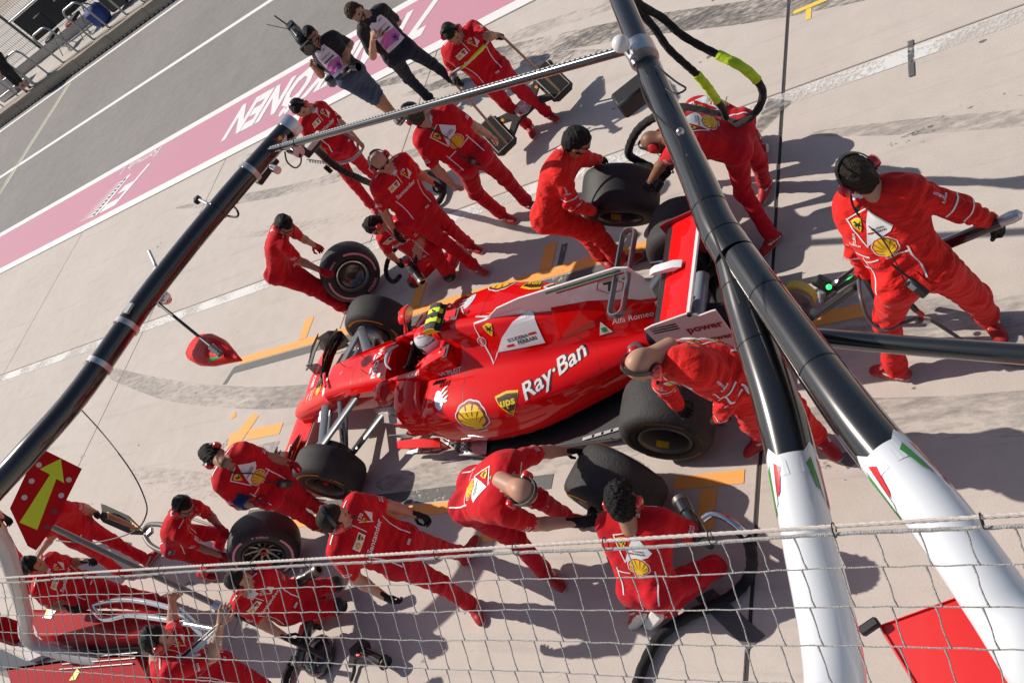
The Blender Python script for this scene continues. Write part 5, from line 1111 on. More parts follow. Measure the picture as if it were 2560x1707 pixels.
    if outfit in ('polo', 'suit') and prints in ('back', 'both'):
        n = -Fv; u = -Lv
        o = ctr(.72, -.02); dc.new('back_badge'); dc.put(poly2d([(-.075, -.10), (.085, -.05), (.115, -.02), (.02, .10), (-.02, .03), (-.05, -.04)]), WHITE, o, u, Uv, n, .004, .02)
        dc.put(poly2d([(-.125, .085), (-.117, .088), (-.07, -.105), (-.078, -.108)]), WHITE, o, u, Uv, n, .004, .02); dc.put(poly2d([(-.125, .085), (-.12, .078), (.01, .105), (.01, .112)]), WHITE, o, u, Uv, n, .0035, .02)
        dc.put(shield2d(.062, .082), YELLOWP, o - Lv * -.07 + Uv * .035, u, Uv, n, .005, 0); dc.put(horse2d(.055), BLACKP, o - Lv * -.07 + Uv * .035, u, Uv, n, .0062, 0)
        dc.put(text2d('SCUDERIA', .075), BLACKP, o + Uv * -.012 - Lv * .030, u, Uv, n, .0058, 0); dc.put(text2d('FERRARI', .065), BLACKP, o + Uv * -.030 - Lv * .038, u, Uv, n, .0058, 0); dc.put(poly2d([(-.02, -.005), (.02, -.005), (.02, .005), (-.02, .005)]), REDP, o + Uv * -.03 + Lv * .02, u, Uv, n, .0058, 0)
        o = ctr(.49, -.03); dc.new('scallop_badge'); bd, gp = shell2d(.072); dc.put(bd, WHITE, o, u, Uv, n, .003, .03); bd, gp = shell2d(.066); dc.put(bd, REDP, o, u, Uv, n, .0042, .03); bd, gp = shell2d(.058); dc.put(bd, YELLOWP, o, u, Uv, n, .0054, .03); [dc.put(g_, REDP, o, u, Uv, n, .0066, .03) for g_ in gp]
        if radio != 'none':
            for l in (-1, 1): dc.new('piping'); dc.put(poly2d([(-.0045, -.11), (.0045, -.11), (.0045, .11), (-.0045, .11)]), WHITE, ctr(.24, l * .125), u, Uv, n, .004, .015)
            dc.new('piping'); dc.put(poly2d([(-.13, -.0045), (-.04, -.0045), (-.04, .0045), (-.13, .0045)]), WHITE, ctr(.38, 0), u, Uv, n, .004, .015); dc.new('piping'); dc.put(poly2d([(.04, -.0045), (.13, -.0045), (.13, .0045), (.04, .0045)]), WHITE, ctr(.38, 0), u, Uv, n, .004, .015)
        dc.new('flag_patch'); dc.put(poly2d([(-.03, -.008), (-.01, -.008), (-.01, .008), (-.03, .008)]), GREENP, ctr(.93, 0), u, Uv, n, .004, 0); dc.put(poly2d([(.01, -.008), (.03, -.008), (.03, .008), (.01, .008)]), REDP, ctr(.93, 0), u, Uv, n, .004, 0)
    if outfit in ('photo', 'camera'):
        # numbered media bib over the t-shirt
        n = Fv; u = Lv; bibw = .135
        dc.new('media_bib'); dc.put(poly2d([(-bibw, -.20), (bibw, -.20), (bibw * .95, .06), (bibw * .75, .16), (.05, .17), (.0, .13), (-.05, .17), (-bibw * .75, .16), (-bibw * .95, .06)]), mat('bib white', (.66, .63, .70), .7), ctr(.62, 0), u, Uv, n, .008, .025)
        dc.put(poly2d([(-bibw * .95, -.18), (bibw * .95, -.18), (bibw * .95, -.06), (0, -.03), (-bibw * .95, -.07)]), mat('bib pink', (.55, .14, .42), .7), ctr(.62, 0), u, Uv, n, .0095, .025)
        dc.put(ellipse2d(.04, .05), mat('bib violet', (.28, .08, .42), .7), ctr(.36, .05), u, Uv, n, .011, .03); dc.put(horse2d(.06), BLACKP, ctr(.36, .05), u, Uv, n, .012, 0)
        dc.put(text2d('BAHRAIN 2017', .17), BLACKP, ctr(.70, 0), u, Uv, n, .0105, .03); dc.put(poly2d([(-.09, -.012), (.09, -.012), (.09, .012), (-.09, .012)]), mat('bib grey', (.09, .085, .1), .7), ctr(.60, 0), u, Uv, n, .0105, .03); dc.put(text2d('2017', .06), BLACKP, ctr(.84, .05), u, Uv, n, .0105, 0)
        dc.put(poly2d([(-bibw, -.015), (bibw, -.015), (bibw, .015), (-bibw, .015)]), mat('bib white', (.66, .63, .70), .7), ctr(.235, 0), u, Uv, n, .0105, .03)
    # sleeve lettering / stripes
    if outfit == 'polo':
        for S_ in 'LR':
            sh, el = Vector(J['s' + S_]), Vector(J['e' + S_]); ax = (el - sh).normalized(); side = Lv if S_ == 'L' else -Lv; nn = (side * .7 + Vector((-.6, .51, .62)) * .7); nn = (nn - ax * nn.dot(ax)).normalized(); o = sh + (el - sh) * .60
            vv = -ax; uu = vv.cross(nn)
            dc.new('sleeve_lettering'); dc.put(text2d('MAHLE', .06), WHITE, o - ax * .012, uu, vv, nn, .004, .02); dc.put(text2d('PIRELLI', .068), WHITE, o + ax * .012, uu, vv, nn, .004, .02)
    if outfit == 'suit':
        for S_ in 'LR':
            sh, el = Vector(J['s' + S_]), Vector(J['e' + S_]); wr = Vector(J['w' + S_]); ax = (el - sh).normalized(); side = Lv if S_ == 'L' else -Lv; nn = (side * .5 + Vector((-.6, .51, .62))); nn = (nn - ax * nn.dot(ax)).normalized(); uu = ax.cross(nn)
            for p in (sh + (el - sh) * .78, el + (wr - el) * .10): dc.new('sleeve_stripe'); dc.put(poly2d([(-.07, -.005), (.07, -.005), (.07, .005), (-.07, .005)]), WHITE, p, uu, ax, nn, .004, .012)
            dc.new('sleeve_lettering'); dc.put(text2d('HUBLOT', .08), WHITE, sh + (el - sh) * .42, ax if S_ == 'L' else -ax, uu, nn, .004, .02); dc.put(text2d('MAHLE', .06), WHITE, sh + (el - sh) * .55, uu, -ax, nn, .004, .02)
    # white pad stripe on shoulder for polo
    if outfit == 'polo':
        for S_ in 'LR':
            p = Vector(J['s' + S_]) * .6 + Vector(J['nk']) * .4; nn = (Uv + Fv * .25).normalized(); dc.new('shoulder_stripe'); dc.put(poly2d([(-.05, -.005), (.05, -.005), (.05, .005), (-.05, .005)]), WHITE, p, Lv, Fv, nn, .004, .015)
        dc.new('belt_badge'); dc.put(poly2d([(-.022, -.010), (.022, -.010), (.022, .010), (-.022, .010)]), mat('belt badge', (.62, .55, .5), .6), ctr(.07, .06), Lv, Uv, Fv, .006, 0)
    dc.build('emblems', root)
    if radio in ('L', 'R', 'C'):
        l = {'L': .09, 'R': -.09, 'C': .0}[radio]; o = ctr(.02, l) - Fv * .15 * b; Rr = Matrix((Lv, -Fv, Uv)).transposed(); Rr = Rr @ Matrix.Rotation(.5, 3, 'Y')
        mb = MB().bbox(o, (.062, .035, .13), .008, Rr); mb.tube([o + Rr @ Vector((-.02, 0, .065)), o + Rr @ Vector((-.02, 0, .18))], .007, 8); mb.build('radio', BLACK, root)
        MB().bbox(o + Rr @ Vector((0, .019, .02)), (.04, .003, .04), .001, Rr).build('radio_screen', mat('grey screen', (.16, .18, .18), .2), root)
        P = curve([Vector(J['hd']) + R_ @ Vector((-.09, -.02, -.05)), ctr(.9, .03) - Fv * .13, ctr(.55, l * .6) - Fv * .155, o + Rr @ Vector((.02, 0, .07))], 14); MB().tube(P, [.007] * 8 + [.004] * 6, 6).build('headset_cable', BLACK, root)
    if knee_pads:
        for S_ in knee_pads:
            k_ = Vector(J['k' + S_]); d = (k_ - (Vector(J['h' + S_]) + Vector(J['a' + S_])) / 2).normalized(); MB().sphere(k_ + d * .02, .075, 14, 8, (1, 1, 1)).build('knee_pad', BLACK, root)
    return root
GLASS = {'dark': glasses_mesh(LENS), 'amber': glasses_mesh(LENSO)}
# joint positions in metres (world), one row per person
JN = 'hd nk sL sR eL eR wL wR hL hR kL kR aL aR tL tR'.split()
POSE = {}
POSE['P1'] = dict(s=1.004, J=dict(zip(JN, [(3.303, -4.785, 1.64), (3.315, -4.812, 1.442), (3.131, -4.87, 1.413), (3.482, -4.833, 1.347), (3.123, -4.994, 1.155), (3.565, -4.654, 1.134), (3.085, -4.741, 1.164), (3.453, -4.553, 1.341), (3.143, -4.731, 0.927), (3.291, -4.607, 0.938), (3.239, -4.822, 0.512), (3.255, -4.693, 0.511), (3.252, -4.784, 0.093), (3.269, -4.752, 0.093), (3.146, -4.669, 0.031), (3.177, -4.626, 0.033)])))
POSE['P2'] = dict(s=1.035, J=dict(zip(JN, [(2.375, -4.597, 1.666), (2.322, -4.667, 1.478), (2.177, -4.789, 1.423), (2.38, -4.48, 1.436), (2.217, -4.885, 1.148), (2.443, -4.372, 1.167), (2.255, -4.654, 1.271), (2.257, -4.366, 1.354), (2.202, -4.649, 0.923), (2.378, -4.559, 0.923), (2.211, -4.814, 0.504), (2.539, -4.674, 0.519), (2.242, -4.941, 0.089), (2.585, -4.749, 0.093), (2.11, -4.849, 0.037), (2.448, -4.662, 0.031)])))
POSE['P3'] = dict(s=0.983, J=dict(zip(JN, [(0.447, -3.196, 1.602), (0.484, -3.296, 1.436), (0.369, -3.436, 1.395), (0.66, -3.243, 1.391), (0.167, -3.251, 1.337), (0.811, -3.263, 1.155), (0.213, -3.45, 1.192), (0.68, -3.053, 1.194), (0.368, -3.324, 0.913), (0.54, -3.242, 0.907), (0.379, -3.38, 0.49), (0.634, -3.352, 0.503), (0.363, -3.452, 0.085), (0.616, -3.366, 0.089), (0.252, -3.347, 0.038), (0.556, -3.228, 0.038)])))
POSE['P4'] = dict(s=0.998, J=dict(zip(JN, [(2.787, -3.231, 1.63), (2.798, -3.314, 1.448), (2.769, -3.475, 1.352), (2.829, -3.128, 1.424), (2.667, -3.396, 1.095), (2.866, -3.026, 1.16), (2.589, -3.304, 0.869), (2.979, -3.071, 0.936), (2.729, -3.234, 0.916), (2.914, -3.191, 0.93), (2.824, -3.286, 0.497), (2.976, -3.109, 0.506), (2.897, -3.331, 0.088), (3.018, -3.053, 0.09), (2.814, -3.198, 0.036), (2.947, -2.916, 0.037)])))
POSE['P5'] = dict(s=1.029, J=dict(zip(JN, [(0.497, -2.046, 1.678), (0.461, -2.082, 1.479), (0.551, -1.915, 1.418), (0.276, -2.16, 1.447), (0.575, -1.808, 1.146), (0.206, -2.194, 1.163), (0.616, -1.856, 0.891), (0.227, -2.301, 0.924), (0.455, -2.02, 0.919), (0.263, -2.057, 0.945), (0.663, -2.057, 0.523), (0.304, -2.122, 0.506), (0.657, -2.096, 0.09), (0.359, -2.169, 0.083), (0.523, -2.01, 0.037), (0.23, -2.074, 0.039)])))
POSE['P6'] = dict(s=1.002, J=dict(zip(JN, [(0.808, -1.6, 1.646), (0.853, -1.638, 1.455), (0.79, -1.8, 1.384), (0.959, -1.485, 1.443), (0.863, -1.884, 1.121), (1.095, -1.427, 1.197), (0.883, -1.962, 0.879), (1.148, -1.362, 0.955), (0.887, -1.657, 0.91), (0.984, -1.502, 0.939), (0.95, -1.722, 0.487), (0.965, -1.539, 0.502), (1.035, -1.815, 0.088), (0.857, -1.477, 0.094), (0.902, -1.729, 0.033), (0.731, -1.388, 0.035)])))
POSE['P7'] = dict(s=0.919, J=dict(zip(JN, [(1.345, -1.395, 1.108), (1.254, -1.483, 0.973), (1.078, -1.434, 0.955), (1.394, -1.411, 0.896), (1.092, -1.457, 0.696), (1.536, -1.428, 0.678), (1.254, -1.409, 0.533), (1.625, -1.494, 0.472), (1.132, -1.496, 0.498), (1.309, -1.485, 0.456), (1.197, -1.463, 0.12), (1.619, -1.448, 0.183), (1.246, -1.832, 0.09), (1.381, -1.742, 0.103), (1.301, -1.956, 0.033), (1.32, -1.858, 0.037)])))
POSE['P8'] = dict(s=1.001, J=dict(zip(JN, [(2.493, -1.616, 1.364), (2.681, -1.619, 1.295), (2.732, -1.771, 1.189), (2.595, -1.453, 1.227), (2.841, -1.856, 0.941), (2.68, -1.476, 0.957), (2.914, -1.941, 0.712), (2.528, -1.439, 0.753), (3.062, -1.559, 0.894), (3.02, -1.382, 0.949), (2.882, -1.51, 0.506), (2.93, -1.448, 0.52), (2.899, -1.554, 0.089), (2.86, -1.457, 0.096), (2.751, -1.504, 0.036), (2.714, -1.412, 0.036)])))
POSE['P9'] = dict(s=1.041, J=dict(zip(JN, [(-1.391, -1.123, 1.408), (-1.208, -1.119, 1.307), (-1.19, -1.239, 1.154), (-1.203, -0.912, 1.325), (-1.103, -1.419, 0.938), (-1.118, -0.853, 1.047), (-1.051, -1.601, 0.753), (-1.126, -0.963, 0.806), (-0.797, -1.025, 0.906), (-0.826, -0.85, 0.969), (-0.869, -1.036, 0.469), (-0.988, -0.987, 0.552), (-0.728, -1.144, 0.076), (-0.967, -1.011, 0.103), (-0.83, -1.017, 0.04), (-1.114, -1.056, 0.035)])))
POSE['P10'] = dict(s=0.939, J=dict(zip(JN, [(-1.886, -1.063, 1.166), (-2.071, -1.048, 1.183), (-2.157, -0.891, 1.184), (-2.092, -1.222, 1.158), (-1.943, -0.978, 1.046), (-1.924, -1.256, 0.952), (-1.748, -0.95, 0.908), (-1.759, -1.243, 0.779), (-2.413, -1.057, 0.824), (-2.434, -1.225, 0.845), (-2.284, -1.037, 0.435), (-2.401, -1.293, 0.443), (-2.368, -0.834, 0.094), (-2.275, -1.414, 0.088), (-2.283, -0.733, 0.034), (-2.235, -1.281, 0.038)])))
POSE['P11'] = dict(s=0.819, J=dict(zip(JN, [(-1.826, -1.651, 0.859), (-1.903, -1.757, 0.758), (-1.983, -1.615, 0.751), (-1.952, -1.889, 0.667), (-1.862, -1.639, 0.554), (-1.755, -1.939, 0.557), (-1.678, -1.644, 0.455), (-1.59, -1.949, 0.431), (-2.177, -1.757, 0.41), (-2.278, -1.699, 0.533), (-1.923, -1.821, 0.141), (-2.011, -1.83, 0.35), (-2.239, -1.768, 0.133), (-2.163, -1.997, 0.104), (-2.191, -1.868, 0.053), (-2.197, -1.883, 0.054)])))
POSE['P12'] = dict(s=1.051, J=dict(zip(JN, [(-3.582, 0.289, 1.659), (-3.588, 0.255, 1.452), (-3.45, 0.207, 1.321), (-3.796, 0.321, 1.427), (-3.386, 0.329, 1.059), (-3.983, 0.334, 1.194), (-3.35, 0.292, 0.797), (-4.077, 0.274, 0.95), (-3.574, 0.523, 0.932), (-3.776, 0.475, 0.935), (-3.374, 0.471, 0.519), (-3.864, 0.408, 0.493), (-3.28, 0.549, 0.091), (-3.833, 0.274, 0.075), (-3.12, 0.493, 0.038), (-3.89, 0.407, 0.048)])))
POSE['P13'] = dict(s=1.049, J=dict(zip(JN, [(-2.359, 1.219, 1.591), (-2.423, 1.105, 1.428), (-2.629, 1.197, 1.401), (-2.321, 1.06, 1.253), (-2.673, 1.191, 1.105), (-2.168, 0.987, 1.008), (-2.514, 1.197, 0.889), (-2.115, 0.966, 0.747), (-2.68, 1.089, 0.895), (-2.806, 1.036, 1.015), (-2.528, 1.029, 0.48), (-2.8, 0.993, 0.551), (-2.396, 0.892, 0.093), (-2.783, 0.97, 0.101), (-2.301, 0.973, 0.02), (-2.892, 1.095, 0.034)])))
POSE['P14'] = dict(s=0.975, J=dict(zip(JN, [(1.966, 1.179, 1.467), (1.8, 1.246, 1.392), (1.816, 1.429, 1.341), (1.655, 1.128, 1.342), (1.878, 1.494, 1.077), (1.73, 1.051, 1.086), (1.63, 1.507, 1.086), (1.716, 1.0, 0.844), (1.811, 1.327, 0.865), (1.767, 1.15, 0.865), (1.931, 1.282, 0.461), (1.899, 1.146, 0.46), (2.08, 1.251, 0.082), (2.061, 1.1, 0.085), (1.932, 1.274, 0.041), (1.916, 1.127, 0.043)])))
POSE['P15'] = dict(s=0.958, J=dict(zip(JN, [(2.773, 1.412, 1.076), (2.932, 1.467, 0.984), (2.948, 1.331, 0.857), (2.887, 1.643, 0.943), (3.076, 1.294, 0.621), (2.919, 1.653, 0.673), (2.87, 1.42, 0.581), (2.721, 1.694, 0.534), (3.362, 1.489, 0.676), (3.311, 1.655, 0.694), (3.245, 1.36, 0.304), (3.311, 1.637, 0.274), (3.545, 1.519, 0.089), (3.674, 1.689, 0.099), (3.397, 1.527, 0.035), (3.528, 1.696, 0.032)])))
POSE['P16'] = dict(s=0.993, J=dict(zip(JN, [(-0.117, 1.968, 1.627), (-0.044, 1.952, 1.442), (-0.054, 1.772, 1.399), (-0.015, 2.131, 1.401), (-0.078, 1.682, 1.132), (0.034, 2.215, 1.135), (-0.111, 1.644, 0.883), (-0.024, 2.258, 0.893), (-0.099, 1.847, 0.905), (-0.11, 2.031, 0.92), (-0.017, 1.744, 0.487), (-0.127, 2.023, 0.494), (0.096, 1.629, 0.096), (-0.094, 2.041, 0.085), (0.057, 1.481, 0.036), (-0.196, 2.161, 0.035)])))
POSE['P17'] = dict(s=1.037, J=dict(zip(JN, [(-1.39, 1.732, 1.198), (-1.203, 1.643, 1.167), (-1.186, 1.453, 1.122), (-1.181, 1.818, 1.093), (-1.191, 1.274, 0.889), (-1.178, 1.761, 0.805), (-1.235, 1.158, 0.656), (-1.418, 1.718, 0.696), (-0.699, 1.488, 0.933), (-0.694, 1.671, 0.951), (-0.925, 1.429, 0.526), (-0.792, 1.727, 0.514), (-0.868, 1.384, 0.089), (-0.762, 1.812, 0.087), (-1.011, 1.405, 0.045), (-0.89, 1.905, 0.037)])))
POSE['P18'] = dict(s=1.015, J=dict(zip(JN, [(-1.972, 1.728, 1.024), (-1.942, 1.757, 0.823), (-1.77, 1.809, 0.812), (-2.13, 1.785, 0.775), (-1.59, 1.732, 0.602), (-2.242, 1.792, 0.516), (-1.405, 1.593, 0.488), (-2.104, 1.638, 0.364), (-1.739, 2.042, 0.364), (-1.936, 2.086, 0.395), (-1.436, 1.74, 0.174), (-2.144, 1.831, 0.123), (-1.62, 2.103, 0.139), (-1.818, 2.115, 0.133), (-1.497, 2.122, 0.04), (-1.696, 2.143, 0.039)])))
POSE['P19'] = dict(s=0.934, J=dict(zip(JN, [(1.395, 2.188, 1.169), (1.456, 2.205, 0.993), (1.368, 2.059, 0.966), (1.591, 2.295, 0.932), (1.502, 2.053, 0.736), (1.588, 2.374, 0.678), (1.629, 1.996, 0.544), (1.514, 2.418, 0.458), (1.533, 2.07, 0.517), (1.551, 2.232, 0.481), (1.476, 1.88, 0.164), (1.347, 2.07, 0.159), (1.859, 1.941, 0.1), (1.722, 2.161, 0.094), (1.713, 1.946, 0.051), (1.874, 2.148, 0.055)])))
POSE['P20'] = dict(s=0.949, J=dict(zip(JN, [(4.184, 2.103, 1.556), (4.254, 2.134, 1.382), (4.293, 1.972, 1.334), (4.214, 2.3, 1.343), (4.394, 1.913, 1.091), (4.372, 2.347, 1.128), (4.153, 1.897, 1.075), (4.144, 2.362, 1.047), (4.355, 2.044, 0.875), (4.319, 2.213, 0.879), (4.372, 1.997, 0.47), (4.416, 2.098, 0.488), (4.39, 1.928, 0.082), (4.477, 2.015, 0.096), (4.242, 1.937, 0.037), (4.336, 2.036, 0.038)])))
POSE['P21'] = dict(s=0.962, J=dict(zip(JN, [(4.836, 1.412, 1.542), (4.877, 1.444, 1.356), (4.739, 1.372, 1.253), (5.041, 1.505, 1.326), (4.85, 1.254, 1.034), (5.137, 1.588, 1.082), (4.982, 1.216, 0.833), (5.324, 1.742, 1.043), (5.063, 1.359, 0.883), (5.091, 1.531, 0.865), (5.065, 1.399, 0.467), (5.278, 1.533, 0.486), (4.94, 1.47, 0.091), (5.38, 1.611, 0.097), (4.844, 1.353, 0.033), (5.234, 1.606, 0.035)])))
POSE['P22'] = dict(s=0.99, J=dict(zip(JN, [(1.473, 2.765, 1.597), (1.554, 2.884, 1.46), (1.585, 2.711, 1.386), (1.386, 2.986, 1.424), (1.823, 2.6, 1.284), (1.224, 2.81, 1.244), (1.685, 2.465, 1.448), (1.113, 2.606, 1.344), (1.575, 2.787, 0.91), (1.502, 2.948, 0.936), (1.555, 2.835, 0.486), (1.567, 2.976, 0.505), (1.544, 2.902, 0.079), (1.618, 3.003, 0.088), (1.395, 2.878, 0.042), (1.471, 2.994, 0.042)])))
POSE['P23'] = dict(s=1.075, J=dict(zip(JN, [(6.975, 1.249, 1.668), (6.983, 1.298, 1.459), (7.008, 1.109, 1.382), (6.889, 1.478, 1.425), (7.17, 1.084, 1.123), (6.949, 1.581, 1.143), (7.265, 1.113, 0.868), (7.019, 1.598, 0.879), (7.14, 1.341, 0.901), (7.025, 1.511, 0.905), (7.292, 1.513, 0.491), (7.175, 1.674, 0.494), (7.44, 1.67, 0.092), (7.337, 1.791, 0.089), (7.273, 1.688, 0.036), (7.169, 1.804, 0.036)])))
POSE['P24'] = dict(s=1.034, J=dict(zip(JN, [(23.664, -15.321, 1.955), (23.664, -15.283, 1.75), (23.581, -15.445, 1.665), (23.683, -15.091, 1.695), (23.763, -15.483, 1.436), (23.843, -15.062, 1.45), (23.946, -15.432, 1.254), (24.021, -15.096, 1.258), (23.723, -15.279, 1.19), (23.902, -15.217, 1.24), (23.927, -15.325, 0.792), (24.022, -15.198, 0.806), (24.06, -15.431, 0.391), (24.135, -15.263, 0.392), (23.911, -15.369, 0.336), (24.023, -15.147, 0.336)])))
P_ = POSE
person(P_['P1'], 'cameraman in grey media bib and denim shorts shouldering a video camera', (1.2, -.5, .4), 'camera', ('short', 'black'), headset=False, gloves=None, glasses='dark', skin=1, beard=True, prints='none', group='photographers by the pit lane', shoe='grey', curl=(.7, 1.2))
person(P_['P2'], 'curly haired photographer in white and pink bib and navy jeans', (.6, .0, .2), 'photo', ('curly', 'auburn'), headset=False, gloves=None, skin=0, beard=True, prints='none', group='photographers by the pit lane', shoe='dark', curl=(1.1, 1.1))
person(P_['P3'], 'crewman in red holding the black front jack by its yellow handle', (.3, -2.2, .2), hair=('buzz', 'brown'), prints='front', curl=(1.5, 1.5), skin=1)
person(P_['P4'], 'dark haired crewman in red looking down behind the silver boom tip', (2.6, -2.0, .5), hair=('short', 'black'), gloves=None, prints='front', curl=(.9, 1.0))
person(P_['P5'], 'grey haired crewman in red seen from behind with radio on his belt', (1.4, -5.5, 1.2), hair=('short', 'grey'), gloves=None, prints='back', radio='C', curl=(.6, .6), bodyscale=1.05)
person(P_['P6'], 'bald crewman in red shirt and sunglasses standing over a kneeling man', (-1.0, -.2, .4), hair=None, glasses='dark', prints='front', curl=(.9, .7))
person(P_['P7'], 'kneeling crewman in red with a wheel gun beside the front wheel, head down', (1.75, -.9, .2), hair=('short', 'brown'), glasses='dark', prints='front', curl=(1.3, 1.3), knee_pads='LR', mic_side=-1)
person(P_['P8'], 'crewman in amber glasses leaning to hold the upright front tyre at the car nose', (2.1, -1.1, .5), hair=('short', 'black'), gloves='R', glasses='amber', skin=1, beard=True, prints='back', curl=(.5, .6))
person(P_['P9'], 'black haired bearded man in red overall gripping the rear tyre, no headset', (-1.9, -1.2, .9), 'suit', ('thick', 'black'), headset=False, glasses='dark', skin=1, beard=True, prints='back', curl=(.7, .8))
person(P_['P10'], 'bald brown skinned crewman bending over the far rear tyre', (-1.5, -.9, .1), hair=None, skin=2, prints='back', curl=(.7, .9), radio='none')
person(P_['P11'], 'crewman kneeling behind the bending bald man with the pit hoses', (-1.5, -1.0, .2), hair=('short', 'black'), prints='back', curl=(1.2, 1.2))
person(P_['P12'], 'rear jack man in red overall with arms spread on the jack handle, back to viewer', (-2.6, -1.2, .5), 'suit', ('short', 'brown'), prints='back', radio='R', curl=(1.4, 1.4))
person(P_['P13'], 'bald man in red overall stooping over the near rear wheel', (-1.7, 1.5, .1), 'suit', None, prints='both', skin=0, curl=(.9, .7))
person(P_['P14'], 'dark haired crewman with a blue elbow sleeve bending at the front wing', (2.3, .6, .3), hair=('short', 'black'), gloves='R', prints='back', radio='R', curl=(.9, .9), skin=1, boom='blue')
person(P_['P15'], 'squatting crewman in glasses steadying the pink banded spoked front tyre', (2.2, 1.6, .5), hair=('short', 'black'), gloves='R', glasses='dark', skin=1, beard=True, prints='both', curl=(.5, .6))
person(P_['P16'], 'short haired crewman striding sideways with both black gloved arms out', (-1.2, .4, .8), hair=('buzz', 'brown'), prints='front', mic_side=-1)
person(P_['P17'], 'bald crewman bent double with both hands on the near spare rear tyre', (-1.4, 1.7, 0), hair=None, prints='back', curl=(.6, .7), mic_side=-1)
person(P_['P18'], 'curly haired crewman kneeling with his back to the net, yellow glove on the gun', (-1.75, .8, .2), hair=('curly', 'black'), gloves=('B', 'Y'), prints='back', curl=(1.2, 1.3), skin=1)
person(P_['P19'], 'crewman kneeling behind the net with a wheel gun and knee pads', (.4, 1.5, .9), hair=('buzz', 'brown'), prints='front', curl=(1.3, 1.2), knee_pads='LR')
person(P_['P20'], 'headset crewman at the lower left beneath the red arrow sign', (2.6, .6, .9), hair=('short', 'black'), prints='front', curl=(1.1, 1.0), skin=1)
person(P_['P21'], 'crewman hidden behind the red arrow sign, one black gloved arm out', (3.0, 1.0, .5), hair=('short', 'brown'), gloves=('B', None), prints='none', curl=(1.3, .8))
person(P_['P22'], 'crewman at the bottom left behind the net raising both bare hands to a pole', (.4, 1.4, 1.6), hair=('short', 'brown'), gloves=None, prints='both', curl=(1.5, .5))
person(P_['P23'], 'red trousered crewman cut off by the left picture edge', (4, 1.0, 1.0), hair=('short', 'brown'), prints='none')
person(P_['P24'], 'person in black shorts walking behind the far pit wall', (22, -15.5, 1.2), 'shorts', ('short', 'brown'), headset=False, gloves=None, prints='none', group='people behind the pit wall', shoe='dark', skin=0)
# ================================================================ DRIVER
DRV = dict(s=.95, J=dict(zip(JN, [(.30, 0, .885), (.19, 0, .70), (.26, .15, .62), (.26, -.15, .62), (.46, .185, .50), (.46, -.185, .50), (.64, .12, .60), (.64, -.12, .60), (.02, .085, .24), (.02, -.085, .24), (.45, .09, .40), (.45, -.09, .40), (.85, .08, .33), (.85, -.08, .33), (.95, .08, .40), (.95, -.08, .40)])))
dv = person(DRV, 'driver in a white and red helmet seated in the racing car cockpit', (3, 0, .7), 'suit', None, headset=False, gloves='B', prints='none', group='racing driver', curl=(1.4, 1.4), shoe='dark')
hm_o = Vector((.31, 0, .855)); f = Field((-.17, -.17, -.18), (.20, .17, .18), .0085); I3 = np.eye(3)
f.ell((0, 0, .01), I3, (.142, .118, .132), .02, 0); f.ell((.03, 0, -.05), I3, (.125, .105, .095), .04, 0); f.cone((.09, -.04, -.085), (.09, .04, -.085), .045, .045, .03, 0)
vs, F, ids = f.surface(); c = vs[F].mean(1); fm = np.zeros(len(F), int)
fm[(c[:, 0] > .03) & (c[:, 2] > -.035) & (c[:, 2] < .035) & (np.abs(c[:, 1]) < .125)] = 1
fm[(c[:, 2] > .075) & (np.abs(c[:, 1]) < .05)] = 2; fm[c[:, 2] < -.085] = 2; fm[(np.abs(c[:, 2] - .05) < .008)] = 3
me = np_mesh('helmet', vs + np.array(hm_o), F, [mat('helmet white', (.72, .72, .73), .2, coat=.8), mat('visor dark', (.03, .05, .06), .06, coat=1), RED, mat('helmet teal', (.02, .25, .25), .3)], fm); hob = link('helmet', me, dv)
D = Decal(bvh_of(me)); D.put(text2d('Kaspersky', .10), BLACKP, hm_o + Vector((-.02, .05, .11)), (-1, 0, 0), (0, -1, 0), (-.1, .75, .65), .003, .02); D.put(shield2d(.035, .04), YELLOWP, hm_o + Vector((-.08, -.03, .11)), (-1, 0, 0), (0, -1, 0), (-.4, 0, .9), .003, 0); D.build('helmet_print', dv)
# ================================================================ SPARE WHEELS
def spare(label, c, n, width, style, band, rot, grp='spare wheels held by the crew', worn=False):
    t = thing('spare_wheel', label, 'wheel', (c[0], c[1], 0), grp); wheel_assembly(t, c, n, width, style, band, worn, True, rot=rot); return t
def ctr_from_face(fc, n, h):
    n = Vector(n).normalized(); return tuple(Vector(fc) - n * h)
n1 = (-.70, .70, .10); c1 = ctr_from_face((2.478, -1.612, 0.340), n1, .14); spare('pink banded front wheel with dished grey cover, held upright ahead of the car', (c1[0], c1[1], .36), n1, .305, 'dish', PINKP, 2.2)
n2 = (-.50, .85, .12); c2 = ctr_from_face((2.315, 1.660, 0.330), n2, .14); spare('pink banded spoked front wheel held by the squatting man', (c2[0], c2[1], .36), n2, .305, 'spoke', PINKP, 1.2)
n3 = (.15, .90, -.38); c3 = (-1.144, -1.384, 0.470); spare('wide new rear tyre held by the bearded man in overall', c3, n3, .405, 'open', None, 0)
n4 = (.42, .90, 0); c4 = (-1.451, 1.322, 0.335); spare('wide rear tyre between the bent bald man and the kneeling curly haired man', (c4[0], c4[1], .337), n4, .405, 'open', ORANGEP, 1.0, worn=True)
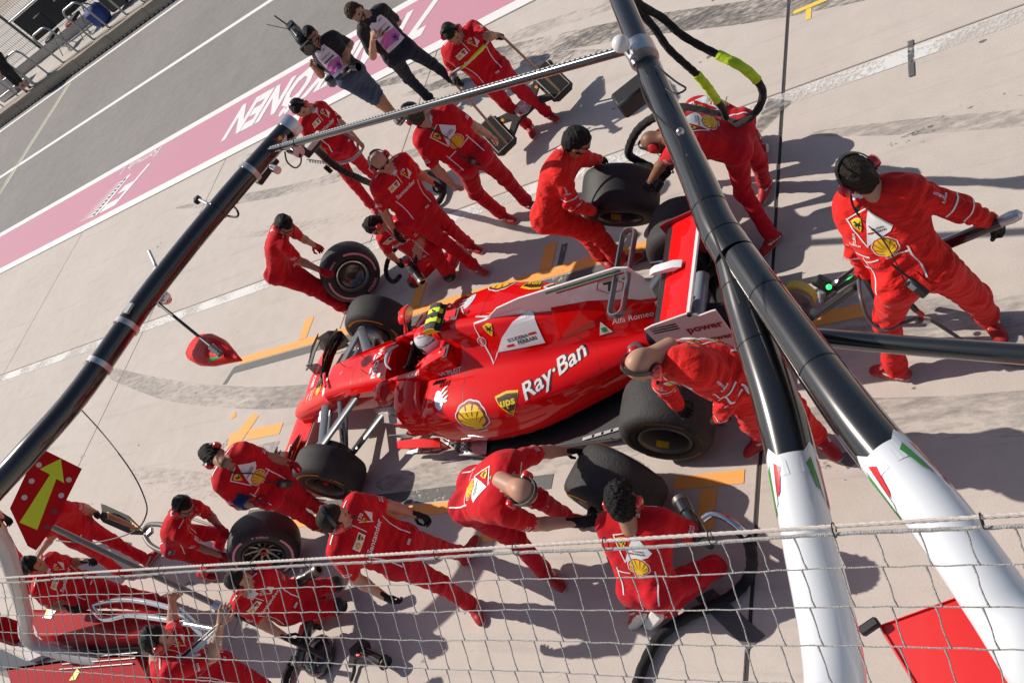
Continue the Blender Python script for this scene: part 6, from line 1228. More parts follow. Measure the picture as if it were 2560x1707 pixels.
# ================================================================ OVERHEAD GANTRY, car rear side
GW = mat('gantry white gloss', (.78, .80, .82), .16, coat=.9); GC = mat('gantry carbon', (.012, .0125, .014), .2, coat=1.0, coat_rough=.06, var=.5, vscale=140)
gt = thing('rear_gantry', 'forked glossy carbon gantry boom with white legs over the car tail', 'gantry', (-3.6, 3.2, 0))
LA = [(-3.171, 1.073, 2.120), (-3.243, 1.394, 2.050), (-3.392, 1.909, 1.950), (-3.462, 2.386, 1.800), (-3.487, 2.896, 1.550)]
RA = [(-3.229, 1.104, 2.140), (-3.446, 1.489, 2.120), (-3.769, 2.044, 2.100), (-4.029, 2.433, 2.050), (-4.191, 2.723, 1.950), (-4.304, 2.949, 1.800)]
def legpair(pts, rr, split, foot, nm):
    full = curve(list(pts) + [foot[0], foot[1]], 60); n = len(full); rs = list(np.interp(np.linspace(0, 1, n), np.linspace(0, 1, len(rr)), rr))
    k = int(n * split); mb = MB().tube(full[:k + 1], rs[:k + 1], 32, cap=False); a = mb.build('carbon_leg', GC, gt); mb = MB().tube(full[k:], rs[k:], 32, cap=False); b_ = mb.build('white_leg', GW, gt); return full, k, rs, b_, a
fl1 = legpair(LA, [.082, .085, .104, .108, .12, .12, .12], .385, [(-3.2, 3.25, .9), (-3.15, 3.35, 0)], 'l'); fl2 = legpair(RA, [.08, .085, .10, .108, .112, .118, .12, .12], .345, [(-4.35, 3.1, .9), (-4.4, 3.3, 0)], 'r')
BP = [(-3.198, 1.088, 2.130), (-3.100, 0.888, 2.170), (-2.998, 0.602, 2.220), (-2.757, -0.018, 2.300), (-2.437, -0.903, 2.450), (-2.217, -1.471, 2.500)]
full = curve(BP, 40); boom_ob = MB().tube(full, list(np.interp(np.linspace(0, 1, 40), [0, .2, .4, .6, .8, 1], [.10, .094, .086, .074, .068, .064])), 28).build('carbon_boom', GC, gt)
for (f_, k, rs, wo, co) in (fl1, fl2):   # tricolour chevrons at the white border, joint rings on the carbon
    bv = bvh_of(wo.data, co.data); ax = (f_[k + 1] - f_[k]).normalized(); vw = (Vector(CAM_C) - f_[k]).normalized(); vw = (vw - ax * vw.dot(ax)).normalized(); sd = ax.cross(vw).normalized()
    for sg in (-1, 1):
        nn = (vw * .62 + sd * sg * .78).normalized(); uu = (sd * sg - nn * nn.dot(sd * sg)).normalized(); o = f_[k] + ax * .04; d = Decal(bv)
        d.put(poly2d([(-.07, .05), (-.065, -.01), (.0, -.08), (.065, -.01), (.07, .05)]), GW, o - ax * .0, uu, ax, nn, .0025, .02)
        for i, M in enumerate((mat('flag red', (.62, .01, .015), .3, coat=.5), GW, mat('flag green', (.05, .30, .05), .3, coat=.5)) if sg > 0 else (mat('flag green', (.05, .30, .05), .3, coat=.5), GW, mat('flag red', (.62, .01, .015), .3, coat=.5))):
            w0 = -.042 + i * .028; d.put(poly2d([(w0, -.035 + abs(w0) * .9), (w0 + .028, -.035 + abs(w0 + .028) * .9), (w0 + .045, .12 + .04 * i), (w0 + .026, .10 + .04 * i)]), M, o + ax * .01, uu, ax, nn, .004, .02)
        d.build('flag_chevron', gt)
    for q in (.10, .22):
        i = int(len(f_) * q); MB().tube([f_[i], f_[i] + (f_[i + 1] - f_[i]).normalized() * .006], rs[i] + .0025, 28).build('joint_ring', BLACKG, gt)
for i, r_ in ((5, .0955), (11, .090)): MB().tube([full[i], full[i] + (full[i + 1] - full[i]).normalized() * .006], r_ + .003, 28).build('joint_ring', BLACKG, gt)
MB().tube([(-2.615, -0.416, 2.410), (-2.664, -0.291, 2.400)], .086, 24).build('clamp_ring', STEEL, gt)
MB().tube([(-2.628, -0.256, 2.420), (-2.577, -0.340, 2.470), (-2.554, -0.375, 2.500)], [.025, .022, .03], 12).build('antenna_stem', STEEL, gt); MB().sphere((-2.593, -0.307, 2.550), .052, 18, 12).build('antenna_dome', mat('dome white', (.72, .70, .67), .35), gt)
MB().bbox((-2.468, -0.288, 2.200), (.22, .16, .12), .015, Matrix.Rotation(.5, 3, 'Z')).build('lamp_box', BLACK, gt)
MB().tube(curve([(-2.704, -0.114, 2.520), (-2.811, 0.229, 2.500), (-2.964, 0.457, 2.420), (-3.050, 0.719, 2.400), (-3.220, 1.169, 2.360), (-3.324, 1.499, 2.280)], 24), .006, 6).build('taped_cable', BLACK, gt)
MB().sphere((-2.971, 0.413, 2.400), .022, 10, 6).build('cable_clip', STEEL, gt)
MB().tube(curve([(-2.750, -0.196, 2.400), (-2.886, -0.017, 2.380), (-2.943, 0.044, 2.360), (-2.884, 0.055, 2.360), (-2.820, -0.007, 2.370)], 14), .006, 6).build('loose_wire', BLACK, gt)
th_ = thing('brace_tube', 'thin straight black carbon tube leaving the gantry toward the right edge', 'tube', (-3.547, 1.493, 1.900)); MB().tube([(-3.510, 1.478, 1.900), (-3.954, 1.622, 1.900), (-4.510, 1.793, 1.900)], .042, 20).build('carbon_tube', GC, th_)
# ================================================================ FRONT BOOM
fb = thing('front_boom', 'curved black carbon boom with silver tip crossing over the car nose', 'gantry', (3.9, 2.7, 0))
FP = [(1.571, -1.790, 2.200), (1.937, -0.964, 2.300), (2.280, 0.020, 2.400), (2.457, 1.065, 2.500), (2.753, 1.643, 2.560), (3.216, 2.004, 2.520), (3.511, 2.067, 2.300)]
f_ = curve(FP, 50); FB = MB().tube(f_, list(np.linspace(.094, .105, 50)), 28).build('carbon_boom', mat('front boom carbon', (.012, .010, .010), .22, coat=1.0, coat_rough=.07, var=.4, vscale=140), fb)
f2 = curve([f_[-1], (3.671, 2.138, 2.050), (3.901, 2.310, 1.750), (4.418, 2.484, 1.300), (4.784, 2.677, 0.900), (3.75, 2.72, .4)], 30); MB().tube(f2, list(np.linspace(.085, .06, 30)), 24).build('white_leg', mat('leg white', (.5, .475, .46), .3, coat=.5), fb)
tipd = (f_[0] - f_[1]).normalized(); MB().lathe([(0, .095), (.0, .108), (.11, .108), (.12, .10), (.12, .0)], f_[0], tipd, 28).build('silver_cap', mat('silver cap', (.62, .62, .63), .38, metal=.7), fb)
for q in (9, 22, 37): MB().tube([f_[q], f_[q] + (f_[q + 1] - f_[q]).normalized() * .006], .104, 28).build('joint_ring', BLACKG, fb)
def clamp(q, name='clamp_ring'): MB().tube([f_[q], f_[q] + (f_[q + 1] - f_[q]).normalized() * .05], .111, 28).build(name, mat('clamp alu', (.55, .55, .56), .4, metal=.8), fb)
clamp(5); clamp(19); clamp(22)
d = Decal(bvh_of(FB.data)); ax = (f_[4] - f_[1]).normalized(); vw = (Vector(CAM_C) - f_[2]); vw = (vw - ax * vw.dot(ax)).normalized(); sd = ax.cross(vw); o = Vector(f_[1]) + ax * .06 + sd * .0
if sd.dot(Vector(CAM_R[0])) < 0: sd = -sd
o = o + sd * .035; d.put(poly2d([(-.08, -.05), (.09, .0), (-.02, .075)]), REDP, o, sd, -ax, vw, .003, .02); d.put(poly2d([(-.0, -.035), (.08, -.005), (-.015, .07)]), WHITE, o, sd, -ax, vw, .0045, .02); d.put(shield2d(.04, .05), YELLOWP, o - sd * .035 - ax * .0, sd, -ax, vw, .0055, 0); d.build('boom_emblem', fb)
# devices hanging on the front boom
def cambox(label, c, size, R_, stalk, nm='pit_camera'):
    t = thing(nm, label, 'camera', tuple(c), 'small devices on the front boom'); MB().bbox(c, size, .012, R_).build('housing', BLACK, t)
    MB().tube(stalk, .016, 10).build('bracket', mat('clamp alu', (.55, .55, .56), .4, metal=.8), t); return t
RZ = Matrix.Rotation(.6, 3, 'Z')
t = cambox('black box lamp below the clamp where the thin rod meets the boom', Vector((1.968, -1.582, 2.050)), (.12, .30, .10), Matrix.Rotation(-.5, 3, 'Z'), [(1.885, -1.532, 2.250), (2.011, -1.625, 2.100)]); MB().cyl((1.828, -1.552, 2.050), (1.723, -1.479, 2.050), .04, 14).build('lens', CHROME, t)
t = cambox('black box camera on a white bracket midway along the boom', Vector((2.478, -0.299, 2.300)), (.18, .14, .13), Matrix.Rotation(.3, 3, 'Z'), [(2.598, -0.478, 2.460), (2.429, -0.300, 2.420), (2.409, -0.255, 2.360)]); MB().bbox((2.390, -0.258, 2.400), (.13, .1, .02), .004, Matrix.Rotation(.3, 3, 'Z')).build('top_plate', WHITEP, t)
t = cambox('silver siren shaped camera under the boom clamp', Vector((2.707, -0.225, 2.150)), (.10, .10, .08), RZ, [(2.607, -0.171, 2.300), (2.655, -0.183, 2.200)]); MB().lathe([(0, .07), (.05, .06), (.09, .03), (.10, 0)], (2.520, -0.116, 2.200), (-.4, .2, -.5), 20).build('dome', CHROME, t)
t = cambox('grey camera box with cables hanging beside the boom tip', Vector((1.317, -1.623, 2.050)), (.20, .14, .10), Matrix.Rotation(.9, 3, 'Z'), [(1.506, -1.536, 2.200), (1.386, -1.529, 2.150)]); MB().bbox((1.148, -1.555, 2.120), (.19, .10, .05), .01, Matrix.Rotation(.9, 3, 'Z')).build('shell', mat('beige shell', (.5, .47, .43), .5), t); MB().cyl((1.499, -1.603, 2.120), (1.327, -1.491, 2.120), .055, 18).build('motor', CHROME, t)
MB().tube(curve([(1.531, -1.550, 2.150), (1.610, -1.541, 2.050), (1.514, -1.469, 2.000), (1.351, -1.421, 2.050), (1.323, -1.481, 2.100)], 16), .008, 6).build('cable', BLACK, t)
t = cambox('small silver sensor with a looped hose at the upper boom', Vector((2.382, -1.109, 2.350)), (.07, .07, .06), RZ, [(2.122, -0.966, 2.350), (2.331, -1.090, 2.350)]); MB().tube([(2.220, -1.211, 2.200), (2.026, -1.115, 2.150)], .022, 10).build('wood_grip', mat('tan grip', (.32, .2, .13), .6), t); MB().tube(curve([(2.204, -1.026, 2.200), (2.185, -1.038, 2.100), (2.004, -0.966, 2.100), (1.994, -1.015, 2.120), (2.100, -1.117, 2.200)], 16), .011, 8).build('hose', BLACK, t)
MB().prism([(0, 0), (.10, .04), (.12, .3), (.02, .28)], (2.371, 0.192, 2.500), (.3, .9, 0), (-.9, .3, .2), .02).build('side_plate', mat('grey plate', (.3, .31, .32), .4), fb)
# traffic light pod on its stalk
t = thing('light_pod', 'red wedge shaped start light pod hanging on a black stalk', 'light', (1.883, 0.371, 1.850))
MB().tube([(2.510, -0.077, 2.280), (2.434, 0.009, 2.220), (1.536, 0.554, 1.980)], [.02, .014, .014], 10).build('stalk', BLACK, t); MB().tube([(2.510, -0.077, 2.280), (2.459, -0.002, 2.200)], .026, 12).build('stalk_joint', STEEL, t); MB().tube([(1.612, 0.507, 2.020), (1.533, 0.561, 1.950)], .03, 12).build('stalk_foot', mat('pewter', (.3, .28, .26), .4, metal=.7), t)
A0 = Vector((2.256, 0.275, 1.850)); A1 = Vector((1.389, 0.577, 1.850)); ax = (A1 - A0); ln = ax.length; ax.normalize(); sd = Vector((0, 0, 1)).cross(ax).normalized(); secs = []
for q, hw, hh in ((0, .10, .05), (.12, .13, .08), (.35, .15, .09), (.6, .125, .08), (.85, .055, .05), (1.0, .01, .03)):
    c = A0 + ax * ln * q + Vector((0, 0, .03 * math.sin(q * 3))); secs.append([c + sd * hw * math.copysign(abs(math.cos(a)) ** .7, math.cos(a)) + Vector((0, 0, 1)) * hh * math.copysign(abs(math.sin(a)) ** .8, math.sin(a)) for a in np.linspace(0, 2 * math.pi, 21)[:-1]])
pod = MB().loft(secs).build('pod_shell', mat('pod red', (.70, .004, .006), .6, spec=.1, coat=.2), t); bv = bvh_of(pod.data); d = Decal(bv)
for i, M in enumerate((GREENP, YELLOWP, ORANGEP, REDP)): d.put(poly2d([(-.02, -.012), (.02, -.012), (.02, .012), (-.02, .012)]), M, A0 + ax * .05 - sd * (.09 - i * .03), ax, sd, (0, 0, 1), .003, .01)
d.put(poly2d([(-.09, -.012), (.09, -.008), (.09, .008), (-.09, .012)]), GREENP, A0 + ax * (ln * .72) - sd * .07, (ax * 1 + sd * .35), sd, (0, 0, 1), .003, .01); d.build('pod_lights', t)
# thin rod with light strip between the two booms
t = thing('cross_rod', 'thin black rod with a dotted light strip between the two booms', 'rod', (-0.765, -0.961, 2.300))
ra, rb = Vector((1.637, -1.527, 2.250)), Vector((-2.541, -0.454, 2.400)); MB().tube([ra, rb], .032, 16).build('rod', GC, t); MB().tube(curve([ra, ra + (ra - rb).normalized() * .04, Vector((1.931, -1.593, 2.220)), Vector((2.065, -1.651, 2.180))], 8), [.032, .034, .04, .05], 14).build('elbow', mat('brass grey', (.4, .37, .30), .35, metal=.8), t)
vw = (Vector(CAM_C) - (ra + rb) / 2).normalized(); ax = (rb - ra).normalized(); upv = (Vector((0, 0, 1)) - ax * ax.z).normalized(); mb = MB(); R_ = Matrix((ax, ax.cross(upv) * -1, upv)).transposed()
for i in range(96):
    q = .02 + .96 * i / 95; mb.box(ra + (rb - ra) * q + upv * .0325, ((rb - ra).length * .0058, .007, .002), R_)
o_ = mb.build('light_strip', mat('white led strip', (.8, .8, .78), .4), t, smooth=False); o_['kind'] = 'stuff'
for q in (.055, .11): MB().tube([ra + (rb - ra) * q, ra + (rb - ra) * (q + .006)], .037, 14).build('strap', BLACK, t)
t = thing('hanging_wire', 'thin black wire drooping from the front boom to the arrow sign', 'wire', (2.785, 1.310, 1.800)); MB().tube(curve([(2.752, 1.048, 2.420), (2.486, 1.260, 2.200), (2.155, 1.533, 2.000), (2.019, 1.725, 1.850), (2.033, 1.853, 1.750), (2.340, 1.946, 1.650), (3.054, 1.978, 1.600), (3.765, 1.916, 1.600)], 40), .006, 6).build('wire', BLACK, t)
# ================================================================ AIR HOSES
HOSE = cloth_mat('black hose sleeve', (.014, .014, .015), .6); HOSEY = cloth_mat('neon hose sleeve', (.50, .68, .03), .7)
def hose(label, pts, r, ybit=None, n=60, M=None, group='pit air hoses'):
    t = thing('air_hose', label, 'hose', (pts[-1][0], pts[-1][1], 0), group); P = curve(pts, n); rr = [r * (1 + .06 * math.sin(i * 1.9)) for i in range(n)]
    if ybit:
        a, b = int(n * ybit[0]), int(n * ybit[1]); MB().tube(P[:a + 1], rr[:a + 1], 12).build('sleeve', HOSE, t); MB().tube(P[a:b + 1], [q * 1.22 for q in rr[a:b + 1]], 12).build('bright_sleeve', HOSEY, t); MB().tube(P[b:], rr[b:], 12).build('sleeve', HOSE, t)
    else: MB().tube(P, rr, 12).build('sleeve', M or HOSE, t)
    return t
hose('right hand hose with a neon sleeve hanging from the gantry boom', [(-2.480, -0.970, 2.500), (-2.463, -1.020, 2.300), (-2.506, -1.083, 2.100), (-2.558, -1.060, 1.950), (-2.640, -1.046, 1.800), (-2.721, -1.021, 1.700), (-2.833, -0.957, 1.600), (-2.876, -0.945, 1.450), (-2.839, -0.977, 1.300), (-2.719, -1.024, 1.150), (-2.519, -1.144, 1.000), (-2.372, -1.290, 0.950)], .027, (.44, .62))
hose('left hand hose with a yellow green sleeve hanging from the gantry boom', [(-2.487, -0.928, 2.500), (-2.442, -1.002, 2.300), (-2.456, -1.015, 2.100), (-2.480, -0.968, 1.950), (-2.525, -0.946, 1.800), (-2.555, -0.936, 1.700), (-2.565, -0.946, 1.550), (-2.526, -1.026, 1.400), (-2.478, -1.129, 1.200), (-2.430, -1.192, 1.050)], .025, (.55, .80))
hose('black hose looping round the bent bald man', [(-2.348, -1.296, 1.000), (-2.054, -1.425, 1.100), (-1.771, -1.555, 1.000), (-1.555, -1.619, 0.900), (-1.373, -1.674, 0.750), (-1.252, -1.718, 0.600), (-1.263, -1.729, 0.500), (-1.387, -1.654, 0.420)], .036)
hose('thick black hose running from the boom tip behind the walking men', [(1.337, -1.664, 2.100), (1.560, -1.857, 1.800), (1.660, -1.952, 1.500), (1.732, -2.096, 1.200), (1.915, -2.330, 0.900), (2.065, -2.617, 0.400), (1.991, -2.664, 0.080), (1.774, -2.724, 0.060), (1.817, -3.018, 0.060), (2.118, -3.281, 0.060), (2.370, -3.327, 0.060)], .036)
hose('black hose arch beside the kneeling man at the front wheel', [(1.728, -1.941, 0.300), (1.882, -1.908, 0.320), (2.021, -1.809, 0.300), (2.129, -1.719, 0.220), (2.122, -1.632, 0.160), (2.023, -1.569, 0.140), (1.870, -1.561, 0.200)], .026)
hose('black hose curling from the yellow gloved gun to the net corner', [(-2.456, 1.725, 0.450), (-2.502, 1.784, 0.400), (-2.462, 1.850, 0.250), (-2.354, 1.878, 0.060), (-2.268, 1.973, 0.045), (-2.137, 2.049, 0.045), (-1.946, 2.125, 0.045), (-1.758, 2.255, 0.045), (-1.664, 2.435, 0.045), (-1.627, 2.587, 0.045)], .036)
hose('black strap like hose below the kneeling man behind the net', [(1.745, 2.382, 0.060), (1.834, 2.501, 0.050), (1.874, 2.638, 0.050), (1.834, 2.769, 0.050)], .036)
# coiled cord and hose ring near the tip man
t = thing('coiled_cord', 'grey coiled cord stretched in front of the man behind the boom tip', 'cord', (2.652, -2.843, 1.100)); P = []; ca, cb = Vector((2.217, -2.878, 0.980)), Vector((2.107, -2.147, 1.600)); ax = (cb - ca).normalized(); x_, y_, z_ = frame(ax)
for i in range(220): q = i / 219; c = ca + (cb - ca) * q + Vector((0, 0, -.12 * math.sin(q * math.pi))); P.append(c + (x_ * math.cos(i * .9) + y_ * math.sin(i * .9)) * .016)
MB().tube(P, .005, 5).build('coil', mat('grey cord', (.2, .2, .21), .5), t)
# ================================================================ WHEEL GUNS
def gun(label, c, d, up, hose_to=None):
    c = Vector(c); d = Vector(d).normalized(); x_, y_, z_ = frame(d, up); R_ = Matrix((x_, y_, z_)).transposed()
    t = thing('wheel_gun', label, 'wheel gun', tuple(c), 'pneumatic wheel guns')
    MB().lathe([(-.16, 0), (-.16, .035), (-.14, .05), (.02, .055), (.05, .045), (.09, .04), (.10, .05), (.19, .05), (.19, .04), (.10, .0)], c, d, 20).build('gun_body', CARBON, t)
    MB().lathe([(.19, .03), (.19, .052), (.225, .052), (.225, .03)], c, d, 16, closed=True).build('socket', mat('socket grey', (.24, .22, .2), .4, metal=.8), t)
    MB().tube([c - d * .09, c - d * .11 - y_ * .09, c - d * .10 - y_ * .14], [.028, .025, .022], 10).build('grip', BLACK, t); MB().tube([c - d * .02 + x_ * .055, c - d * .02 + x_ * .10], .012, 8).build('selector', CHROME, t)
    MB().bbox(c - d * .06 + y_ * .05, (.05, .03, .09), .008, R_).build('label_plate', REDP, t); return t
gun('black wheel gun in the hands of the man kneeling by the front wheel', (1.421, -1.384, 0.420), Vector((1.240, -1.162, 0.300)) - Vector((1.421, -1.384, 0.420)), (0, 0, 1))
gun('wheel gun held under the bent bald man at the far rear wheel', (-1.590, -1.482, 0.500), (.6, .5, -.3), (0, 0, 1))
gun('wheel gun with a silver elbow held by the yellow gloved kneeling man', (-2.207, 1.724, 0.550), (.55, -.8, -.1), (0, 0, 1))
MB().tube(curve([(-2.277, 1.701, 0.560), (-2.341, 1.670, 0.560), (-2.433, 1.703, 0.540), (-2.495, 1.748, 0.500), (-2.516, 1.771, 0.460)], 16), .022, 10).build('hose_elbow', CHROME, bpy.data.objects['wheel_gun.002'])
gun('black and red wheel gun on the thigh of the man kneeling behind the net', (1.409, 1.970, 0.550), (-.9, -.3, .1), (0, 0, 1))
gun('wheel gun resting on the ground below the kneeling man behind the net', (1.533, 2.369, 0.250), (.2, .9, -.2), (0, 0, 1))
# ================================================================ FRONT JACK held by the yellow bar
t = thing('front_jack', 'black front jack with two padded skids and a white emblem plate', 'jack', (0.864, -3.881, 0.000))
BJ = mat('black moulded plastic', (.022, .022, .021), .5, bump=.15, bscale=90)
PA, PB = Vector((0.177, -3.616, 0.320)), Vector((0.810, -3.087, 0.320)); ax = (PA - PB).normalized(); nz = (Vector((0, 0, .8)) + (Vector(CAM_C) - PA).normalized() * .6); nz = (nz - ax * nz.dot(ax)).normalized(); sd = nz.cross(ax).normalized(); R_ = Matrix((ax, sd, nz)).transposed(); gap = (PA - PB).length
for p_, sg in ((PA, 1), (PB, -1)):
    MB().bbox(p_, (.28, .50, .11), .05, R_).build('skid_pad', BJ, t); MB().bbox(p_ + nz * .056, (.21, .42, .008), .004, R_).build('pad_mat', mat('grip mat', (.012, .012, .012), .9, bump=.6, bscale=200), t)
    P = [(a, b) for a, b in ((-.11, -.215), (.11, -.215), (.11, .215), (-.11, .215))]
    MB().tube([p_ + R_ @ Vector((a, b, .060)) for a, b in P + P[:1]], .0045, 6).build('pad_trim', mat('beige trim', (.5, .44, .36), .5), t); MB().bbox(p_ + R_ @ Vector((-sg * .16, .06, .045)), (.03, .045, .01), .003, R_).build('warning_label', ORANGEP, t)
    for b in (-.15, .0, .15): MB().cyl(p_ + R_ @ Vector((-.06, b, .05)), p_ + R_ @ Vector((-.06, b, .058)), .008, 8).build('bolt', STEEL, t)
    MB().bbox(p_ + R_ @ Vector((sg * .13, .2, -.01)), (.05, .06, .07), .012, R_).build('corner_foot', BJ, t)
mid = (PA + PB) / 2; hg = gap / 2 - .10
MB().prism([(-hg, -.17), (-hg * .45, -.075), (hg * .45, -.075), (hg, -.17), (hg, -.10), (hg * .62, -.02), (hg * .62, .02), (hg, .10), (hg, .17), (hg * .45, .10), (-hg * .45, .10), (-hg, .17), (-hg, .10), (-hg * .62, .02), (-hg * .62, -.02), (-hg, -.10)], mid, ax, sd, .05).build('frame', BJ, t)
MB().prism([(-.10, -.05), (.0, -.085), (.10, -.05), (.10, .05), (0, .085), (-.10, .05)], mid + nz * .03, ax, sd, .012).build('emblem_plate', mat('pale plate', (.5, .45, .42), .4), t)
d = Decal(BVHTree.FromPolygons([mid + ax * a + sd * b + nz * .037 for a, b in ((-1, -1), (1, -1), (1, 1), (-1, 1))], [[0, 1, 2, 3]])); d.put(horse2d(.13), WHITE, mid, ax, sd, nz, .003, 0); d.put(poly2d([(-.09, -.045), (-.04, -.06), (-.06, .0)]), REDP, mid, ax, sd, nz, .003, 0); d.build('emblem', t)
HA, HB = Vector((0.181, -3.399, 1.240)), Vector((0.709, -3.067, 1.220))
MB().tube([PA + R_ @ Vector((-.02, -.2, .05)), Vector((0.133, -3.396, 1.150)), HA], .014, 10).build('handle_rod', mat('bronze rod', (.34, .26, .2), .35, metal=.7), t); MB().tube([PB + R_ @ Vector((.02, -.2, .05)), Vector((0.773, -3.119, 1.050)), HB], .014, 10).build('handle_rod', mat('bronze rod', (.34, .26, .2), .35, metal=.7), t)
MB().tube(curve([HA, Vector((0.236, -3.362, 1.250)), Vector((0.298, -3.296, 1.240))], 8), .018, 10).build('handle_end', STEEL, t); MB().tube(curve([HB, Vector((0.709, -3.112, 1.220)), Vector((0.582, -3.150, 1.220))], 8), .018, 10).build('handle_end', STEEL, t)
MB().tube([(0.298, -3.296, 1.240), (0.582, -3.150, 1.220)], .022, 12).build('yellow_bar', NEON, t)
# ================================================================ REAR JACK
t = thing('rear_jack', 'silver and black wheeled rear jack with a green lamp behind the car', 'jack', (-2.764, -0.217, 0.000))
h0 = Vector((-4.122, 0.305, 0.980)); h1 = Vector((-3.831, 0.320, 0.920)); h2 = Vector((-3.305, 0.249, 0.720)); h3 = Vector((-2.820, 0.132, 0.300))
MB().tube([h0, h1], .035, 16).build('handle_tube', GC, t); MB().lathe([(0, .03), (.06, .036), (.10, .03), (.12, 0)], h0, (h0 - h1), 14).build('grip_end', STEEL, t); MB().tube([h1, h2], .032, 14).build('lever_tube', GC, t)
MB().tube([h2 + Vector((0, 0, .04)), Vector((-3.092, 0.158, 0.550))], .05, 16).build('silver_tube', CHROME, t)
for s_ in (-1, 1): o = Vector((.05, .08, 0)) * s_; MB().tube([h2 + o, h3 + o], .022, 10).build('jack_arm', DARKM, t)
MB().tube([h3, Vector((-2.748, 0.074, 0.160)), Vector((-2.670, -0.056, 0.120))], .028, 10).build('jack_toe', STEEL, t)
for s_ in (0, 1): MB().tube([h2, Vector((-3.247, 0.056, 0.280)) + Vector((0, .1 * s_, 0))], .02, 8).build('strut', DARKM, t)
wc = Vector((-2.645, -0.161, 0.140)); MB().lathe([(-.03, .05), (-.03, .12), (.03, .12), (.03, .05)], wc, (.3, .9, .2), 24, closed=True).build('roller', mat('yellow roller', (.75, .52, .08), .5), t); MB().lathe([(-.02, 0), (-.02, .10), (.025, .10), (.025, .0)], wc + Vector((0, .04, 0)), (.3, .9, .2), 24).build('roller_hub', mat('translucent disc', (.28, .24, .2), .3), t)
MB().bbox(Vector((-3.016, 0.169, 0.620)), (.09, .07, .16), .02, Matrix.Rotation(.4, 3, 'Y')).build('lamp_housing', BLACK, t); MB().sphere(Vector((-3.042, 0.219, 0.680)) + Vector((-.03, .03, .0)), .018, 10, 6).build('green_lamp', mat('green lamp', (.02, .5, .08), .3, emit=((.02, .9, .15), 2.5)), t)
MB().tube([(-2.951, 0.135, 0.500), (-2.900, 0.114, 0.380)], .016, 8).build('lamp_stalk', mat('blue grey stalk', (.25, .3, .34), .4), t)
for c_ in ((450, 1490), (520, 1420)): MB().tube([Vector((-2.969, 0.094, 0.420)), Vector((-3.039, 0.096, 0.480))], .036, 12).build('clamp', STEEL, t)
MB().tube([(-3.021, 0.173, 0.600), (-3.119, 0.174, 0.620)], .02, 8).build('rail', STEEL, t)
t = thing('radio_cable', 'grey cable drooping from the jack across the jack man and floor', 'cable', (-3.406, 0.456, 0.000)); MB().tube(curve([(-3.270, 0.254, 0.720), (-3.298, 0.440, 0.750), (-3.300, 0.516, 0.620), (-3.364, 0.563, 0.550), (-3.452, 0.544, 0.550), (-3.541, 0.486, 0.500), (-3.597, 0.454, 0.400), (-3.644, 0.419, 0.200), (-3.696, 0.407, 0.030), (-3.828, 0.521, 0.015), (-3.905, 0.594, 0.015), (-4.047, 0.635, 0.015)], 60), .012, 8).build('cable', mat('grey cable', (.09, .09, .095), .5), t); MB().tube([(-3.563, 0.499, 0.500), (-3.589, 0.480, 0.450)], .022, 10).build('connector', STEEL, t)
t = thing('belt_buckle', 'black buckle strap with red end hanging from the jack man', 'strap', (-3.522, 0.427, 0.600)); MB().tube([(-3.539, 0.505, 0.850), (-3.561, 0.527, 0.800)], .014, 8).build('strap', BLACK, t); MB().bbox((-3.569, 0.543, 0.800), (.06, .05, .09), .012, Matrix.Rotation(.5, 3, 'X')).build('buckle', BLACK, t); MB().tube([(-3.573, 0.546, 0.750), (-3.583, 0.539, 0.660)], .018, 8).build('strap', BLACK, t); MB().tube([(-3.583, 0.539, 0.660), (-3.601, 0.540, 0.600)], .016, 8).build('red_tab', REDP, t)
# ================================================================ LOLLIPOP SIGN, STAND AND LEFT FOREGROUND
t = thing('arrow_sign', 'red lollipop board with a yellow arrow on a long pole, lower left', 'sign', (1.503, 2.454, -0.000))
SN = Vector(CAM_C) - Vector((3.603, 1.666, 1.950)); SN.normalize(); lift = lambda p, k: Vector(p) + SN * k
slab(MB(), [(3.594, 1.270, 2.189), (3.454, 1.317, 1.798), (3.583, 1.881, 1.754), (3.645, 2.088, 1.776), (3.671, 2.075, 1.851), (3.713, 1.829, 2.124)], SN, .02).build('board', mat('board red', (.50, .006, .008), .6, spec=.15, var=.06, vscale=6), t)
slab(MB(), [lift(p, .0125) for p in ((3.523, 1.298, 1.987), (3.523, 1.484, 1.862), (3.547, 1.471, 1.933), (3.633, 1.926, 1.852), (3.687, 1.913, 2.002), (3.567, 1.457, 1.994), (3.599, 1.442, 2.088))], SN, .002).build('arrow', NEON, t)
for u_ in ((3.600, 1.412, 2.110), (3.631, 1.559, 2.092), (3.661, 1.707, 2.072), (3.505, 1.445, 1.843), (3.538, 1.591, 1.830)): MB().lathe([(0, 0), (0, .024)], lift(u_, .0125), SN, 16).build('lightening_hole', mat('hole pale', (.62, .58, .55), .7), t)
for u_ in ((3.568, 1.737, 1.810), (3.600, 1.879, 1.798)): MB().lathe([(0, 0), (0, .024)], lift(u_, .0125), SN, 16).build('lightening_hole', DKRED, t)
pe = Vector((1.312, 2.487, 0.160)); ps_ = Vector((3.147, 1.967, 1.930)); MB().tube([ps_, ps_ + (pe - ps_) * .62], .026, 14).build('pole', mat('bronze pole', (.36, .27, .21), .35, metal=.6), t); MB().tube([ps_ + (pe - ps_) * .6, pe], .024, 12).build('pole_grip', BLACK, t)
MB().tube([ps_ + (pe - ps_) * .60, ps_ + (pe - ps_) * .625], .04, 14).build('collar', CHROME, t)
MB().lathe([(0, 0), (.0, .17), (.05, .175), (.09, .15), (.12, .09), (.13, 0)], (1.519, 2.450, 0.020), (.05, .1, 1), 32).build('weight_base', mat('dome black', (.05, .052, .054), .22, metal=.5, coat=.7), t)
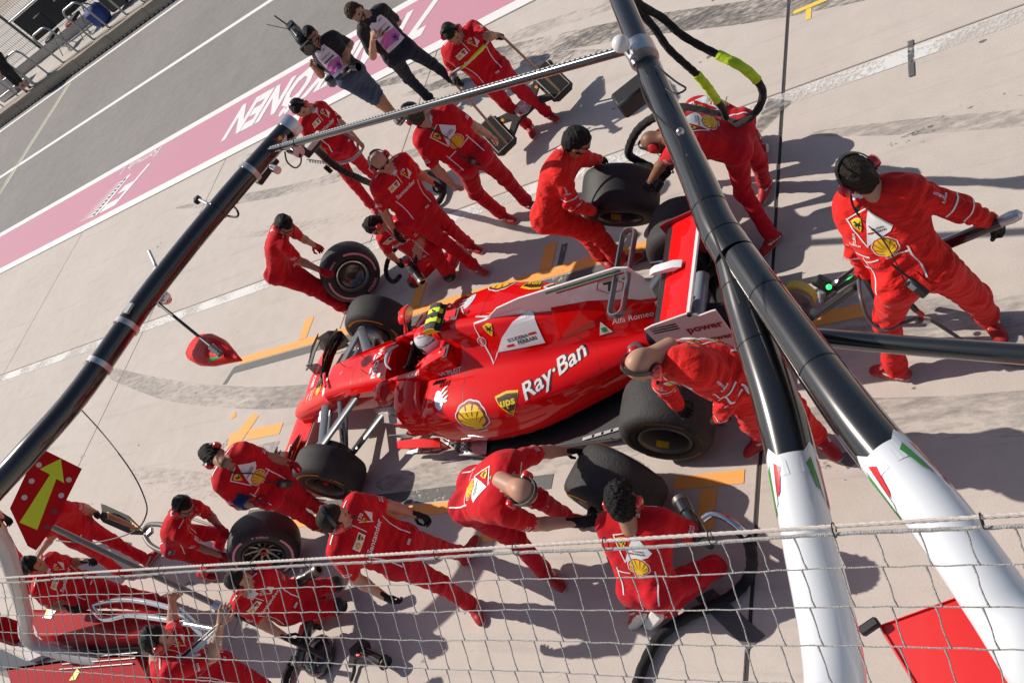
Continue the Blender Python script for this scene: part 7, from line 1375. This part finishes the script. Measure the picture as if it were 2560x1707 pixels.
for a in range(8): MB().sphere(Vector((1.519, 2.450, 0.020)) + Vector((.13 * math.cos(a * .785), .13 * math.sin(a * .785), .085)), .014, 8, 5).build('rivet', CHROME, t)
t = thing('quick_jack', 'grey board with a red arrow and hoop handle beside the squatting man', 'jack', (6.012, 0.917, 0.000))
Q = [(5.078, 1.081, 0.750), (4.974, 1.101, 0.750), (4.389, 1.263, 0.750), (3.948, 1.458, 0.750), (3.933, 1.504, 0.750), (4.177, 1.485, 0.750), (4.840, 1.316, 0.750), (4.966, 1.255, 0.750), (4.971, 1.184, 0.750)]
c0 = sum((Vector(p) for p in Q), Vector()) / len(Q); MB().prism([(p[0] - c0.x, p[1] - c0.y) for p in Q], c0, (1, 0, 0), (0, 1, 0), .03).build('board', mat('board grey', (.07, .07, .062), .8, spec=.1), t)
mb = MB(); sheet(mb, [p[:2] for p in ((4.847, 1.195, 0.767), (4.223, 1.365, 0.767), (4.266, 1.335, 0.767), (3.935, 1.466, 0.767), (4.177, 1.451, 0.767), (4.178, 1.423, 0.767), (4.766, 1.282, 0.767))], .7665); mb.build('arrow_trim', YELLOWP, t, smooth=False)
mb = MB(); sheet(mb, [p[:2] for p in ((4.807, 1.214, 0.769), (4.208, 1.375, 0.769), (4.223, 1.361, 0.769), (3.967, 1.456, 0.769), (4.149, 1.445, 0.769), (4.185, 1.416, 0.769), (4.746, 1.277, 0.769))], .7685); mb.build('arrow', mat('arrow red', (.5, .06, .03), .5), t, smooth=False)
MB().tube(curve([(3.901, 1.476, 0.760), (3.844, 1.434, 0.780), (3.724, 1.429, 0.800), (3.450, 1.466, 0.820), (3.265, 1.530, 0.820), (3.193, 1.628, 0.800), (3.215, 1.731, 0.760), (3.483, 1.690, 0.740), (3.717, 1.616, 0.740), (3.859, 1.528, 0.750)], 40), .026, 10).build('hoop_handle', mat('hoop grey', (.12, .12, .115), .4, metal=.4), t); MB().bbox((3.717, 1.510, 0.790), (.09, .07, .04), .012, RZ).build('bracket', STEEL, t)
# red wheeled trolley (boom base) with chrome rails behind the net
t = thing('gantry_trolley', 'red and white boom base trolley with chrome rails behind the net', 'trolley', (3.6, 2.6, 0))
B1 = [Vector(p) for p in ((5.488, 2.286, 0.850), (2.764, 2.324, 0.850), (2.586, 2.539, 0.850), (4.854, 2.613, 0.850))]
lo_ = Vector((min(p.x for p in B1), min(p.y for p in B1), 0)); hi_ = Vector((max(p.x for p in B1), max(p.y for p in B1), 0))
secs = [[B1[0] * (1 - q) + B1[1] * q + Vector((0, 0, -.28)), B1[0] * (1 - q) + B1[1] * q + Vector((0, 0, -.03)), B1[0] * (1 - q) + B1[1] * q + (B1[3] - B1[0]) * .12, B1[3] * (1 - q) + B1[2] * q + (B1[0] - B1[3]) * .12, B1[3] * (1 - q) + B1[2] * q + Vector((0, 0, -.05)), B1[3] * (1 - q) + B1[2] * q + Vector((0, 0, -.28))] for q in (0, .2, .4, .6, .8, 1)]
TR = mat('trolley red', (.34, .003, .008), .6, spec=.05, coat=.12, coat_rough=.05)
MB().loft(secs).build('red_body', TR, t, angle=30)
wpts = [(5.826, 2.572, 0.620), (5.382, 2.529, 0.620), (3.488, 2.462, 0.620), (3.460, 2.501, 0.600), (4.192, 2.552, 0.600), (4.763, 2.622, 0.600), (5.297, 2.776, 0.600)]; c0 = sum((Vector(p) for p in wpts), Vector()) / len(wpts); MB().prism([(p[0] - c0.x, p[1] - c0.y) for p in wpts], c0, (1, 0, 0), (0, 1, 0), .12).build('white_panel', mat('panel off white', (.5, .47, .47), .6, spec=.1), t)
kp = [(5.507, 2.762, 0.500), (4.898, 2.594, 0.500), (3.627, 2.488, 0.500), (3.428, 2.632, 0.500), (6.193, 2.904, 0.500), (6.517, 2.604, 0.500)]; c0 = sum((Vector(p) for p in kp), Vector()) / len(kp); MB().prism([(p[0] - c0.x, p[1] - c0.y) for p in kp], c0, (1, 0, 0), (0, 1, 0), .2).build('black_louvre', BLACKG, t)
for i in range(4): MB().tube([(4.570, 2.656, 0.610), (3.382, 2.584, 0.610)] if i == 0 else [tuple(Vector((4.695, 2.676, 0.610)) + Vector((0, .05 * i, 0))), tuple(Vector((3.382, 2.584, 0.610)) + Vector((0, .05 * i, 0)))], .008, 6).build('louvre_rib', DARKM, t)
rp_ = [(5.884, 2.851, 0.450), (4.718, 2.734, 0.450), (3.420, 2.666, 0.450), (2.960, 2.900, 0.450), (5.505, 3.063, 0.450)]; c0 = sum((Vector(p) for p in rp_), Vector()) / len(rp_); MB().prism([(p[0] - c0.x, p[1] - c0.y) for p in rp_], c0, (1, 0, 0), (0, 1, 0), .3).build('lower_body', TR, t); yp = [p[:2] for p in ((4.426, 2.923, 0.606), (4.376, 2.804, 0.606), (4.297, 2.835, 0.606), (4.316, 2.910, 0.606))]; mb = MB(); sheet(mb, yp, .606); mb.build('yellow_mark', NEON, t, smooth=False)
MB().bbox(Vector((5.885, 2.500, 0.750)), (.35, .22, .4), .04).build('side_block', TR, t)
MB().tube(curve([(2.428, 2.357, 0.950), (2.952, 2.285, 0.950), (3.426, 2.252, 0.950), (3.814, 2.283, 0.950), (3.861, 2.325, 0.950), (3.654, 2.418, 0.950), (3.466, 2.434, 0.950), (3.189, 2.400, 0.950), (2.796, 2.420, 0.950), (2.391, 2.451, 0.950)], 50), .026, 14).build('chrome_rail', CHROME, t); MB().tube([(2.484, 2.343, 0.900), (2.096, 2.547, 0.750)], .035, 12).build('chrome_post', CHROME, t); MB().tube([(2.471, 2.442, 0.900), (1.949, 2.483, 0.850)], .022, 12).build('chrome_rail', CHROME, t)
d = Decal(BVHTree.FromPolygons([(-20, -20, .853), (20, -20, .853), (20, 20, .853), (-20, 20, .853)], [[0, 1, 2, 3]])); oo = Vector((4.906, 2.337, 0.853)); d.put(poly2d([(-.12, -.05), (.08, -.06), (.13, .05), (-.05, .06)]), WHITE, oo, (-1, 0, 0), (0, -1, 0), (0, 0, 1), .003, 0); d.put(shield2d(.07, .08), YELLOWP, oo + Vector((.06, 0, 0)), (-1, 0, 0), (0, -1, 0), (0, 0, 1), .005, 0); d.build('body_emblem', t)
# things on the floor near the net
t = thing('stills_camera', 'black camera with a long lens lying on the floor behind the net', 'camera', (0.993, 2.414, 0.000))
MB().bbox((0.957, 2.407, 0.120), (.16, .09, .12), .02, Matrix.Rotation(.7, 3, 'Z')).build('camera_body', BLACK, t); MB().tube([(0.894, 2.434, 0.120), (0.724, 2.478, 0.120), (0.635, 2.503, 0.120)], [.045, .05, .058], 18).build('lens', BLACKG, t); MB().lathe([(0, .0), (.0, .05), (.012, .06), (.02, .06)], (0.635, 2.503, 0.120), (-.6, .3, -.1), 18).build('lens_hood', BLACK, t)
MB().tube(curve([(0.922, 2.443, 0.150), (1.054, 2.501, 0.050), (1.058, 2.565, 0.030), (1.068, 2.642, 0.030)], 14), .016, 8).build('strap', BLACK, t); MB().bbox((0.868, 2.475, 0.190), (.05, .03, .03), .006).build('red_tab', REDP, t)
# red cabinet lower right
t = thing('red_cabinet', 'bright red tool cabinet with sloping lid at the lower right', 'cabinet', (-3.75, 2.6, 0))
K = [Vector(p) for p in ((-3.425, 2.451, 0.900), (-3.791, 2.313, 0.900), (-4.121, 2.648, 0.900), (-3.660, 2.849, 0.900))]; dn = [p - Vector((0, 0, .88)) for p in K]
def inset(Q_, z, k): c = sum(Q_, Vector()) / 4; return [c + (p - c) * k + Vector((0, 0, z)) for p in Q_]
MB().loft([inset(dn, 0, 1), inset(K, -.04, 1), inset(K, -.005, .97), inset(K, 0, .94), inset(K, -.012, .93), inset(K, -.012, .1)]).build('carcass', mat('cabinet red', (.70, .004, .006), .4, coat=.5), t, angle=25)
for i in range(3): MB().bbox(((K[0] + K[3]) / 2 - Vector((0, 0, .2 + .22 * i))), (.02, .5, .2), .006, Matrix.Rotation(math.atan2((K[3] - K[0]).y, (K[3] - K[0]).x) + math.pi / 2, 3, 'Z')).build('drawer', DKRED, t)
MB().bbox(K[0] + Vector((.02, .02, .03)), (.10, .05, .04), .01, RZ).build('latch', BLACK, t); MB().tube(curve([K[0] + Vector((.3, .0, -.7)), K[0] + Vector((.2, .2, -.4)), K[0] + Vector((.1, .4, -.8))], 12), .01, 6).build('cable', BLACK, t)
for p in dn: MB().lathe([(-.02, 0), (-.02, .04), (.02, .04), (.02, 0)], Vector((p.x, p.y, .04)) * .98 + Vector((-3.75, 2.6, .04)) * .02, (0, 1, 0), 12).build('castor', BLACK, t)
# photographers' gear
J = POSE['P1']['J']; t = thing('video_camera', 'black shoulder video camera with antennas on the cameraman', 'camera', (J['sR'][0], J['sR'][1], 1.4))
c = Vector((3.510, -4.830, 1.620)); d_ = (Vector((3.110, -4.326, 1.500)) - c).normalized(); x_, y_, z_ = frame(d_); R_ = Matrix((x_, y_, z_)).transposed()
MB().bbox(c, (.13, .2, .38), .03, R_).build('camera_body', BLACK, t); MB().lathe([(0, .05), (.12, .055), (.2, .075), (.2, 0)], c + d_ * .18, d_, 18).build('lens', BLACKG, t); MB().bbox(c + d_ * .3, (.17, .13, .05), .01, R_).build('matte_box', BLACK, t); MB().bbox(c - d_ * .24 + y_ * .02, (.12, .2, .14), .02, R_).build('battery', BLACK, t)
MB().tube([c + y_ * .12 - d_ * .1, c + y_ * .15, c + y_ * .12 + d_ * .14], .016, 8).build('handle', BLACK, t); MB().bbox(c + x_ * .1 + d_ * .1, (.08, .07, .12), .02, R_).build('viewfinder', BLACK, t)
MB().tube([c - d_ * .2, (3.763, -5.043, 1.950)], .010, 6).build('antenna', BLACK, t); MB().tube([c - d_ * .22, (3.993, -5.062, 1.900)], .005, 6).build('antenna', BLACK, t)
t = thing('belt_pouch', 'grey lens pouch on the belt of the cameraman', 'pouch', (3.564, -4.711, 0.950)); MB().bbox((3.514, -4.671, 0.980), (.16, .12, .14), .04, RZ).build('pouch', mat('pouch grey', (.09, .12, .13), .6), t); MB().bbox(Vector((3.514, -4.671, 0.980)) + Vector((0, 0, .075)), (.14, .10, .02), .008, RZ).build('flap', BLACK, t)
t = thing('belt_rig', 'black camera support harness round the waist of the cameraman', 'harness', (3.265, -4.747, 0.950)); MB().bbox((3.191, -4.638, 1.020), (.16, .14, .12), .03, RZ).build('holster', BLACK, t); MB().lathe([(-.06, .05), (.06, .055), (.06, 0)], (2.968, -4.580, 1.050), (1, -.3, .2), 16).build('lens_case', BLACKG, t); MB().tube(curve([(3.822, -4.980, 1.100), (3.441, -4.682, 1.030), (3.113, -4.530, 1.050), (2.916, -4.655, 1.080)], 12), .03, 8, flat=.5).build('belt', BLACK, t)
t = thing('mouth_phone', 'black microphone phone held to the mouth of the curly haired photographer', 'phone', (2.338, -4.527, 1.500)); MB().bbox((2.298, -4.470, 1.530), (.07, .05, .10), .015, RZ).build('phone', BLACK, t)  # phone held up to the photographer's mouth, not a mask
t = thing('hand_phone', 'small black phone in the hand of the man behind the boom tip', 'phone', (3.094, -3.096, 0.800)); MB().bbox((3.054, -3.063, 0.820), (.06, .02, .12), .008, RZ).build('phone', BLACK, t); MB().bbox(Vector((3.054, -3.063, 0.820)) + Vector((-.012, .012, 0)), (.05, .003, .10), .001, RZ).build('screen', LENS, t)
# ================================================================ SAFETY NET in front of the viewer's balcony
NETM = mat('net cord grey', (.40, .385, .365), .9, bump=.5, bscale=260, var=.3, vscale=150); ROPEM = mat('cream rope', (.58, .51, .46), .75, var=.2, vscale=200)
t = thing('safety_net', 'grey knotted safety net on a cream rope across the bottom', 'net', (-2, 2.94, 3.16))
Y0, Z0_ = 2.94, 3.158; DY, DZ = .81, -.59; ME_ = .1; xa, xb = -5.3, 1.4
rp = []; strands = 3
for s_ in range(strands):
    P = []
    for i in range(420):
        x = xa + (xb - xa) * i / 419; a = x * 2 * math.pi / .075 + s_ * 2 * math.pi / 3; sag = .012 * math.sin((x - xa) * 1.1); P.append((x, Y0 + .003 * math.cos(a), Z0_ - .004 * math.sin((x + 5) * .9) + .003 * math.sin(a)))
    MB().tube(P, .0034, 6).build('rope_strand', ROPEM, t)
def npt(x, q):   # q metres down the net; slight sag
    q = q + .012 + .002 * math.sin(x * 6.6); return Vector((x + .001 * math.sin(q * 23 + x * 9), Y0 + DY * q - .010 * math.sin(q * 3), Z0_ + DZ * q - .004 * math.sin(x * 5 + q * 4)))
mb = MB(); P = [npt(xa + (xb - xa) * i / 300, 0.012) + Vector((0, 0, .002 * math.sin(i * 2.1))) for i in range(301)]; mb.tube(P, .0055, 6); mb.build('border_cord', NETM, t)
mb = MB(); ncol = int((xb - xa) / ME_); nrow = 24; shift = .35 * ME_
for r_ in range(1, nrow):
    P = [npt(xa + (xb - xa) * i / (ncol * 2), r_ * ME_ * .98 + .0015 * math.sin(i * 2.7 + r_)) for i in range(ncol * 2 + 1)]; mb.tube(P, .002, 5, cap=False)
for r_ in range(nrow - 1):
    for c_ in range(ncol):
        x = xa + c_ * ME_ + (r_ * .0) ; j = RNG.uniform(-.003, .003)
        a = npt(x - r_ * .0, (r_ * .98 if r_ else .17) * ME_); b_ = npt(x, (r_ + 1) * ME_ * .98); m_ = (a + b_) / 2 + Vector((j, 0, 0)); sh_ = Vector((-.016, 0, 0))
        mb.tube([a - sh_ * .45, a - sh_ * .15 + (b_ - a) * .25, m_, b_ + sh_ * .15 - (b_ - a) * .2, b_ + sh_ * .45], [.003, .0021, .002, .0021, .003], 5, cap=False)
o_ = mb.build('net_mesh', NETM, t); o_['kind'] = 'stuff'
for k in range(20):
    x = xa + .2 + k * .335; MB().lathe([(0, .0165), (.002, .0185), (0, .0205), (-.002, .0185)], (x, Y0 + .006, Z0_ - .010), (1, .15, .05), 16, closed=True).build('ring', mat('ring black', (.02, .02, .022), .5), t)
